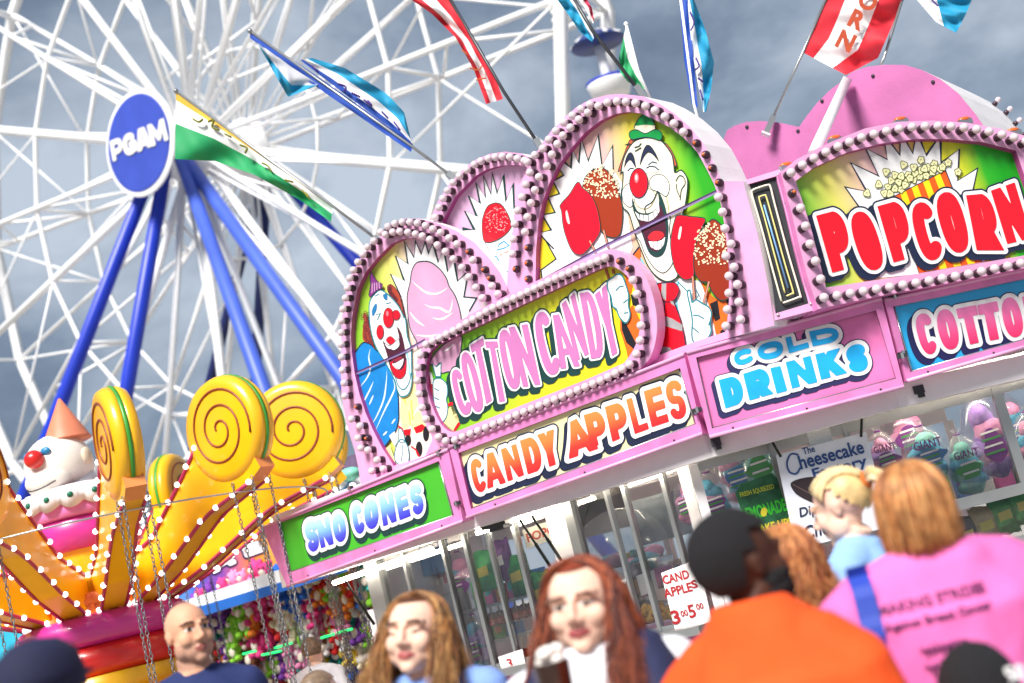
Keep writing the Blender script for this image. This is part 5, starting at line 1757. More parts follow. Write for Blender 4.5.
for i in range(4, 13):
    tg = (rim_p[i + 1] - rim_p[i - 1]).normalized()
    nn_ = Vector((-tg.y, 0, tg.x))
    if nn_.z < 0 and nn_.x < 0:
        nn_ = -nn_
    Mq = nn_.to_track_quat('-Y', 'Z').to_matrix().to_4x4()
    inst(BULB, 'bulb', B.root, Matrix.Translation(Vector((rim_p[i].x, 1.14, rim_p[i].y)) + nn_ * .001) @ Mq @ Matrix.Scale(.8, 4))
mb = MB()
a, b_ = BK.pt(846, 82, .05), RU.pt(815, 150, -.22)
b2 = MB()
im = BK.mtx(B.u0, B.v0).inverted()
b2.tube([im @ a, im @ b_], .05, white_p, 4)
b2.build('brace', B.root)
# ------------------------------------------------------------------ the big wheel
fer_w = mat('wheel_white_paint', '#fbfbfc', .45, var=.03)
leg_b = mat('wheel_blue_paint', '#1836b8', .4, var=.15, scale=.6)
leg_b2 = mat('wheel_blue_faded', '#4460c4', .45, var=.15, scale=.6)
leg_d = mat('wheel_navy_paint', '#16235e', .45, var=.15)
WC = at(218, 150, 45)
wn = Vector((-.6, -.8, 0))
we = Vector((.8, -.6, 0))
wz = Vector((0, 0, 1))
wheel = thing('ferris_wheel', 'huge white spoked wheel on blue legs with a round blue hub sign, over the rides', 'ferris wheel', Matrix.Translation((WC.x, WC.y, 0)))
def wp_(r_, a, off):
    return WC + we * (r_ * math.cos(a)) + wz * (r_ * math.sin(a)) + wn * off
def wchild(mb_, name, parent=None):
    mb_.v = [(v[0] - WC.x, v[1] - WC.y, v[2]) for v in mb_.v]
    return mb_.build(name, parent or wheel)
def on_wheel(px, py, off=0):
    d = ray(px, py)
    t = (WC + wn * off - EYEP).dot(wn) / d.dot(wn)
    return EYEP + d * t
q = on_wheel(470, 171, 1.0) - WC
A0 = math.atan2(q.dot(wz), q.dot(we))
q = on_wheel(566, 55, 1.1) - WC
RO = math.hypot(q.dot(wz), q.dot(we))
q = on_wheel(394, 120, 1.0) - WC
R1 = math.hypot(q.dot(wz), q.dot(we))
q = on_wheel(440, 110, 1.0) - WC
R2 = math.hypot(q.dot(wz), q.dot(we))
NSP = 20
for k in range(NSP):
    a = A0 + 2 * math.pi * k / NSP
    mb_ = MB()
    if k % 2 == 0:
        mb_.tube([wp_(.9, a, 1.0), wp_(RO, a, 1.1)], .165, fer_w, 4)
        mb_.tube([wp_(.9, a, -1.2), wp_(RO, a, -1.1)], .09, fer_w, 4)
    else:
        mb_.tube([wp_(.9, a, 1.3), wp_(RO, a, 1.1)], .10, fer_w, 4)
        mb_.tube([wp_(.9, a, -1.3), wp_(RO, a, -1.1)], .10, fer_w, 4)
        rr = [2.6, 4.4, R1, 9.0, 11.2, 13.6, 15.8, RO]
        for i in range(len(rr) - 1):
            s0, s1 = (1, -1) if i % 2 == 0 else (-1, 1)
            mb_.tube([wp_(rr[i], a, s0 * 1.2), wp_(rr[i + 1], a, s1 * 1.15)], .058, fer_w, 4)
    wchild(mb_, 'spoke')
    # splayed tie bars between neighbours
    a2 = a + 2 * math.pi / NSP
    mb_ = MB()
    mb_.tube([wp_(1.0, a, 1.25), wp_(R1, a2, 1.05)], .055, fer_w, 4)
    mb_.tube([wp_(1.0, a2, -1.25), wp_(R1, a, -1.05)], .055, fer_w, 4)
    mb_.tube([wp_(R1, a, 1.05), wp_(RO, a2, 1.1)], .05, fer_w, 4)
    mb_.tube([wp_(R1, a2, -1.05), wp_(RO, a, -1.1)], .05, fer_w, 4)
    wchild(mb_, 'tie_bar')
for r_, th in ((3.6, .06), (R1, .085), (RO, .2)):
    for off in (1.08, -1.12):
        if r_ == 3.6 and off > 0:
            continue
        mb_ = MB()
        mb_.tube([wp_(r_, A0 + 2 * math.pi * k / NSP, off) for k in range(NSP)], th, fer_w, 4, closed=True)
        wchild(mb_, 'rim_ring')
for r_ in (R1, RO):
    for k in range(NSP):
        a = A0 + 2 * math.pi * k / NSP
        mb_ = MB()
        mb_.tube([wp_(r_, a, 1.08), wp_(r_, a, -1.12)], .05, fer_w, 4)
        wchild(mb_, 'cross_bar')
rim_b = mat('rim_bulb', '#f6f4ee', .3, var=.02)
mb_ = MB()
for k in range(420):
    a = 2 * math.pi * k / 420
    if wp_(RO, a, 0).z > 12:
        mb_.ball(wp_(RO - .24, a, 1.15), .07, rim_b, 6, 4)
o = wchild(mb_, 'rim_bulbs')
o['kind'] = 'stuff'
mb_ = MB()
Mh = Matrix((we, wz, wn)).transposed().to_4x4()
Mh.translation = WC
mb_.lathe([(.9, -1.5), (1.15, -1.3), (1.15, -1.0), (.75, -.9), (.75, .9), (1.2, 1.0), (1.2, 1.35), (.55, 1.5), (.5, 3.0)], fer_w, 28, Mh)
wchild(mb_, 'hub')
hp = Plane((WC.x + wn.x * 3.1, WC.y + wn.y * 3.1), math.atan2(.6, .8))
disc_c = hp.pt(140, 143)
mb_ = MB()
Md = Mh.copy()
Md.translation = disc_c
mb_.lathe([(1.58, -.12), (1.7, -.06), (1.7, .02), (1.62, .05)], fer_w, 48, Md, smooth=False)
sgn = wchild(mb_, 'hub_sign')
mb_ = MB()
mb_.lathe([(1.53, .052), (1.55, .07), (1.5, .085)], mat('hub_blue', '#3c50b4', .4, var=.1, scale=1), 48, Md, smooth=False)
wchild(mb_, 'face', sgn)
mb_ = MB()
quads = {'P': [(109.5, 141.5), (121, 136.5), (124, 156.5), (113, 161.5)], 'G': [(121.5, 136.5), (134.5, 131), (138, 151), (124.5, 157)], 'A': [(134, 131), (148, 125), (152, 146), (138, 152)], 'M': [(147, 125.5), (163.5, 118), (168.5, 139.5), (152, 146.5)]}
class HB:
    pass
hb = HB()
def hL(p, off=0.0):
    u, v = hp.uv(p[0], p[1], .12 + off)
    return (u, v)
mbh = MB()
for i, ch in enumerate('PGAM'):
    qd = [Vector(hL(p)) for p in quads[ch]]
    W = ((qd[1] - qd[0]).length + (qd[2] - qd[3]).length) / 2
    H = ((qd[0] - qd[3]).length + (qd[1] - qd[2]).length) / 2
    G, xs, ys = letter_sdf(ch, W, H, (.115 if ch == 'M' else .15) * W, .05, .012)
    V, Fc = cells(G, xs, ys, .0)
    def mp2(p):
        a, b = p[0] / W, p[1] / H
        r_ = qd[3] * (1 - a) * (1 - b) + qd[2] * a * (1 - b) + qd[0] * (1 - a) * b + qd[1] * a * b
        w3 = hp.O + hp.U * r_.x + hp.N * (.12 + i * .001)
        return (w3.x, w3.y, r_.y)
    mbh.add([mp2(p) for p in V], Fc, mat('hub_letter_white', '#f3f1e6', .45))
wchild(mbh, 'lettering', sgn)
# legs
def leg(top_off, px, py, off, r_, m_, px0=None, joint=None):
    T_ = WC + wn * top_off
    q_ = on_wheel(px, py, off)
    d_ = q_ - T_
    foot = T_ + d_ * (T_.z / -d_.z)
    mb2 = MB()
    mb2.tube([T_, T_.lerp(foot, .5), foot], [r_ * .85, r_, r_], m_, 14)
    if joint:
        j = on_wheel(joint[0], joint[1], off)
        t_ = (j - T_).dot(foot - T_) / (foot - T_).length_squared
        a_, b_ = T_.lerp(foot, t_ - .02), T_.lerp(foot, t_ + .02)
        mb2.tube([a_, b_], r_ * 1.35, m_, 12)
    o_l = wchild(mb2, 'support_leg')
    mb2 = MB()
    mb2.lathe([(.8, 0), (.8, .12), (.45, .14), (.4, .3)], leg_d, 16, Matrix.Translation(foot))
    wchild(mb2, 'foot_plate', o_l)
leg(2.3, 62, 400, 3.3, .25, leg_b)
leg(2.0, 124, 405, 2.8, .25, leg_b)
leg(1.75, 262, 385, 3.2, .24, leg_b2, joint=None)
leg(1.75, 338, 372, 1.6, .24, leg_b2)
leg(-2.2, 212, 375, -4.2, .2, leg_d)
leg(-2.2, 256, 372, -3.4, .2, leg_d)
leg(-2.0, 356, 262, -3.0, .24, leg_b)
# gondolas near the picture edge
for (px, py) in ((598, 44),):
    P0 = on_wheel(px, py, 0)
    gon = wchild(MB(), 'gondola') if False else None
    mb2 = MB()
    Mg = Matrix.Translation(P0) @ Matrix.Scale(.62, 4)
    mb2.lathe([(1.15, -.05), (1.2, .02), (.8, .35), (.1, .55)], mat('gondola_roof', '#2c3f7d', .4, var=.3, scale=3), 20, Mg)
    gon = wchild(mb2, 'gondola')
    mb2 = MB()
    for k in range(10):
        a = 2 * math.pi * k / 10
        mb2.tube([P0 + Vector((0.73 * math.cos(a), .73 * math.sin(a), .03)), P0 + Vector((.19 * math.cos(a), .19 * math.sin(a), .335))], .05, fer_w, 5)
    wchild(mb2, 'roof_stripes', gon)
    mb2 = MB()
    mb2.tube([P0 - Vector((0, 0, .1)), P0 - Vector((0, 0, 1.5))], .13, fer_w, 10)
    wchild(mb2, 'post', gon)
    mb2 = MB()
    mb2.lathe([(.4, -2.5), (.8, -2.4), (.95, -1.9), (.97, -1.82), (.85, -1.82), (.7, -2.2)], fer_w, 20, Mg)
    wchild(mb2, 'tub', gon)
    mb2 = MB()
    mb2.lathe([(.96, -1.815), (1.0, -1.7), (.85, -1.7)], leg_b, 20, Mg)
    wchild(mb2, 'rail', gon)

# ------------------------------------------------------------------ swing ride with lollipop arms
DS = 12.0
S0 = at(60, 403, DS)
sx, sy = S0.x, S0.y
def zc(y):
    return at(60 + (y - 403) * .255, y, DS).z
ylw = mat('ride_yellow', '#f3b612', .35, var=.14, scale=2.5, coat=.3)
org = mat('ride_orange', '#e57a22', .38, var=.1, coat=.3)
org_l = mat('ride_pale_orange', '#dd8a4c', .4, var=.1, coat=.3)
rpk = mat('ride_pink', '#e37fc0', .4, var=.1, coat=.3)
mgt = mat('ride_magenta', '#c92f92', .35, var=.1, coat=.4)
vred = mat('ride_red', '#d81f1a', .35, var=.1, coat=.4)
plum = mat('ride_plum', '#b02a5a', .4, var=.2)
lgt = mat('ride_lamp', '#fff6f0', .3, emit=1.6, var=.01)
cgr = mat('ride_green', '#3f9a34', .4, var=.15)
swing = thing('swing_ride', 'yellow kiddie swing ride with giant lollipop discs on flared arms round a clown column', 'swing ride', Matrix.Translation((sx, sy, 0)))
def sl(prof, m_, name, parent=None, n=36):
    mb2 = MB()
    mb2.lathe(prof, m_, n)
    return mb2.build(name, parent or swing)
zt = [zc(y) for y in (399, 434, 463, 484, 493, 506, 548, 592, 612, 640, 668, 690)]
sl([(1.3, 0), (1.3, .25), (.75, .3), (.7, zt[11])], ylw, 'base')
sl([(.5, zt[11] - .03), (.62, zt[11] - .02), (.66, zt[10] - .02), (.5, zt[10])], ylw, 'yellow_ring')
def torus(R_, r_, z, m_, name):
    sl([(R_ + r_ * math.cos(a), z + r_ * math.sin(a)) for a in [-math.pi / 2 + math.pi * k / 10 for k in range(11)]], m_, name)
torus(.56, .135, zt[10] + .11, vred, 'red_ring')
torus(.6, .125, zt[9] + .11, mgt, 'magenta_ring')
sl([(.52, zt[9] + .2), (.56, zt[8]), (.56, zt[7] - .02), (.5, zt[7])], org, 'arm_collar')
sl([(.45, zt[7] - .05), (.40, zt[6]), (.40, zt[6] + .001)], ylw, 'column')
sl([(.38, zt[6] - .02), (.46, zt[6]), (.45, zt[5] - .15), (.40, zt[5] - .1)], mgt, 'magenta_band')
sl([(.40, zt[5] - .12), (.47, zt[5] - .1), (.45, zt[5] + .02), (.36, zt[5] + .03)], rpk, 'pink_band')
# ruffle
mb2 = MB()
n = 96
vs_, fs = [], []
for i, (r_, z) in enumerate(((.36, zt[5] + .02), (.48, zt[5] + .0), (.46, zt[4] + .02), (.3, zt[4] + .06))):
    for j in range(n):
        a = 2 * math.pi * j / n
        wv = .045 * abs(math.sin(a * 8)) if i in (1, 2) else 0
        vs_.append(((r_ + wv) * math.cos(a), (r_ + wv) * math.sin(a), z - (.05 * abs(math.sin(a * 8)) if i == 1 else 0)))
for i in range(3):
    for j in range(n):
        fs.append((i * n + j, i * n + (j + 1) % n, (i + 1) * n + (j + 1) % n, (i + 1) * n + j))
mb2.add(vs_, fs, white_p, smooth=True)
ruf = mb2.build('ruffle_collar', swing)
mb2 = MB()
for j in range(16):
    a = (j + .5) * math.pi / 8
    mb2.ball((.505 * math.cos(a), .505 * math.sin(a), (zt[5] + zt[4]) / 2), (.028, .028, .028), mat('ruffle_green', '#0c6b52', .4), 10, 6)
mb2.build('dots', ruf)
# clown head
sl([(.2, zt[4] + .03), (.19, zt[3]), (.17, zt[2] - .1)], white_p, 'neck')
hd_m = mat('clown_white', '#ece4da', .45, var=.05)
mb2 = MB()
hc = Vector((-.10, -.03, zt[2]))
yaw_h = R(-22)
RH = Matrix.Rotation(yaw_h, 4, 'Z')
def hq(x, y, z):
    return RH @ Vector((x, y, z)) + hc
mb2.ball(hc, (.29, .29, .28), hd_m, 28, 18)
hb_ = mb2.build('clown_head', swing)
def hpart(c, r_, m_, nm):
    b2 = MB()
    b2.ball(hq(*c), r_, m_, 18, 12, M=RH)
    b2.build(nm, hb_)
hpart((0, -.14, -.12), (.22, .19, .15), hd_m, 'muzzle')
hpart((.02, -.31, .06), (.085, .08, .078), vred, 'nose')
for sx_ in (-.09, .10):
    hpart((sx_, -.25, .11), (.05, .03, .035), mat('clown_eye_blue', '#2f83b8', .4), 'eye')
for sx_ in (-.29, .29):
    hpart((sx_, .02, .02), (.035, .06, .075), mat('clown_ear', '#d8c5ae', .5, var=.1), 'ear')
b2 = MB()
b2.tube([hq(.19 * math.cos(a), -.16 - .175 * abs(math.sin(a)), -.10 + .10 * math.sin(a)) for a in [math.pi + math.pi * k / 12 for k in range(13)]], .006, dark_m, 6)
b2.build('smile', hb_)
b2 = MB()
b2.lathe([(.205, zt[1] - .06), (.2, zt[1] - .045), (.012, zt[0]), (.001, zt[0] + .005)], mat('cone_hat', '#d98060', .5, var=.12), 28)
b2.build('cone_hat', swing)

def lerp(a, b, t):
    return a + (b - a) * t
ZD = at(225, 425, 10.4).z
ZRT, ZRB = zt[7] - .02, zt[8] - .04
NARM = 12
b = MB()
for k in range(26):
    t = k / 25
    pass
chain_m = mat('chain_steel', '#85878b', .4, .7, var=.15)
def link_mesh():
    q_ = MB()
    for k in range(2):
        pts = [(.011 * math.cos(a), 0, .021 * math.sin(a)) for a in [2 * math.pi * j / 10 for j in range(10)]]
        M_ = Matrix.Translation((0, 0, -.032 * k)) @ Matrix.Rotation(R(90 * k + 20), 4, 'Z')
        q_.tube([M_ @ Vector(p) for p in pts], .0038, chain_m, 5, closed=True)
    return q_
def chain_mesh(L_):
    q_ = MB()
    nl = int(L_ / .064)
    base = link_mesh()
    for i in range(nl):
        M_ = Matrix.Translation((0, 0, -.064 * i)) @ Matrix.Rotation(i * .5, 4, 'Z')
        q_.add([M_ @ Vector(v) for v in base.v], base.f, chain_m, smooth=True)
    return q_.mesh('chain')
CH_L = ZD - .42 - .82
CHAIN = chain_mesh(CH_L)
tl_ = mat('lollipop_line_brown', '#8a4327', .45)
tt_ = mat('lollipop_line_teal', '#5fb79c', .45)
def disc_mesh(face, line, rimc):
    q_ = MB()
    Mx = Matrix.Rotation(R(90), 4, 'X')
    q_.lathe([(.30, -.085), (.345, -.075), (.365, -.04), (.368, -.012)], face, 40, Mx)
    q_.lathe([(.368, .012), (.365, .04), (.345, .075), (.30, .085)], face, 40, Mx)
    q_.lathe([(.35, -.0125), (.372, -.011), (.372, .011), (.35, .0125)], rimc, 40, Mx)
    return q_.mesh('lollipop_disc')
DISC = disc_mesh(ylw, tl_, cgr)
def spiral_mesh(side, m_):
    q_ = MB()
    pts = []
    for i in range(90):
        t = i / 89
        a = 2 * math.pi * 2.55 * t
        r_ = .028 + .275 * t
        pts.append((r_ * math.cos(a) * side, .086 * side, r_ * math.sin(a)))
    q_.tube(pts, .0085, m_, 6)
    return q_.mesh('spiral')
SPI = {(s_, i): spiral_mesh(s_, m_) for s_ in (1, -1) for i, m_ in enumerate((tl_, tt_))}
FW = .098
def fwid(x):
    return FW * (1.0 - .22 * max(0, min(1, (x - 1.2) / .8)))
poly = [(.42, ZRB - .03), (.46, ZRT + .16), (.95, ZRT + .30), (1.45, ZD - .2), (1.66, ZD - .02), (2.22, ZD - .16), (2.3, ZD - .34), (2.16, ZD - .42), (1.6, ZD - .56), (1.0, ZRB + .2)]
top_e, bot_e = poly[1:5], [poly[0], poly[9], poly[8], poly[7]]
def arm_mesh():
    q_ = MB()
    n_ = len(poly)
    ws = [fwid(p[0]) for p in poly]
    vs_ = [(p[0], -w_, p[1]) for p, w_ in zip(poly, ws)] + [(p[0], w_, p[1]) for p, w_ in zip(poly, ws)]
    t = tessellate_polygon([[Vector((p[0], p[1], 0)) for p in poly]])
    f1 = []
    for f in t:
        a_, b_, c_ = (poly[i] for i in f)
        ccw = (b_[0] - a_[0]) * (c_[1] - a_[1]) - (c_[0] - a_[0]) * (b_[1] - a_[1]) > 0
        g_ = tuple(f) if ccw else (f[0], f[2], f[1])
        f1.append(g_)
        f1.append(tuple(i + n_ for i in g_)[::-1])
    q_.add(vs_, f1, ylw)
    for i in range(n_):
        j = (i + 1) % n_
        q_.add(vs_, [(i, n_ + i, n_ + j, j)], org_l if i in (4, 5, 6) else ylw)
    return q_.mesh('arm')
ARM = arm_mesh()
def edge_pts(edge, nb, side):
    out = []
    for p in resample(edge, nb):
        w_ = fwid(p[0])
        out.append((p[0], side * (w_ + .004), p[1]))
    return out
def trim_mesh():
    q_ = MB()
    for edge in (top_e, bot_e):
        for s_ in (-1, 1):
            q_.tube(edge_pts(edge, 12, s_), .016, plum, 6)
    return q_.mesh('edge_trim')
TRIM = trim_mesh()
qb = MB()
qb.ball((0, 0, 0), .022, lgt, 10, 7)
RB = qb.mesh('bulb')
seat_m = MB()
seat_m.box((-.16, -.14, 0), (.16, .14, .03), mgt)
seat_m.box((-.16, .12, .031), (.16, .15, .26), mgt)
seat_m.box((-.17, -.14, .031), (-.14, .119, .16), mgt)
seat_m.box((.14, -.14, .031), (.17, .119, .16), mgt)
SEAT = seat_m.mesh('seat')
AZ = [R(a) for a in (-2, 28, 55, 84, 112, 142, 171, 201, 231, 261, 291, 325)]
far_bulbs = MB()
for k, az in enumerate(AZ):
    Ma = Matrix.Rotation(az - math.pi / 2, 4, 'Z')
    deg = (math.degrees(az) + 180) % 360 - 180
    a_ = inst(ARM, 'arm', swing, Ma)
    inst(TRIM, 'edge_trim', a_)
    dsk = inst(DISC, 'lollipop', swing, Ma @ Matrix.Translation((1.98, 0, ZD + .04)) @ Matrix.Diagonal((1.14, 1.25, 1.14, 1)))
    li = 1 if 60 < deg < 80 else 0
    for s_ in (1, -1):
        inst(SPI[(s_, li)], 'spiral', dsk)
    for dx in (-.1, .12):
        for dy in (-.09, .09):
            inst(CHAIN, 'chain', swing, Ma @ Matrix.Translation((2.08 + dx, dy, ZD - .40)) @ Matrix.Rotation(rnd.uniform(-.02, .02), 4, 'X'))
    inst(SEAT, 'swing_seat', swing, Ma @ Matrix.Translation((2.09, 0, .8)) @ Matrix.Rotation(R(0), 4, 'Z'))
    near = -60 < deg < 100
    for edge, nb in ((top_e, 9), (bot_e, 10)):
        for s_ in (-1, 1):
            for p in edge_pts(edge, nb, s_ * 1.16):
                if -30 < deg < 84 and not (s_ * 1 > 0 and deg > 30) and not (s_ < 0 and deg < 0):
                    inst(RB, 'bulb', a_, Matrix.Translation(p))
                else:
                    far_bulbs.ball(Ma @ Vector(p), .022, lgt, 7, 5)
o = far_bulbs.build('far_bulbs', swing)
o['kind'] = 'stuff'
mb2 = MB()
mb2.tube([(2.06 * math.cos(a), 2.06 * math.sin(a), ZD - .47) for a in [2 * math.pi * k / 44 for k in range(44)]], .0075, chrome, 6, closed=True)
mb2.build('steel_hoop', swing)
for k, az in enumerate(AZ):
    Ma = Matrix.Rotation(az + math.pi / NARM - math.pi / 2, 4, 'Z')
    q_ = MB()
    for (z0, z1) in ((ZRB + .02, ZRB + .06), (ZRT - .08, ZRT - .04)):
        q_.box((.53, -.12, z0), (.60, .12, z1), org)
    for y in (-.1, 0, .1):
        q_.box((.54, y - .014, ZRB + .061), (.59, y + .014, ZRT - .081), org)
    o = inst(q_.mesh('bracket'), 'bracket', swing, Ma)

# ------------------------------------------------------------------ prize booth behind the ride
h = at(262, 600, 15.5)
PB = Plane((h.x, h.y), R(38))
B = Board(PB, 'prize_booth', 'game booth with a bright painted sign and blue valance over hanging plush prizes', 'game booth', [(140, 500), (380, 700)])
mb = MB()
sgq = [(160, 560), (350, 478), (380, 540), (175, 606)]
B.slab(mb, sgq, -.15, 0, grad('booth_sign_ground', [(0, '#49b8d8'), (.3, '#4a58b8'), (.48, '#7a3f9c'), (.6, '#e0763c'), (.75, '#e0a040'), (1, '#4aa0d0')], wob=.2), white_p)
mb.build('sign_board', B.root)
lettering(B, [('A', [(207, 551), (222, 544), (235, 562), (214, 572)]), ('L', [(238, 534), (249, 529), (263, 550), (246, 556)])], pw, pw, mat('ink_navy', '#1d1c52', .5), .01, hw=.24, ow=.02, dw=.01, shadow=(-1, 1), step=.012)
mb = MB()
for k in range(16):
    t = k / 15
    p = lp((170, 556), (352, 474), t)
    u, v = B.L(p, .05)
    mb.ball((u, -.08, v), (.13, .1, .1 + .03 * math.sin(k * 2)), mat('booth_cloud', '#e6eef0', .5) if k % 3 else mat('booth_mint', '#7fd0b8', .5), 12, 8)
mb.build('scalloped_crest', B.root)
mb = MB()
for k in range(13):
    p = lp((178, 566), (354, 486), k / 12)
    u, v = B.L(p, .12)
    mb.ball((u, -.14, v), .035, lgt, 8, 6)
o = mb.build('crest_bulbs', B.root)
o['kind'] = 'stuff'
mb = MB()
B.slab(mb, [(150, 612), (345, 548), (350, 562), (152, 628)], -.4, .3, mat('booth_white_band', '#dfe3e6', .5), white_p)
mb.build('awning', B.root)
mb = MB()
B.slab(mb, [(150, 621), (345, 563), (348, 571), (152, 632)], .31, .33, mat('booth_blue_band', '#1f63bd', .5), white_p)
mb.build('valance', B.root)
mb = MB()
u0, _ = B.L((140, 700), -.9)
u1, _ = B.L((385, 560), -.9)
mb.box((u0, .9, -B.v0 + .02), (u1, 1.0, 2.6), mat('booth_back_cloth', '#6d5a78', .8, var=.6, scale=5))
mb.build('back_wall', B.root)
mb = MB()
mb.box((u0, -.25, -B.v0 - .0), (u1, .05, -B.v0 + .9), mat('booth_counter', '#2f5ea8', .5, var=.2))
mb.build('counter', B.root)
led = mat('green_led', '#22d36a', .4, emit=1.0, var=.05)
for (a, b_) in (((262, 655), (281, 651)), ((275, 648), (292, 643)), ((321, 638), (334, 634)), ((337, 633), (352, 629)), ((243, 654), (256, 651))):
    p, q_ = B.L(a, .22), B.L(b_, .22)
    mb = MB()
    mb.tube([(p[0], -.22, p[1]), (q_[0], -.22, q_[1])], .012, led, 8)
    mb.build('led_strip', B.root)
for px in (160, 372):
    u, v = B.L((px, 620), .2)
    mb = MB()
    mb.tube([(u, -.2, -B.v0), (u, -.2, v + .1)], .05, white_p, 10)
    mb.build('post', B.root)

PL_C = {'hot pink': '#e2418c', 'pale pink': '#ef8fbf', 'bright blue': '#2c6fd4', 'lime green': '#8bd23a', 'scarlet': '#d92a2c', 'orange': '#e8802a', 'purple': '#7a3fa8', 'cream': '#e9dcc0', 'brown': '#7a4a2c', 'teal': '#2f9c96', 'yellow': '#eccb3a', 'white': '#e8e8ea'}
def plush_mesh(c):
    m_ = mat('plush_' + c.replace(' ', '_'), PL_C[c], .9, var=.25, scale=20, bump=.4, bscale=80)
    m2 = mat('plush_muzzle', '#efe6d8', .9, var=.1)
    q_ = MB()
    q_.ball((0, 0, 0), (.13, .11, .16), m_, 14, 10)
    q_.ball((0, -.02, .23), (.12, .11, .11), m_, 14, 10)
    for s_ in (-1, 1):
        q_.ball((s_ * .09, 0, .32), (.045, .03, .045), m_, 8, 6)
        q_.ball((s_ * .15, -.03, .05), (.05, .05, .10), m_, 8, 6)
        q_.ball((s_ * .09, -.08, -.15), (.06, .08, .06), m_, 8, 6)
        q_.ball((s_ * .04, -.12, .26), .015, black, 6, 4)
    q_.ball((0, -.11, .2), (.055, .05, .045), m2, 10, 6)
    q_.ball((0, -.09, -.01), (.075, .04, .09), m2, 10, 6)
    return q_.mesh('plush_toy')
PM = {c: plush_mesh(c) for c in PL_C}
zones = [((172, 610), 'pale pink'), ((225, 592), 'hot pink'), ((245, 600), 'pale pink'), ((262, 612), 'hot pink'), ((240, 625), 'lime green'), ((256, 640), 'hot pink'), ((272, 625), 'scarlet'), ((290, 588), 'bright blue'), ((302, 598), 'bright blue'), ((318, 612), 'hot pink'), ((288, 612), 'cream'), ((296, 630), 'cream'),
         ((335, 590), 'lime green'), ((345, 600), 'orange'), ((348, 578), 'scarlet'), ((325, 580), 'scarlet'), ((215, 612), 'purple'), ((208, 632), 'lime green'), ((262, 585), 'hot pink'), ((232, 575), 'scarlet')]
cols = list(PL_C)
ii = 0
for row in range(10):
    for c in range(15):
        px = 200 + c * 11.5 + rnd.uniform(-3, 3) + row * 3
        py = 602 + row * 10.5 - c * 3.1 + rnd.uniform(-3, 3)
        if py > 700:
            continue
        best = min(zones, key=lambda z_: (z_[0][0] - px) ** 2 + (z_[0][1] - py) ** 2)
        col_ = best[1] if (best[0][0] - px) ** 2 + (best[0][1] - py) ** 2 < 170 else rnd.choice(cols)
        off = max(.1 - .06 * row + rnd.uniform(-.1, .1), -.5)
        u, v = PB.uv(px, py, off)
        if v < 1.0:
            continue
        o = inst(PM[col_], 'plush_toy', None, PB.mtx(u, v, off) @ Matrix.Rotation(rnd.uniform(-.5, .5), 4, 'Z') @ Matrix.Rotation(rnd.uniform(-.3, .3), 4, 'Y') @ Matrix.Scale(rnd.uniform(.45, .75), 4))
        tag(o, col_ + ' plush toy hanging in the prize booth', 'plush toy', col_ + ' plush prizes in the game booth')
# turquoise tent at the left edge
h = at(-10, 660, 16)
t = thing('turquoise_tent', 'turquoise and white tent showing at the left edge under the swing arms', 'tent', Matrix.Translation((h.x, h.y, 0)) @ Matrix.Rotation(R(20), 4, 'Z'))
tq = mat('tent_turquoise', '#2aa6c4', .7, var=.12)
b = MB()
for s_, m_ in ((0, tq), (1, mat('tent_white', '#e4eef0', .7, var=.05))):
    vs_, fs = [], []
    for k in range(8):
        if k % 2 != s_:
            continue
        a0, a1 = 2 * math.pi * k / 8, 2 * math.pi * (k + 1) / 8
        i0 = len(vs_)
        vs_ += [(1.5 * math.cos(a0), 1.5 * math.sin(a0), 2.2), (1.5 * math.cos(a1), 1.5 * math.sin(a1), 2.2), (.5 * math.cos(a1), .5 * math.sin(a1), 2.75), (.5 * math.cos(a0), .5 * math.sin(a0), 2.75), (0, 0, 3.2),
                (1.5 * math.cos(a0), 1.5 * math.sin(a0), 1.9), (1.5 * math.cos(a1), 1.5 * math.sin(a1), 1.9)]
        fs += [(i0, i0 + 1, i0 + 2, i0 + 3), (i0 + 3, i0 + 2, i0 + 4), (i0 + 5, i0 + 6, i0 + 1, i0)]
    b.add(vs_, fs, m_)
b.build('canopy', t)
for k in range(4):
    a = math.pi / 4 + k * math.pi / 2
    b = MB()
    b.tube([(1.4 * math.cos(a), 1.4 * math.sin(a), 0), (1.4 * math.cos(a), 1.4 * math.sin(a), 2.15)], .04, white_p, 8)
    b.build('pole', t)

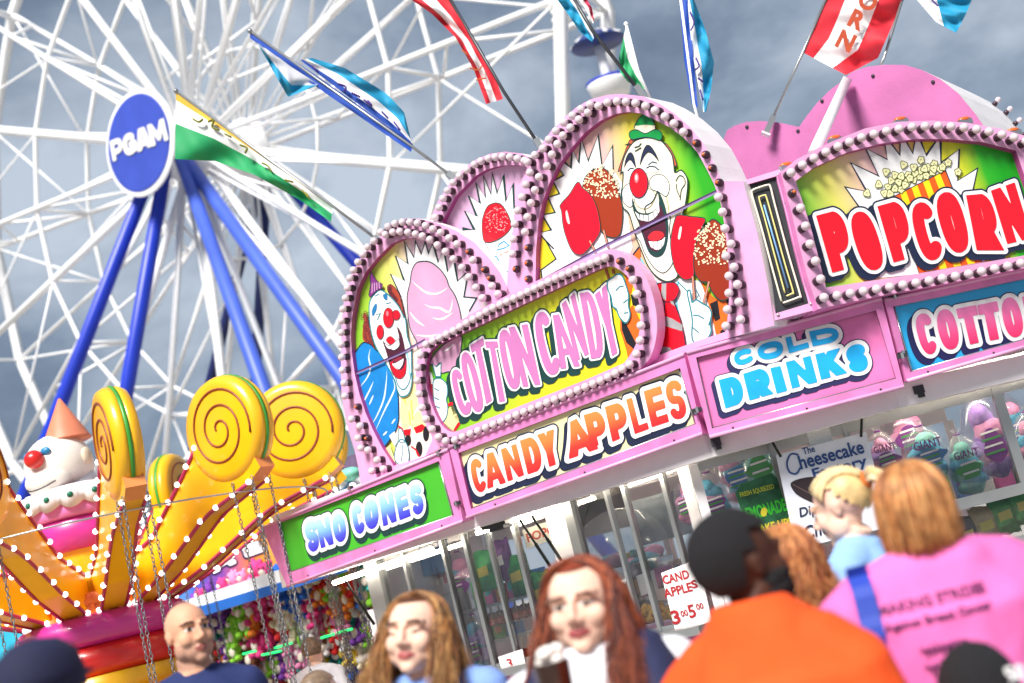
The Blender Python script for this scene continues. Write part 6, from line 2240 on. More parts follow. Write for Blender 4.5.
# ------------------------------------------------------------------ flags on the roof
f_g, f_y, f_w = mat('flag_green', '#159457', .7, var=.12), mat('flag_yellow', '#e3b43c', .7, var=.12), mat('flag_white', '#e9e9ea', .7, var=.06)
f_b, f_t, f_r, f_s = mat('flag_blue', '#1546a8', .7, var=.12), mat('flag_teal', '#128bb4', .7, var=.12), mat('flag_red', '#d02032', .7, var=.12), mat('flag_silver', '#b9bcc4', .7, var=.1)
f_p = mat('flag_purple', '#4a2f8c', .7, var=.1)
pole_m = mat('flag_pole', '#9b9ea0', .35, .7, var=.1)
pole_d = mat('flag_pole_dark', '#4a4c50', .4, .6, var=.1)
FG = 'flags flying from the roof of the food stand'
def flag(label, D, pole, grids, pole_mat=pole_m, marks=(), pr=.011, letters=(), bracket=True):
    base = at(pole[0][0], pole[0][1], D)
    t = thing('flag', label, 'flag', Matrix.Translation(base), FG)
    q_ = MB()
    P_ = [at(p[0], p[1], D) - base for p in pole]
    q_.tube(P_, pr, pole_mat, 8)
    q_.ball(P_[-1], pr * 1.8, pole_mat, 8, 6)
    q_.build('pole', t)
    for gi, (e0, e1, stripes, amp) in enumerate(grids):
        nU, nV = 40, 24
        E0, E1 = resample(e0, nU), resample(e1, nU)
        q_ = MB()
        vs_ = []
        for i in range(nU):
            for j in range(nV):
                v_ = j / (nV - 1)
                x = E0[i][0] + (E1[i][0] - E0[i][0]) * v_
                y = E0[i][1] + (E1[i][1] - E0[i][1]) * v_
                w_ = amp * v_ * (math.sin(i * .34 + j * .2 + gi) + .35 * math.sin(i * .62 - j * .3))
                vs_.append(at(x, y, D + w_ - .004 * gi) - base)
        for (v0, v1, m_) in stripes:
            fs = []
            for i in range(nU - 1):
                for j in range(nV - 1):
                    c_ = (j + .5) / (nV - 1)
                    if v0 <= c_ < v1:
                        fs.append((i * nV + j, i * nV + j + 1, (i + 1) * nV + j + 1, (i + 1) * nV + j))
            q_.add(vs_, fs, m_, smooth=True)
        q_.build('cloth', t)
    if marks:
        q_ = MB()
        for pts, wd, m_ in marks:
            q_.tube([at(p[0], p[1], D - .05) - base for p in catmull(pts, False, 4)], wd, m_, 6, flat=.3)
        q_.build('printed_marks', t)
    if letters:
        q_ = MB()
        for ch, c_, up_, rt_, m_ in letters:
            vs_, fs = text_mesh(ch, 1.0, .045)
            h0 = max(p.y for p in vs_) - min(p.y for p in vs_)
            xm, ym = (max(p.x for p in vs_) + min(p.x for p in vs_)) / 2, (max(p.y for p in vs_) + min(p.y for p in vs_)) / 2
            q_.add([at(c_[0] + (p.x - xm) / h0 * rt_[0] + (p.y - ym) / h0 * up_[0], c_[1] + (p.x - xm) / h0 * rt_[1] + (p.y - ym) / h0 * up_[1], D - .07) - base for p in vs_], fs, m_)
        q_.build('lettering', t)
    if bracket:
        q_ = MB()
        Mb = Matrix.Translation(P_[0]) @ (P_[-1] - P_[0]).to_track_quat('Z', 'Y').to_matrix().to_4x4()
        q_.box((-.022, -.022, -.1), (.022, .022, .05), pole_m, Mb)
        q_.box((-.035, -.035, -.115), (.035, .035, -.101), white_p, Mb)
        q_.build('bracket', t)
glyph_y = mat('flag_glyph_olive', '#8f8f2a', .6)
flag('green and white flag with a yellow upper hem, furthest along the stand', 10.4, [(379, 241), (334, 207), (176, 91)],
     [([(176, 91), (225, 127), (280, 166), (333, 206)], [(175, 159), (215, 161), (255, 175), (300, 200), (331, 222)], [(0, .14, f_y), (.14, .5, f_w), (.5, 1, f_g)], .06)],
     marks=[(p, .022, glyph_y) for p in ([(193, 119), (199, 122), (203, 119)], [(208, 122), (214, 120), (212, 127), (219, 130)], [(225, 134), (231, 137)], [(240, 145), (247, 148), (245, 153)], [(262, 163), (268, 166), (272, 172)], [(285, 180), (293, 182)], [(302, 190), (310, 199), (306, 193)])])
flag('long blue sleeved flag with teal folds and silver lining', 10.0, [(453, 177), (414, 148), (250, 31)],
     [([(250, 31), (320, 78), (413, 144)], [(250, 38), (318, 88), (411, 152)], [(0, 1, f_b)], .01),
      ([(256, 40), (290, 66), (318, 84)], [(259, 46), (276, 76), (288, 97), (316, 86)], [(0, .55, f_s), (.55, 1, f_t)], .05),
      ([(300, 60), (350, 98), (411, 143)], [(312, 58), (345, 68), (386, 93), (404, 112), (410, 136)], [(0, .22, f_b), (.22, .55, f_w), (.55, 1, f_t)], .06)],
     marks=[(p, .02, f_p) for p in ([(312, 66), (318, 72)], [(338, 84), (346, 87), (344, 92)], [(352, 93), (360, 97)], [(364, 100), (372, 106), (368, 101)], [(382, 112), (388, 118)], [(394, 122), (400, 130)])])
flag('red flag with a white centre and orange print, hanging above the sno cone arch', 9.7, [(539, 145), (504, 92), (447, -6)],
     [([(449, -6), (478, 45), (497, 82), (503, 99)], [(406, -4), (432, 14), (456, 38), (474, 70), (486, 104)], [(0, .4, f_r), (.4, .72, f_w), (.72, 1, f_r)], .06)], pole_mat=pole_d, pr=.012,
     marks=[(p, .012, mat('flag_glyph_orange', '#d9702c', .6)) for p in ([(470, 68), (478, 70), (482, 66)], [(476, 80), (486, 78)], [(462, 50), (468, 55)])])
flag('teal and white flag cut by the top of the frame over the tallest arch', 9.3, [(640, 92), (592, 30), (570, -8)],
     [([(570, -8), (583, 12), (594, 38)], [(553, -6), (568, 14), (580, 32), (592, 42)], [(0, .3, f_w), (.3, 1, f_t)], .03), ([(574, -6), (585, 8), (593, 24)], [(584, -6), (592, 8), (594, 20)], [(0, .5, f_w), (.5, 1, mat('flag_crimson', '#b02a4c', .7))], .02)], pole_mat=pole_d, pr=.013)
flag('small green and white flag folded behind the dark pole above the tallest arch', 11.2, [(650, 98), (638, 70), (626, 24)],
     [([(626, 26), (632, 52), (647, 90)], [(619, 58), (620, 72), (628, 82), (640, 88)], [(0, .35, f_w), (.35, 1, f_g)], .03)], pole_mat=fer_w, bracket=False)
flag('blue flag hanging nearly straight beside the white arch rim', 10.8, [(706, 150), (694, 104), (680, -6)],
     [([(679, -6), (684, 60), (692, 104)], [(687, -6), (692, 40), (698, 108)], [(0, 1, f_b)], .01), ([(687, -4), (692, 50), (703, 112)], [(692, -6), (706, 32), (714, 62), (711, 90), (706, 112)], [(0, .35, f_w), (.35, 1, f_t)], .06)], pole_mat=fer_w,
     marks=[(p, .02, f_p) for p in ([(690, 12), (694, 22), (691, 30)], [(696, 58), (699, 66), (695, 70)], [(698, 78), (703, 82)], [(700, 90), (703, 100)])])
brn_l = mat('flag_letter_brown', '#b0431f', .6)
flag('red and white flag lettered ORN in brown capitals above the pink back board', 10.6, [(771, 122), (803, 52), (829, -8)],
     [([(828, -8), (815, 24), (802, 52)], [(905, -8), (892, 26), (878, 58), (846, 75)], [(0, .26, f_r), (.26, .7, f_w), (.7, 1, f_r)], .05)],
     letters=[('O', (868, 1), (7.5, 9.5), (9, -4.5), brn_l), ('R', (857, 20), (7.5, 9.5), (9, -4.5), brn_l), ('N', (845.5, 41), (7.5, 9.5), (9, -4.5), brn_l)] if False else
             [('O', (868, 1), (8.5, -17), (16, 8), brn_l), ('R', (857.5, 20), (8.5, -17), (16, 8), brn_l), ('N', (846, 41), (8.5, -17), (16, 8), brn_l)])
flag('white and teal flag at the top right over the back board', 10.6, [(876, 74), (884, 58), (906, -12)],
     [([(905, -8), (912, -6), (936, 22)], [(975, -8), (966, 14), (956, 33)], [(0, .4, f_w), (.4, 1, f_t)], .03)], marks=[([(930, -2), (938, 6)], .014, f_p)])
# ------------------------------------------------------------------ people
def remesh(mb_, name, voxel, smooth=2):
    me = mb_.mesh('tmp')
    o = bpy.data.objects.new('tmp', me)
    COL.objects.link(o)
    m = o.modifiers.new('r', 'REMESH')
    m.mode = 'VOXEL'
    m.voxel_size = voxel
    m.use_smooth_shade = True
    if smooth:
        s_ = o.modifiers.new('s', 'SMOOTH')
        s_.iterations = smooth
        s_.factor = .5
    dg = bpy.context.evaluated_depsgraph_get()
    out = bpy.data.meshes.new_from_object(o.evaluated_get(dg))
    bpy.data.objects.remove(o)
    bpy.data.meshes.remove(me)
    out.name = name
    return out

def loft(mb_, rings, m_, n=24, pw_=1.0):
    """rings: (centre, rx, ry[, tilt about x])"""
    vs_, fs = [], []
    for r_ in rings:
        c = Vector(r_[0])
        for j in range(n):
            a = 2 * math.pi * j / n
            ca, sa = math.cos(a), math.sin(a)
            x = r_[1] * math.copysign(abs(ca) ** pw_, ca)
            y = r_[2] * math.copysign(abs(sa) ** pw_, sa)
            t = r_[3] if len(r_) > 3 else 0
            vs_.append(c + Vector((x, y * math.cos(t), y * math.sin(t))))
    for i in range(len(rings) - 1):
        for j in range(n):
            j2 = (j + 1) % n
            fs.append((i * n + j, i * n + j2, (i + 1) * n + j2, (i + 1) * n + j))
    fs.append(tuple(range(n - 1, -1, -1)))
    fs.append(tuple((len(rings) - 1) * n + j for j in range(n)))
    mb_.add(vs_, fs, m_, smooth=True)

def seglimb(mb_, pts, rads, m_):
    q = []
    rr = []
    for i in range(len(pts) - 1):
        a, b = Vector(pts[i]), Vector(pts[i + 1])
        for k in range(4):
            t = k / 4
            q.append(a.lerp(b, t))
            rr.append(rads[i] + (rads[i + 1] - rads[i]) * t)
    q.append(Vector(pts[-1]))
    rr.append(rads[-1])
    mb_.tube(q, rr, m_, 14)
    for p, r_ in zip(pts, rads):
        mb_.ball(p, r_, m_, 12, 8)

class Fig:
    pass

def person(label, head_px, depth, yaw, skin, H=1.66, build=1.0, sh_w=.19, head_yaw=0.0, head_pitch=0.0, head_roll=0.0, face=True, lips='#b0605a', brow='#5a3a28', eye_closed=False, arms=None,
           shirt=None, sleeve=.55, neck_z=0.0, trousers='#2b3550', vest=None, male=False, stubble=None, voxel=.006, head_s=1.0, group=None, sdrop=.155, fwide=1.0, slope=.05):
    hc = at(head_px[0], head_px[1], depth)
    f = Fig()
    hz = hc.z                                     # height of the head centre above the ground
    s = hz / (1.66 - .115)
    Mroot = Matrix.Translation((hc.x, hc.y, 0)) @ Matrix.Rotation(yaw, 4, 'Z')
    root = thing('person', label, 'person', Mroot, group)
    f.root, f.hz = root, hz
    sk = skin
    b = build
    zsh = hz - sdrop * head_s                       # shoulder line
    zhip = zsh - .50
    zkn = .48 * s
    HR = Matrix.Translation((0, 0, hz)) @ Matrix.Rotation(head_yaw, 4, 'Z') @ Matrix.Rotation(head_pitch, 4, 'X') @ Matrix.Rotation(head_roll, 4, 'Y') @ Matrix.Scale(head_s, 4)
    f.HR = HR
    q = MB()
    # torso
    tor = [((0, .02, zhip - .12), .15 * b, .10 * b), ((0, .02, zhip), .175 * b, .12 * b), ((0, .01, zhip + .12), .155 * b, .105 * b), ((0, .0, zhip + .26), .165 * b, .115 * b), ((0, 0, zhip + .38), .178 * b, .115 * b), ((0, .005, zsh - .03 - slope * .6), .165 * b, .10 * b), ((0, .01, zsh - slope * .2), .115 * b, .075 * b), ((0, .012, zsh + .035), .075, .062)]
    f.tor = tor
    loft(q, tor, sk)
    # neck and shoulders
    nr = (.085 if build > 1.2 else .062) if male else .05
    nb = HR @ Vector((0, .02, -.075))
    q.tube([(0, .02, zsh - .04), (0, .012, zsh + .05), nb], [nr * 1.35, nr * 1.05, nr], sk, 16)
    for sgn_ in (-1, 1):
        seglimb(q, [(0, .012, zsh + .015), (sgn_ * sh_w * .7, .012, zsh - slope * .55), (sgn_ * sh_w, .01, zsh - slope)], [.06, .058 * b, .06 * b], sk)
    arms = arms or {}
    f.arm = {}
    for sgn_ in (-1, 1):
        A = arms.get(sgn_, ((sgn_ * (sh_w + .06), .03, zsh - .32), (sgn_ * (sh_w + .05), -.03, zsh - .56)))
        shp, elb, wr = Vector((sgn_ * sh_w, .01, zsh - slope)), Vector(A[0]), Vector(A[1])
        f.arm[sgn_] = (shp, elb, wr)
        seglimb(q, [shp, elb, wr], [.055 * b, .042 * b, .028], sk)
        d = (wr - elb).normalized()
        side = Vector((0, -1, 0)) if abs(d.z) > .6 else Vector((0, 0, 1))
        side = (side - d * side.dot(d)).normalized()
        nrm = d.cross(side)
        pc_ = wr + d * .045
        q.ball(pc_, (.04, .025, .045), sk, 12, 8, M=Matrix((side, nrm, d)).transposed().to_4x4())
        for k in range(4):
            st = wr + d * .08 + side * (.028 - .019 * k)
            ln = (.062, .072, .068, .052)[k]
            q.tube([st, st + d * ln * .5 - nrm * .006 * sgn_, st + d * ln * .85 - nrm * .024 * sgn_, st + d * ln - nrm * .036 * sgn_], [.0095, .009, .0085, .007], sk, 8)
        q.tube([wr + d * .02 + side * .03, wr + d * .05 + side * .052, wr + d * .085 + side * .056], [.012, .011, .008], sk, 8)
    for sgn_ in (-1, 1):
        seglimb(q, [(sgn_ * .09, .02, zhip - .06), (sgn_ * .1, .0, zkn), (sgn_ * .1, .03, .09)], [.088 * b, .056, .04], sk)
        loft(q, [((sgn_ * .105, .03, .0), .04, .05), ((sgn_ * .105, .0, .05), .045, .075), ((sgn_ * .105, .02, .1), .04, .05)], sk, 14)
        q.ball((sgn_ * .108, -.08, .035), (.042, .09, .035), sk, 12, 8)
    # head
    def hp_(c):
        return HR @ Vector((c[0] * fwide, c[1], c[2]))
    H3 = HR.to_3x3().to_4x4() @ Matrix.Diagonal((fwide, 1, 1, 1))
    def hball(c, r_, n=16, k=11):
        q.ball(hp_(c), r_, sk, n, k, M=H3)
    hball((0, .012, .03), (.075, .094, .085), 22, 16)
    hball((0, -.022, -.022), (.064, .072, .082), 22, 16)
    hball((0, -.045, -.065), (.048 if not male else .054, .045, .042))
    hball((0, -.074, -.092), (.024, .02, .02))
    for s_ in (-1, 1):
        hball((s_ * .036, -.06, -.022), (.029, .028, .032))
        hball((s_ * .05, -.02, -.055), (.022, .04, .035))
        hball((s_ * .074, .010, -.004), (.009, .017, .026))
        hball((s_ * .077, .016, .006), (.009, .013, .016))
        hball((s_ * .031, -.076, .013), (.0155, .012, .0115))
        hball((s_ * .012, -.103, -.026), (.0085, .011, .008))
        q.tube([hp_((s_ * .012, -.09, .034)), hp_((s_ * .034, -.088, .037)), hp_((s_ * .055, -.072, .03))], .0085, sk, 8)
    q.tube([hp_((0, -.088, .03)), hp_((0, -.102, .0)), hp_((0, -.114, -.018)), hp_((0, -.112, -.026))], [.009, .0095, .0125, .011], sk, 10)
    q.tube([hp_((-.023, -.084, -.058)), hp_((-.01, -.094, -.053)), hp_((0, -.0955, -.055)), hp_((.01, -.094, -.053)), hp_((.023, -.084, -.058))], [.004, .006, .0058, .006, .004], sk, 8)
    q.tube([hp_((-.02, -.085, -.062)), hp_((0, -.094, -.066)), hp_((.02, -.085, -.062))], [.004, .0072, .004], sk, 8)
    me = remesh(q, 'person', voxel, 2)
    body = bpy.data.objects.new('body', me)
    COL.objects.link(body)
    body.parent = root
    me.materials.clear()
    me.materials.append(sk)
    f.body = body
    if face:
        ml = mat('lips_' + lips.strip('#'), lips, .4, var=.1)
        mbw = mat('brow_' + brow.strip('#'), brow, .8, var=.2)
        mew = mat('eye_white', '#d9d2cc', .3, var=.03)
        med = mat('eye_dark', '#2a1d1a', .3, var=.1)
        msb = stubble
        for m_ in (ml, mbw, mew, med):
            me.materials.append(m_)
        if msb:
            me.materials.append(msb)
        inv = HR.inverted()
        for p in me.polygons:
            c = inv @ p.center
            if abs(c.x) > .1 or abs(c.z) > .13 or c.y > .11:
                continue
            c.x /= fwide
            ax = abs(c.x)
            k = 0
            if c.y < -.072 and ax < .026 and ((c.x / .026) ** 2 + ((c.z + .0585) / .0125) ** 2) < 1:
                k = 1
            elif c.y < -.06 and ((ax - .031) / .0155) ** 2 + ((c.z - .012) / .0085) ** 2 < 1:
                if eye_closed:
                    k = 4 if c.z < .0085 else 0
                else:
                    k = 4 if (abs(ax - .031) < .0068 or c.z > .0155) else 3
            elif c.y < -.05 and .013 < ax < .054 and abs(c.z - (.037 - ((ax - .035) * 8) ** 2 * .002 - max(0, ax - .04) * .4)) < .0048:
                k = 2
            elif msb and c.z < -.035 and c.y < .03:
                k = 5
            if k:
                p.material_index = k
    # trousers
    tm = mat('trousers_' + trousers.strip('#'), trousers, .8, var=.15, bump=.2, bscale=120)
    q = MB()
    loft(q, [((0, .02, zhip - .16), .15 * b, .11 * b), ((0, .02, zhip - .02), .192 * b, .138 * b), ((0, .015, zhip + .1), .178 * b, .128 * b)], tm)
    for sgn_ in (-1, 1):
        seglimb(q, [(sgn_ * .09, .02, zhip - .06), (sgn_ * .1, .0, zkn), (sgn_ * .1, .03, .12)], [.108 * b, .078, .07], tm)
    inst(remesh(q, 'trousers', .014, 2), 'trousers', root)
    q = MB()
    for sgn_ in (-1, 1):
        q.ball((sgn_ * .108, -.055, .045), (.055, .135, .048), mat('shoe_dark', '#26262a', .5), 14, 8)
    inst(remesh(q, 'shoes', .012, 1), 'shoes', root)
    f.zsh, f.zhip, f.b, f.sh = zsh, zhip, b, sh_w
    # shirt
    if shirt:
        q = MB()
        g = .016
        loft(q, [((0, .02, zhip - .08), .20 * b, .15 * b), ((0, .02, zhip + .02), .198 * b, .148 * b)] + [((c[0][0], c[0][1], c[0][2]), c[1] + g * 1.6, c[2] + g * 1.6) for c in tor[2:6]] + [((0, .012, zsh + .005), .12 * b, .08 * b), ((0, .014, zsh + .03 + neck_z), .078, .068)], shirt, 32)
        for sgn_ in (-1, 1):
            shp, elb, wr = f.arm[sgn_]
            seglimb(q, [(0, .012, zsh + .008), (sgn_ * sh_w * .7, .012, zsh - slope * .55), (sgn_ * sh_w, .01, zsh - slope - .003)], [.065, .066 * b, .07 * b], shirt)
            if sleeve <= 1:
                seglimb(q, [shp, shp.lerp(elb, sleeve)], [.07 * b, .066 * b], shirt)
            else:
                seglimb(q, [shp, elb, elb.lerp(wr, sleeve - 1)], [.07 * b, .055 * b, .042], shirt)
        sm_ = remesh(q, 'shirt', .009, 3)
        # folds
        for v in sm_.vertices:
            p = v.co
            n_ = noise.noise(Vector((p.x * 7 + hz * 9, p.y * 7, p.z * 4))) + .5 * noise.noise(Vector((p.x * 16, p.y * 16 + depth, p.z * 9)))
            dir_ = Vector((p.x, p.y, 0))
            if dir_.length > 1e-4:
                n_ += .7 * (1 - abs(noise.noise(Vector((p.x * 5 + p.z * 6, p.y * 5 + depth * 3, p.z * 3 - p.x * 4))) * 2.2))
                v.co = p + dir_.normalized() * n_ * .011
        sm_.update()
        f.shirt = inst(sm_, 'shirt', root)
    return f

def skin_mat(key, hexc, sub=.12):
    return mat(key, hexc, .58, spec=.3, var=.12, scale=11, bump=.06, bscale=200, sub=sub)

def hair_mat(key, hexc, var=.35):
    return mat(key, hexc, .45, var=var, scale=30, spec=.4)

def strands(f, m_, roots, path, n, r0=.006, name='hair', seed=1, cap=None, wave=.0, wfreq=18, jitter=.008, mats=None):
    """roots(rng)->(theta,phi) start on the scalp; path(t, start, rng) -> head-local points"""
    rg = random.Random(seed)
    q = MB()
    ms = mats or [m_]
    if cap:
        cap(q, ms[0])
    for i in range(n):
        st = roots(rg)
        ph, am = rg.uniform(0, 6.3), rg.uniform(.4, 1.2)
        off = Vector((rg.uniform(-1, 1), rg.uniform(-1, 1), rg.uniform(-1, 1))) * jitter
        pts = path(st, rg)
        out = []
        K = len(pts)
        for k, p in enumerate(pts):
            t = k / (K - 1)
            w_ = Vector((math.sin(t * wfreq + ph), math.cos(t * wfreq * .9 + ph), 0)) * wave * am * t
            out.append(f.HR @ (Vector(p) + off * (0.3 + t) + w_))
        rr = [r0 * (1 - .75 * (k / (K - 1)) ** 2) * rg.uniform(.8, 1.15) for k in range(K)]
        q.tube(out, rr, ms[i % len(ms)], 5)
    return q.build(name, f.root)

def cap_shell(f, lim, r_=(.081, .101, .092), c=(0, .014, .03)):
    """scalp shell kept where lim(unit direction) is true"""
    def fn(q, m_):
        n, k = 40, 26
        vs_, ok, fs = [], [], []
        for i in range(k + 1):
            th = math.pi * i / k
            for j in range(n):
                a = 2 * math.pi * j / n
                d = Vector((math.sin(th) * math.cos(a), math.sin(th) * math.sin(a), math.cos(th)))
                w_ = 1 + .03 * noise.noise(d * 6)
                vs_.append(f.HR @ (Vector((d.x * r_[0] * w_, d.y * r_[1] * w_, d.z * r_[2] * w_)) + Vector(c)))
                ok.append(lim(d))
        for i in range(k):
            for j in range(n):
                ids = (i * n + j, i * n + (j + 1) % n, (i + 1) * n + (j + 1) % n, (i + 1) * n + j)
                if all(ok[x] for x in ids):
                    fs.append(ids[::-1])
        q.add(vs_, fs, m_, smooth=True)
    return fn

def hang(length, part=.0, spread=.03, front=-.02, curl=0.0, out_=.012):
    """hair falling from a parting: over the skull, then straight down"""
    def path(st, rg):
        side, y0 = st
        pts = []
        x0 = part
        Rz, Rx = .092 + out_ * .3, .080 + out_
        a1 = rg.uniform(1.15, 1.5)
        L_ = length * rg.uniform(.8, 1.06)
        for k in range(6):
            a = a1 * k / 5
            ry = math.sqrt(max(.05, 1 - (y0 / .125) ** 2))
            pts.append((x0 * (1 - k / 5) + side * Rx * ry * math.sin(a), .014 + y0, .03 + Rz * ry * math.cos(a)))
        xe, ye, ze = pts[-1]
        sp = rg.uniform(-.3, 1) * spread
        for k in range(1, 9):
            t = k / 8
            pts.append((xe + side * sp * t + side * .006, ye + (ye - .014) * .15 * t + front * t * (1 if y0 < 0 else .2), ze - L_ * t))
        return pts
    return path

def fall(length, spread=.02, out_=.012, th1=98, flick=0.0):
    def path(st, rg):
        ph = st
        pts = []
        rx, ry, rz = .078 + out_, .097 + out_, .09 + out_ * .7
        te = R(th1 + rg.uniform(-8, 6))
        for k in range(7):
            th = .08 + (te - .08) * k / 6
            pts.append((rx * math.sin(th) * math.sin(ph), .016 - ry * math.sin(th) * math.cos(ph), .03 + rz * math.cos(th)))
        xe, ye, ze = pts[-1]
        L_ = length * rg.uniform(.82, 1.05)
        sp = rg.uniform(-.4, 1) * spread
        for k in range(1, 8):
            t = k / 7
            pts.append((xe + math.sin(ph) * (sp * t + flick * t ** 3), ye - math.cos(ph) * (sp * t + flick * t ** 3), ze - L_ * t))
        return pts
    return path

def mixed(p1, p2, share):
    def roots(rg):
        if rg.random() < share:
            return ('a', (rg.choice((-1, 1)), rg.uniform(-.034, .035)))
        return ('b', rg.uniform(R(75), R(285)))
    def path(st, rg):
        return (p1 if st[0] == 'a' else p2)(st[1], rg)
    return roots, path

# --- bald man in a navy shirt, by the ride
sk_l = skin_mat('skin_light', '#d9a284')
sk_p = skin_mat('skin_pale', '#ecc3ad')
sk_d = skin_mat('skin_deep', '#4a2a1e', .05)
stub = mat('stubble', '#b98c76', .7, var=.15, scale=120)
navy = mat('cloth_navy', '#1c2a5e', .85, var=.12, bump=.25, bscale=160)
f = person('bald man in a navy T-shirt looking right in front of the swing ride', (189, 634), 5.4, R(14), sk_l, build=.96, sh_w=.168, sdrop=.172, head_yaw=R(24), male=True, shirt=navy, stubble=stub, brow='#4a3226', lips='#a86258', trousers='#3a3a40', head_s=1.03)
# --- young woman in a light blue top
lb = mat('cloth_light_blue', '#7f9fe0', .85, var=.12, bump=.25, bscale=160)
f = person('woman in a light blue T-shirt with wavy brown and blond hair and lowered eyes', (416, 635), 4.35, R(-8), sk_p, build=.98, sh_w=.17, head_yaw=R(-10), head_pitch=R(-6), head_roll=R(6), shirt=lb, eye_closed=True, fwide=1.1, brow='#5b3d2c', lips='#b3605f', voxel=.005)
hb1, hb2, hb3 = hair_mat('hair_brown_root', '#5f3b27'), hair_mat('hair_bronze', '#a8703c'), hair_mat('hair_honey', '#c79a5e')
frontline = lambda d: d.z > .68 or (d.y > -.30 and d.z > -.45)
strands(f, hb1, *mixed(hang(.26, part=.012, spread=.065, front=-.10), fall(.22, .07), .6), 2800, r0=.0017, jitter=.013, seed=3, cap=cap_shell(f, frontline), wave=.014, wfreq=11, mats=[hb1, hb2, hb3, hb2])
# --- red-haired woman with navy vest and iced drink
wht = mat('cloth_white', '#e6e6ee', .85, var=.06, bump=.25, bscale=160)
vest_m = mat('cloth_vest_navy', '#20264a', .85, var=.15, bump=.3, bscale=140)
zs_ = at(583, 606, 3.8).z - .155
hcr = at(583, 606, 3.8)
INVR = (Matrix.Translation((hcr.x, hcr.y, 0)) @ Matrix.Rotation(R(-4), 4, 'Z')).inverted()
dr_w = at(560, 701, 3.45)
wr_l = INVR @ (dr_w + Vector((-.02, .06, -.07)))
f = person('red-haired woman in a navy vest over a white top holding a chocolate drink', (583, 606), 3.8, R(-4), sk_p, build=1.16, sh_w=.19, head_yaw=R(-14), head_pitch=R(2), head_roll=R(2), shirt=wht, sleeve=1.7, fwide=1.19, brow='#5a3328', lips='#b0585a', voxel=.005, neck_z=.03,
           arms={1: ((.27, .02, zs_ - .29), (.24, -.10, zs_ - .52)), -1: ((-.27, -.05, zs_ - .31), tuple(wr_l))})
q = MB()
for sgn_ in (-1, 1):
    loft(q, [((sgn_ * .125, .012, f.zhip - .04), .115, .178), ((sgn_ * .14, .0, f.zhip + .12), .10, .19), ((sgn_ * .14, -.005, f.zhip + .3), .10, .195), ((sgn_ * .145, -.005, f.zsh - .10), .09, .185), ((sgn_ * .14, -.0, f.zsh - .02), .07, .14), ((sgn_ * .125, .01, f.zsh + .045), .05, .09), ((sgn_ * .115, .014, f.zsh + .065), .03, .05)], vest_m, 24)
loft(q, [((0, .09, f.zhip - .04), .2, .11), ((0, .09, f.zhip + .3), .2, .10), ((0, .07, f.zsh - .04), .17, .075), ((0, .06, f.zsh + .02), .1, .03)], vest_m, 24)
inst(remesh(q, 'vest', .009, 3), 'vest', f.root)
hr1, hr2, hr3 = hair_mat('hair_auburn', '#7a3420'), hair_mat('hair_auburn_dark', '#4f1f16'), hair_mat('hair_copper', '#a4522c')
strands(f, hr1, *mixed(hang(.36, part=-.02, spread=.085, front=-.15), fall(.3, .08), .66), 3400, r0=.0017, jitter=.013, seed=5, cap=cap_shell(f, lambda d: d.z > .70 or (d.y > -.30 and d.z > -.45)), wave=.017, wfreq=15, mats=[hr1, hr2, hr3])
# the drink she holds
wp3 = dr_w
t = thing('iced_drink', 'cup of chocolate drink topped with white cream in the red-haired woman\'s hand', 'drink', Matrix.Translation(wp3))
b = MB()
b.lathe([(.034, -.08), (.045, .09), (.047, .092)], mat('chocolate_drink', '#3d2019', .3, var=.2, coat=.4), 20)
b.build('cup', t)
b = MB()
for k in range(9):
    a = k * 2.4
    r_ = .024 * math.sqrt(k / 9)
    b.ball((r_ * math.cos(a), r_ * math.sin(a), .105 + .012 * math.sin(k)), (.02, .02, .016), mat('whipped_cream', '#f4efe8', .6), 10, 7)
b.build('cream', t)
# --- bearded man in orange, seen from behind
orn = mat('cloth_orange', '#ee5212', .85, var=.1, bump=.25, bscale=160)
f = person('bearded man in a bright orange T-shirt with short black hair, seen from behind', (741, 566), 3.35, R(150), sk_d, build=1.2, sh_w=.20, sdrop=.135, slope=.125, neck_z=.04, head_yaw=R(-30), shirt=orn, male=True, face=False, voxel=.008, head_s=1.08, trousers='#26262c')
hk = mat('hair_black', '#120f14', .85, var=.3, scale=120, bump=.8, bscale=220)
q = MB()
cap_shell(f, lambda d: d.z > .42 or (d.y > -.12 and d.z > -.12) or (d.y > .2 and d.z > -.93), (.084, .108, .097))(q, hk)
q.build('hair', f.root)
q = MB()
for k in range(420):
    a = rnd.uniform(-1.75, 1.75)
    z = rnd.uniform(-.125, -.03)
    rx = .068 - max(0, -.06 - z) * .25
    p = Vector((math.sin(a) * rx, -.02 - math.cos(a) * (.078 - max(0, -.07 - z) * .2), z))
    q.ball(f.HR @ p, rnd.uniform(.008, .014), hk, 6, 4)
q.build('beard', f.root)
# --- curly red-haired woman in pink behind him
pkc = mat('cloth_pink', '#e3549f', .85, var=.1, bump=.25, bscale=160)
pk2 = mat('cloth_hot_pink', '#e86fb4', .85, var=.12, bump=.3, bscale=140)
f = person('curly copper-haired woman in hot pink, mostly hidden behind the man in orange', (790, 571), 4.0, R(165), sk_p, build=1.02, sh_w=.17, shirt=pkc, face=False, voxel=.009)
hc1, hc2 = hair_mat('hair_copper_curl', '#9a5530'), hair_mat('hair_copper_light', '#c98a55')
strands(f, hc1, lambda r: r.uniform(R(60), R(300)), fall(.20, .05), 1600, r0=.0019, jitter=.014, seed=8, cap=cap_shell(f, lambda d: d.z > .45 or (d.y > -.2 and d.z > -.5)), wave=.018, wfreq=24, mats=[hc1, hc2])
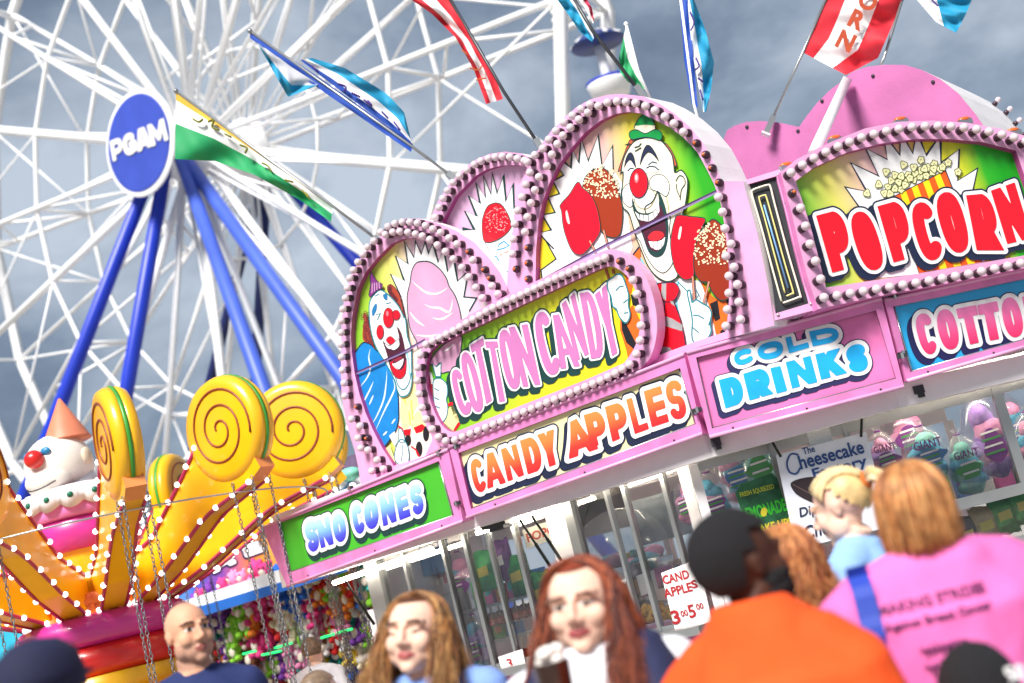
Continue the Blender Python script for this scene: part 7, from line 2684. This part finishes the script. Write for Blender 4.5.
# --- woman with a blond ponytail in profile
lb2 = mat('cloth_sky_blue', '#8db4e6', .85, var=.1, bump=.25, bscale=160)
f = person('woman with a blond ponytail in a pale blue shirt, in profile at the window', (842, 507), 4.75, R(-120), sk_p, build=.95, sh_w=.165, head_yaw=R(-4), head_pitch=R(14), shirt=lb2, voxel=.006, brow='#9a7a52', lips='#c4807a')
hl1, hl2 = hair_mat('hair_blond', '#d2b37c', .25), hair_mat('hair_pale_blond', '#ead8b0', .2)
q = MB()
cap_shell(f, lambda d: d.z > .34 - 2.0 * max(-.12, min(.8, d.y + .04)), (.084, .106, .096))(q, hl1)
rg = random.Random(4)
for i in range(170):
    a = rg.uniform(-1.5, 1.5)
    pts = []
    for k in range(8):
        t = k / 7
        th = (1 - t) * -.72 + t * 1.35
        ry = math.cos(a * (1 - t * .85))
        pts.append(f.HR @ Vector((math.sin(a * (1 - t * .8)) * .086, .014 + math.sin(th) * .107 * (ry * .6 + .4), .03 + math.cos(th) * .098 * max(.1, ry))))
    q.tube(pts, .0042, hl1 if i % 3 else hl2, 5)
for i in range(110):
    jx, jz = rg.uniform(-.022, .022), rg.uniform(-.022, .022)
    L_ = rg.uniform(.14, .2)
    pts = [f.HR @ Vector((jx * .4, .112, .035 + jz * .4)), f.HR @ Vector((jx, .15, .045 + jz)), f.HR @ Vector((jx * 1.5, .178, .01 + jz)), f.HR @ Vector((jx * 1.7, .188, -.05 + jz)), f.HR @ Vector((jx, .18, .02 - L_))]
    q.tube(pts, [.005, .006, .006, .005, .002], hl2 if i % 2 else hl1, 5)
q.build('hair', f.root)
q = MB()
q.tube([f.HR @ Vector((.023 * math.cos(a), .118, .038 + .023 * math.sin(a))) for a in [2 * math.pi * k / 14 for k in range(14)]], .008, mat('scrunchie_orange', '#d9702c', .8), 8, closed=True)
q.build('hair_tie', f.root)
# --- woman in the pink charity shirt, back view
f = person('red-blond woman in a pink shirt with back print, seen from behind with a blue strap', (914, 511), 3.6, R(176), sk_p, build=1.35, sh_w=.23, sdrop=.14, slope=.11, shirt=pk2, sleeve=.9, face=False, voxel=.009, head_s=.95, neck_z=.02)
hs1, hs2, hs3 = hair_mat('hair_strawberry', '#b57a48'), hair_mat('hair_strawberry_light', '#d8a56c'), hair_mat('hair_strawberry_dark', '#7c4526')
strands(f, hs1, lambda r: r.uniform(R(50), R(310)), fall(.135, .008, .014, 90, -.016), 4200, r0=.0018, jitter=.011, seed=9, cap=cap_shell(f, lambda d: d.z > .4 or (d.y > -.2 and d.z > -.6), (.09, .112, .1)), wave=.003, wfreq=7, mats=[hs1, hs2, hs3, hs1])
from mathutils.bvhtree import BVHTree
bv = BVHTree.FromPolygons([v.co for v in f.shirt.data.vertices], [tuple(p.vertices) for p in f.shirt.data.polygons])
ink_s = mat('shirt_print', '#5a1c50', .8, var=.15)
q = MB()
def back_text(txt, z, size, wd, x0=0.0, tilt=0.0):
    vs_, fs = text_mesh(txt, size, .0009)
    w0 = max(v.x for v in vs_) - min(v.x for v in vs_)
    out = []
    for v in vs_:
        x = -(v.x * wd / w0 + x0)
        zz = z + v.y + (v.x * wd / w0) * tilt
        hit = bv.ray_cast(Vector((x, .6, zz)), Vector((0, -1, 0)))
        y = (hit[0].y if hit[0] is not None else .15) + .006
        out.append((x, y, zz))
    q.add(out, fs, ink_s)
back_text('MAKING STRIDES', f.zsh - .075, .032, .25, -.045)
back_text('Against Breast Cancer', f.zsh - .115, .024, .25, -.045)
for i, (z0, x0, wd) in enumerate(((f.zsh - .185, -.05, .11), (f.zsh - .225, -.05, .11))):
    pts = []
    for k in range(40):
        x = -(x0 - wd / 2 + wd * k / 39)
        zz = z0 + .010 * math.sin(k * 1.15) + .005 * math.sin(k * 2.7)
        hit = bv.ray_cast(Vector((x, .6, zz)), Vector((0, -1, 0)))
        pts.append((x, (hit[0].y if hit[0] is not None else .15) + .003, zz))
    q.tube(pts, .0035, ink_s, 5)
q.build('back_print', f.root)
q = MB()
pts = []
for k in range(20):
    t = k / 19
    zz = f.zsh - .42 + .46 * t
    x = .215 - .03 * t
    hit = bv.ray_cast(Vector((x, .6, zz)), Vector((0, -1, 0)))
    pts.append(Vector((x, (hit[0].y if hit[0] is not None else .06) + .012, zz)))
n0 = len(pts)
vs_ = [p + Vector((dx, dy, 0)) for p in pts for dx, dy in ((-.026, 0), (.026, 0), (.026, .008), (-.026, .008))]
fs = []
for k in range(n0 - 1):
    for j in range(4):
        fs.append((4 * k + j, 4 * k + (j + 1) % 4, 4 * k + 4 + (j + 1) % 4, 4 * k + 4 + j))
q.add(vs_, fs, mat('strap_blue', '#1f3fa8', .6, var=.1))
q.build('shoulder_strap', f.root)
# --- child with black hair, maroon shirt numbered 50
f = person('child with black hair and a maroon shirt numbered 50 at the lower right corner', (982, 700), 3.1, R(172), sk_d, build=.9, sh_w=.15, shirt=mat('cloth_maroon', '#7a1326', .85, var=.12, bump=.25, bscale=160), face=False, voxel=.009, head_s=.95)
q = MB()
cap_shell(f, lambda d: d.z > .3 or (d.y > -.1 and d.z > -.7), (.088, .11, .1))(q, hk)
q.build('hair', f.root)
q = MB()
c50 = f.root.matrix_world.inverted() @ at(1015, 674, 3.0)
put_text(q, '50', Matrix.Translation(c50) @ Matrix.Rotation(math.pi, 4, 'Z') @ TXT, .04, pw, .0015)
q.build('number', f.root)
# --- person in a navy cap at the lower left
f = person('person in a dark navy peaked cap at the lower left corner', (48, 698), 3.3, R(160), sk_l, build=1.0, sh_w=.19, shirt=navy, face=False, voxel=.009)
q = MB()
capm = mat('cap_navy', '#161a3c', .85, var=.15, bump=.3, bscale=140)
loft(q, [(f.HR @ Vector((0, .012, .01)), .092, .112), (f.HR @ Vector((0, .012, .05)), .094, .114), (f.HR @ Vector((0, .014, .1)), .084, .1), (f.HR @ Vector((0, .014, .13)), .05, .06), (f.HR @ Vector((0, .014, .138)), .01, .012)], capm, 28)
q.build('cap', f.root)
q = MB()
loft(q, [(f.HR @ Vector((.03, -.08, .034)), .075, .06), (f.HR @ Vector((.03, -.09, .042)), .078, .085), (f.HR @ Vector((.03, -.09, .048)), .07, .07)], capm, 24)
q.build('peak', f.root)
# --- two visitors further back
f = person('man with thin grey brown hair low in front of the prize booth', (322, 697), 6.6, R(150), sk_p, build=1.0, sh_w=.18, shirt=mat('cloth_grey', '#8f9297', .85, var=.1), face=False, voxel=.01)
q = MB()
cap_shell(f, lambda d: d.z > .45 or (d.y > 0 and d.z > -.5), (.082, .102, .093))(q, hair_mat('hair_grey_brown', '#7a6552'))
q.build('hair', f.root)
f = person('distant visitor in a white shirt facing the prize booth', (313, 652), 11.8, R(170), sk_p, build=.95, sh_w=.17, shirt=wht, face=False, voxel=.012)
q = MB()
cap_shell(f, lambda d: d.z > .3 or (d.y > -.1 and d.z > -.6), (.084, .104, .095))(q, hair_mat('hair_grey_brown', '#7a6552'))
q.build('hair', f.root)
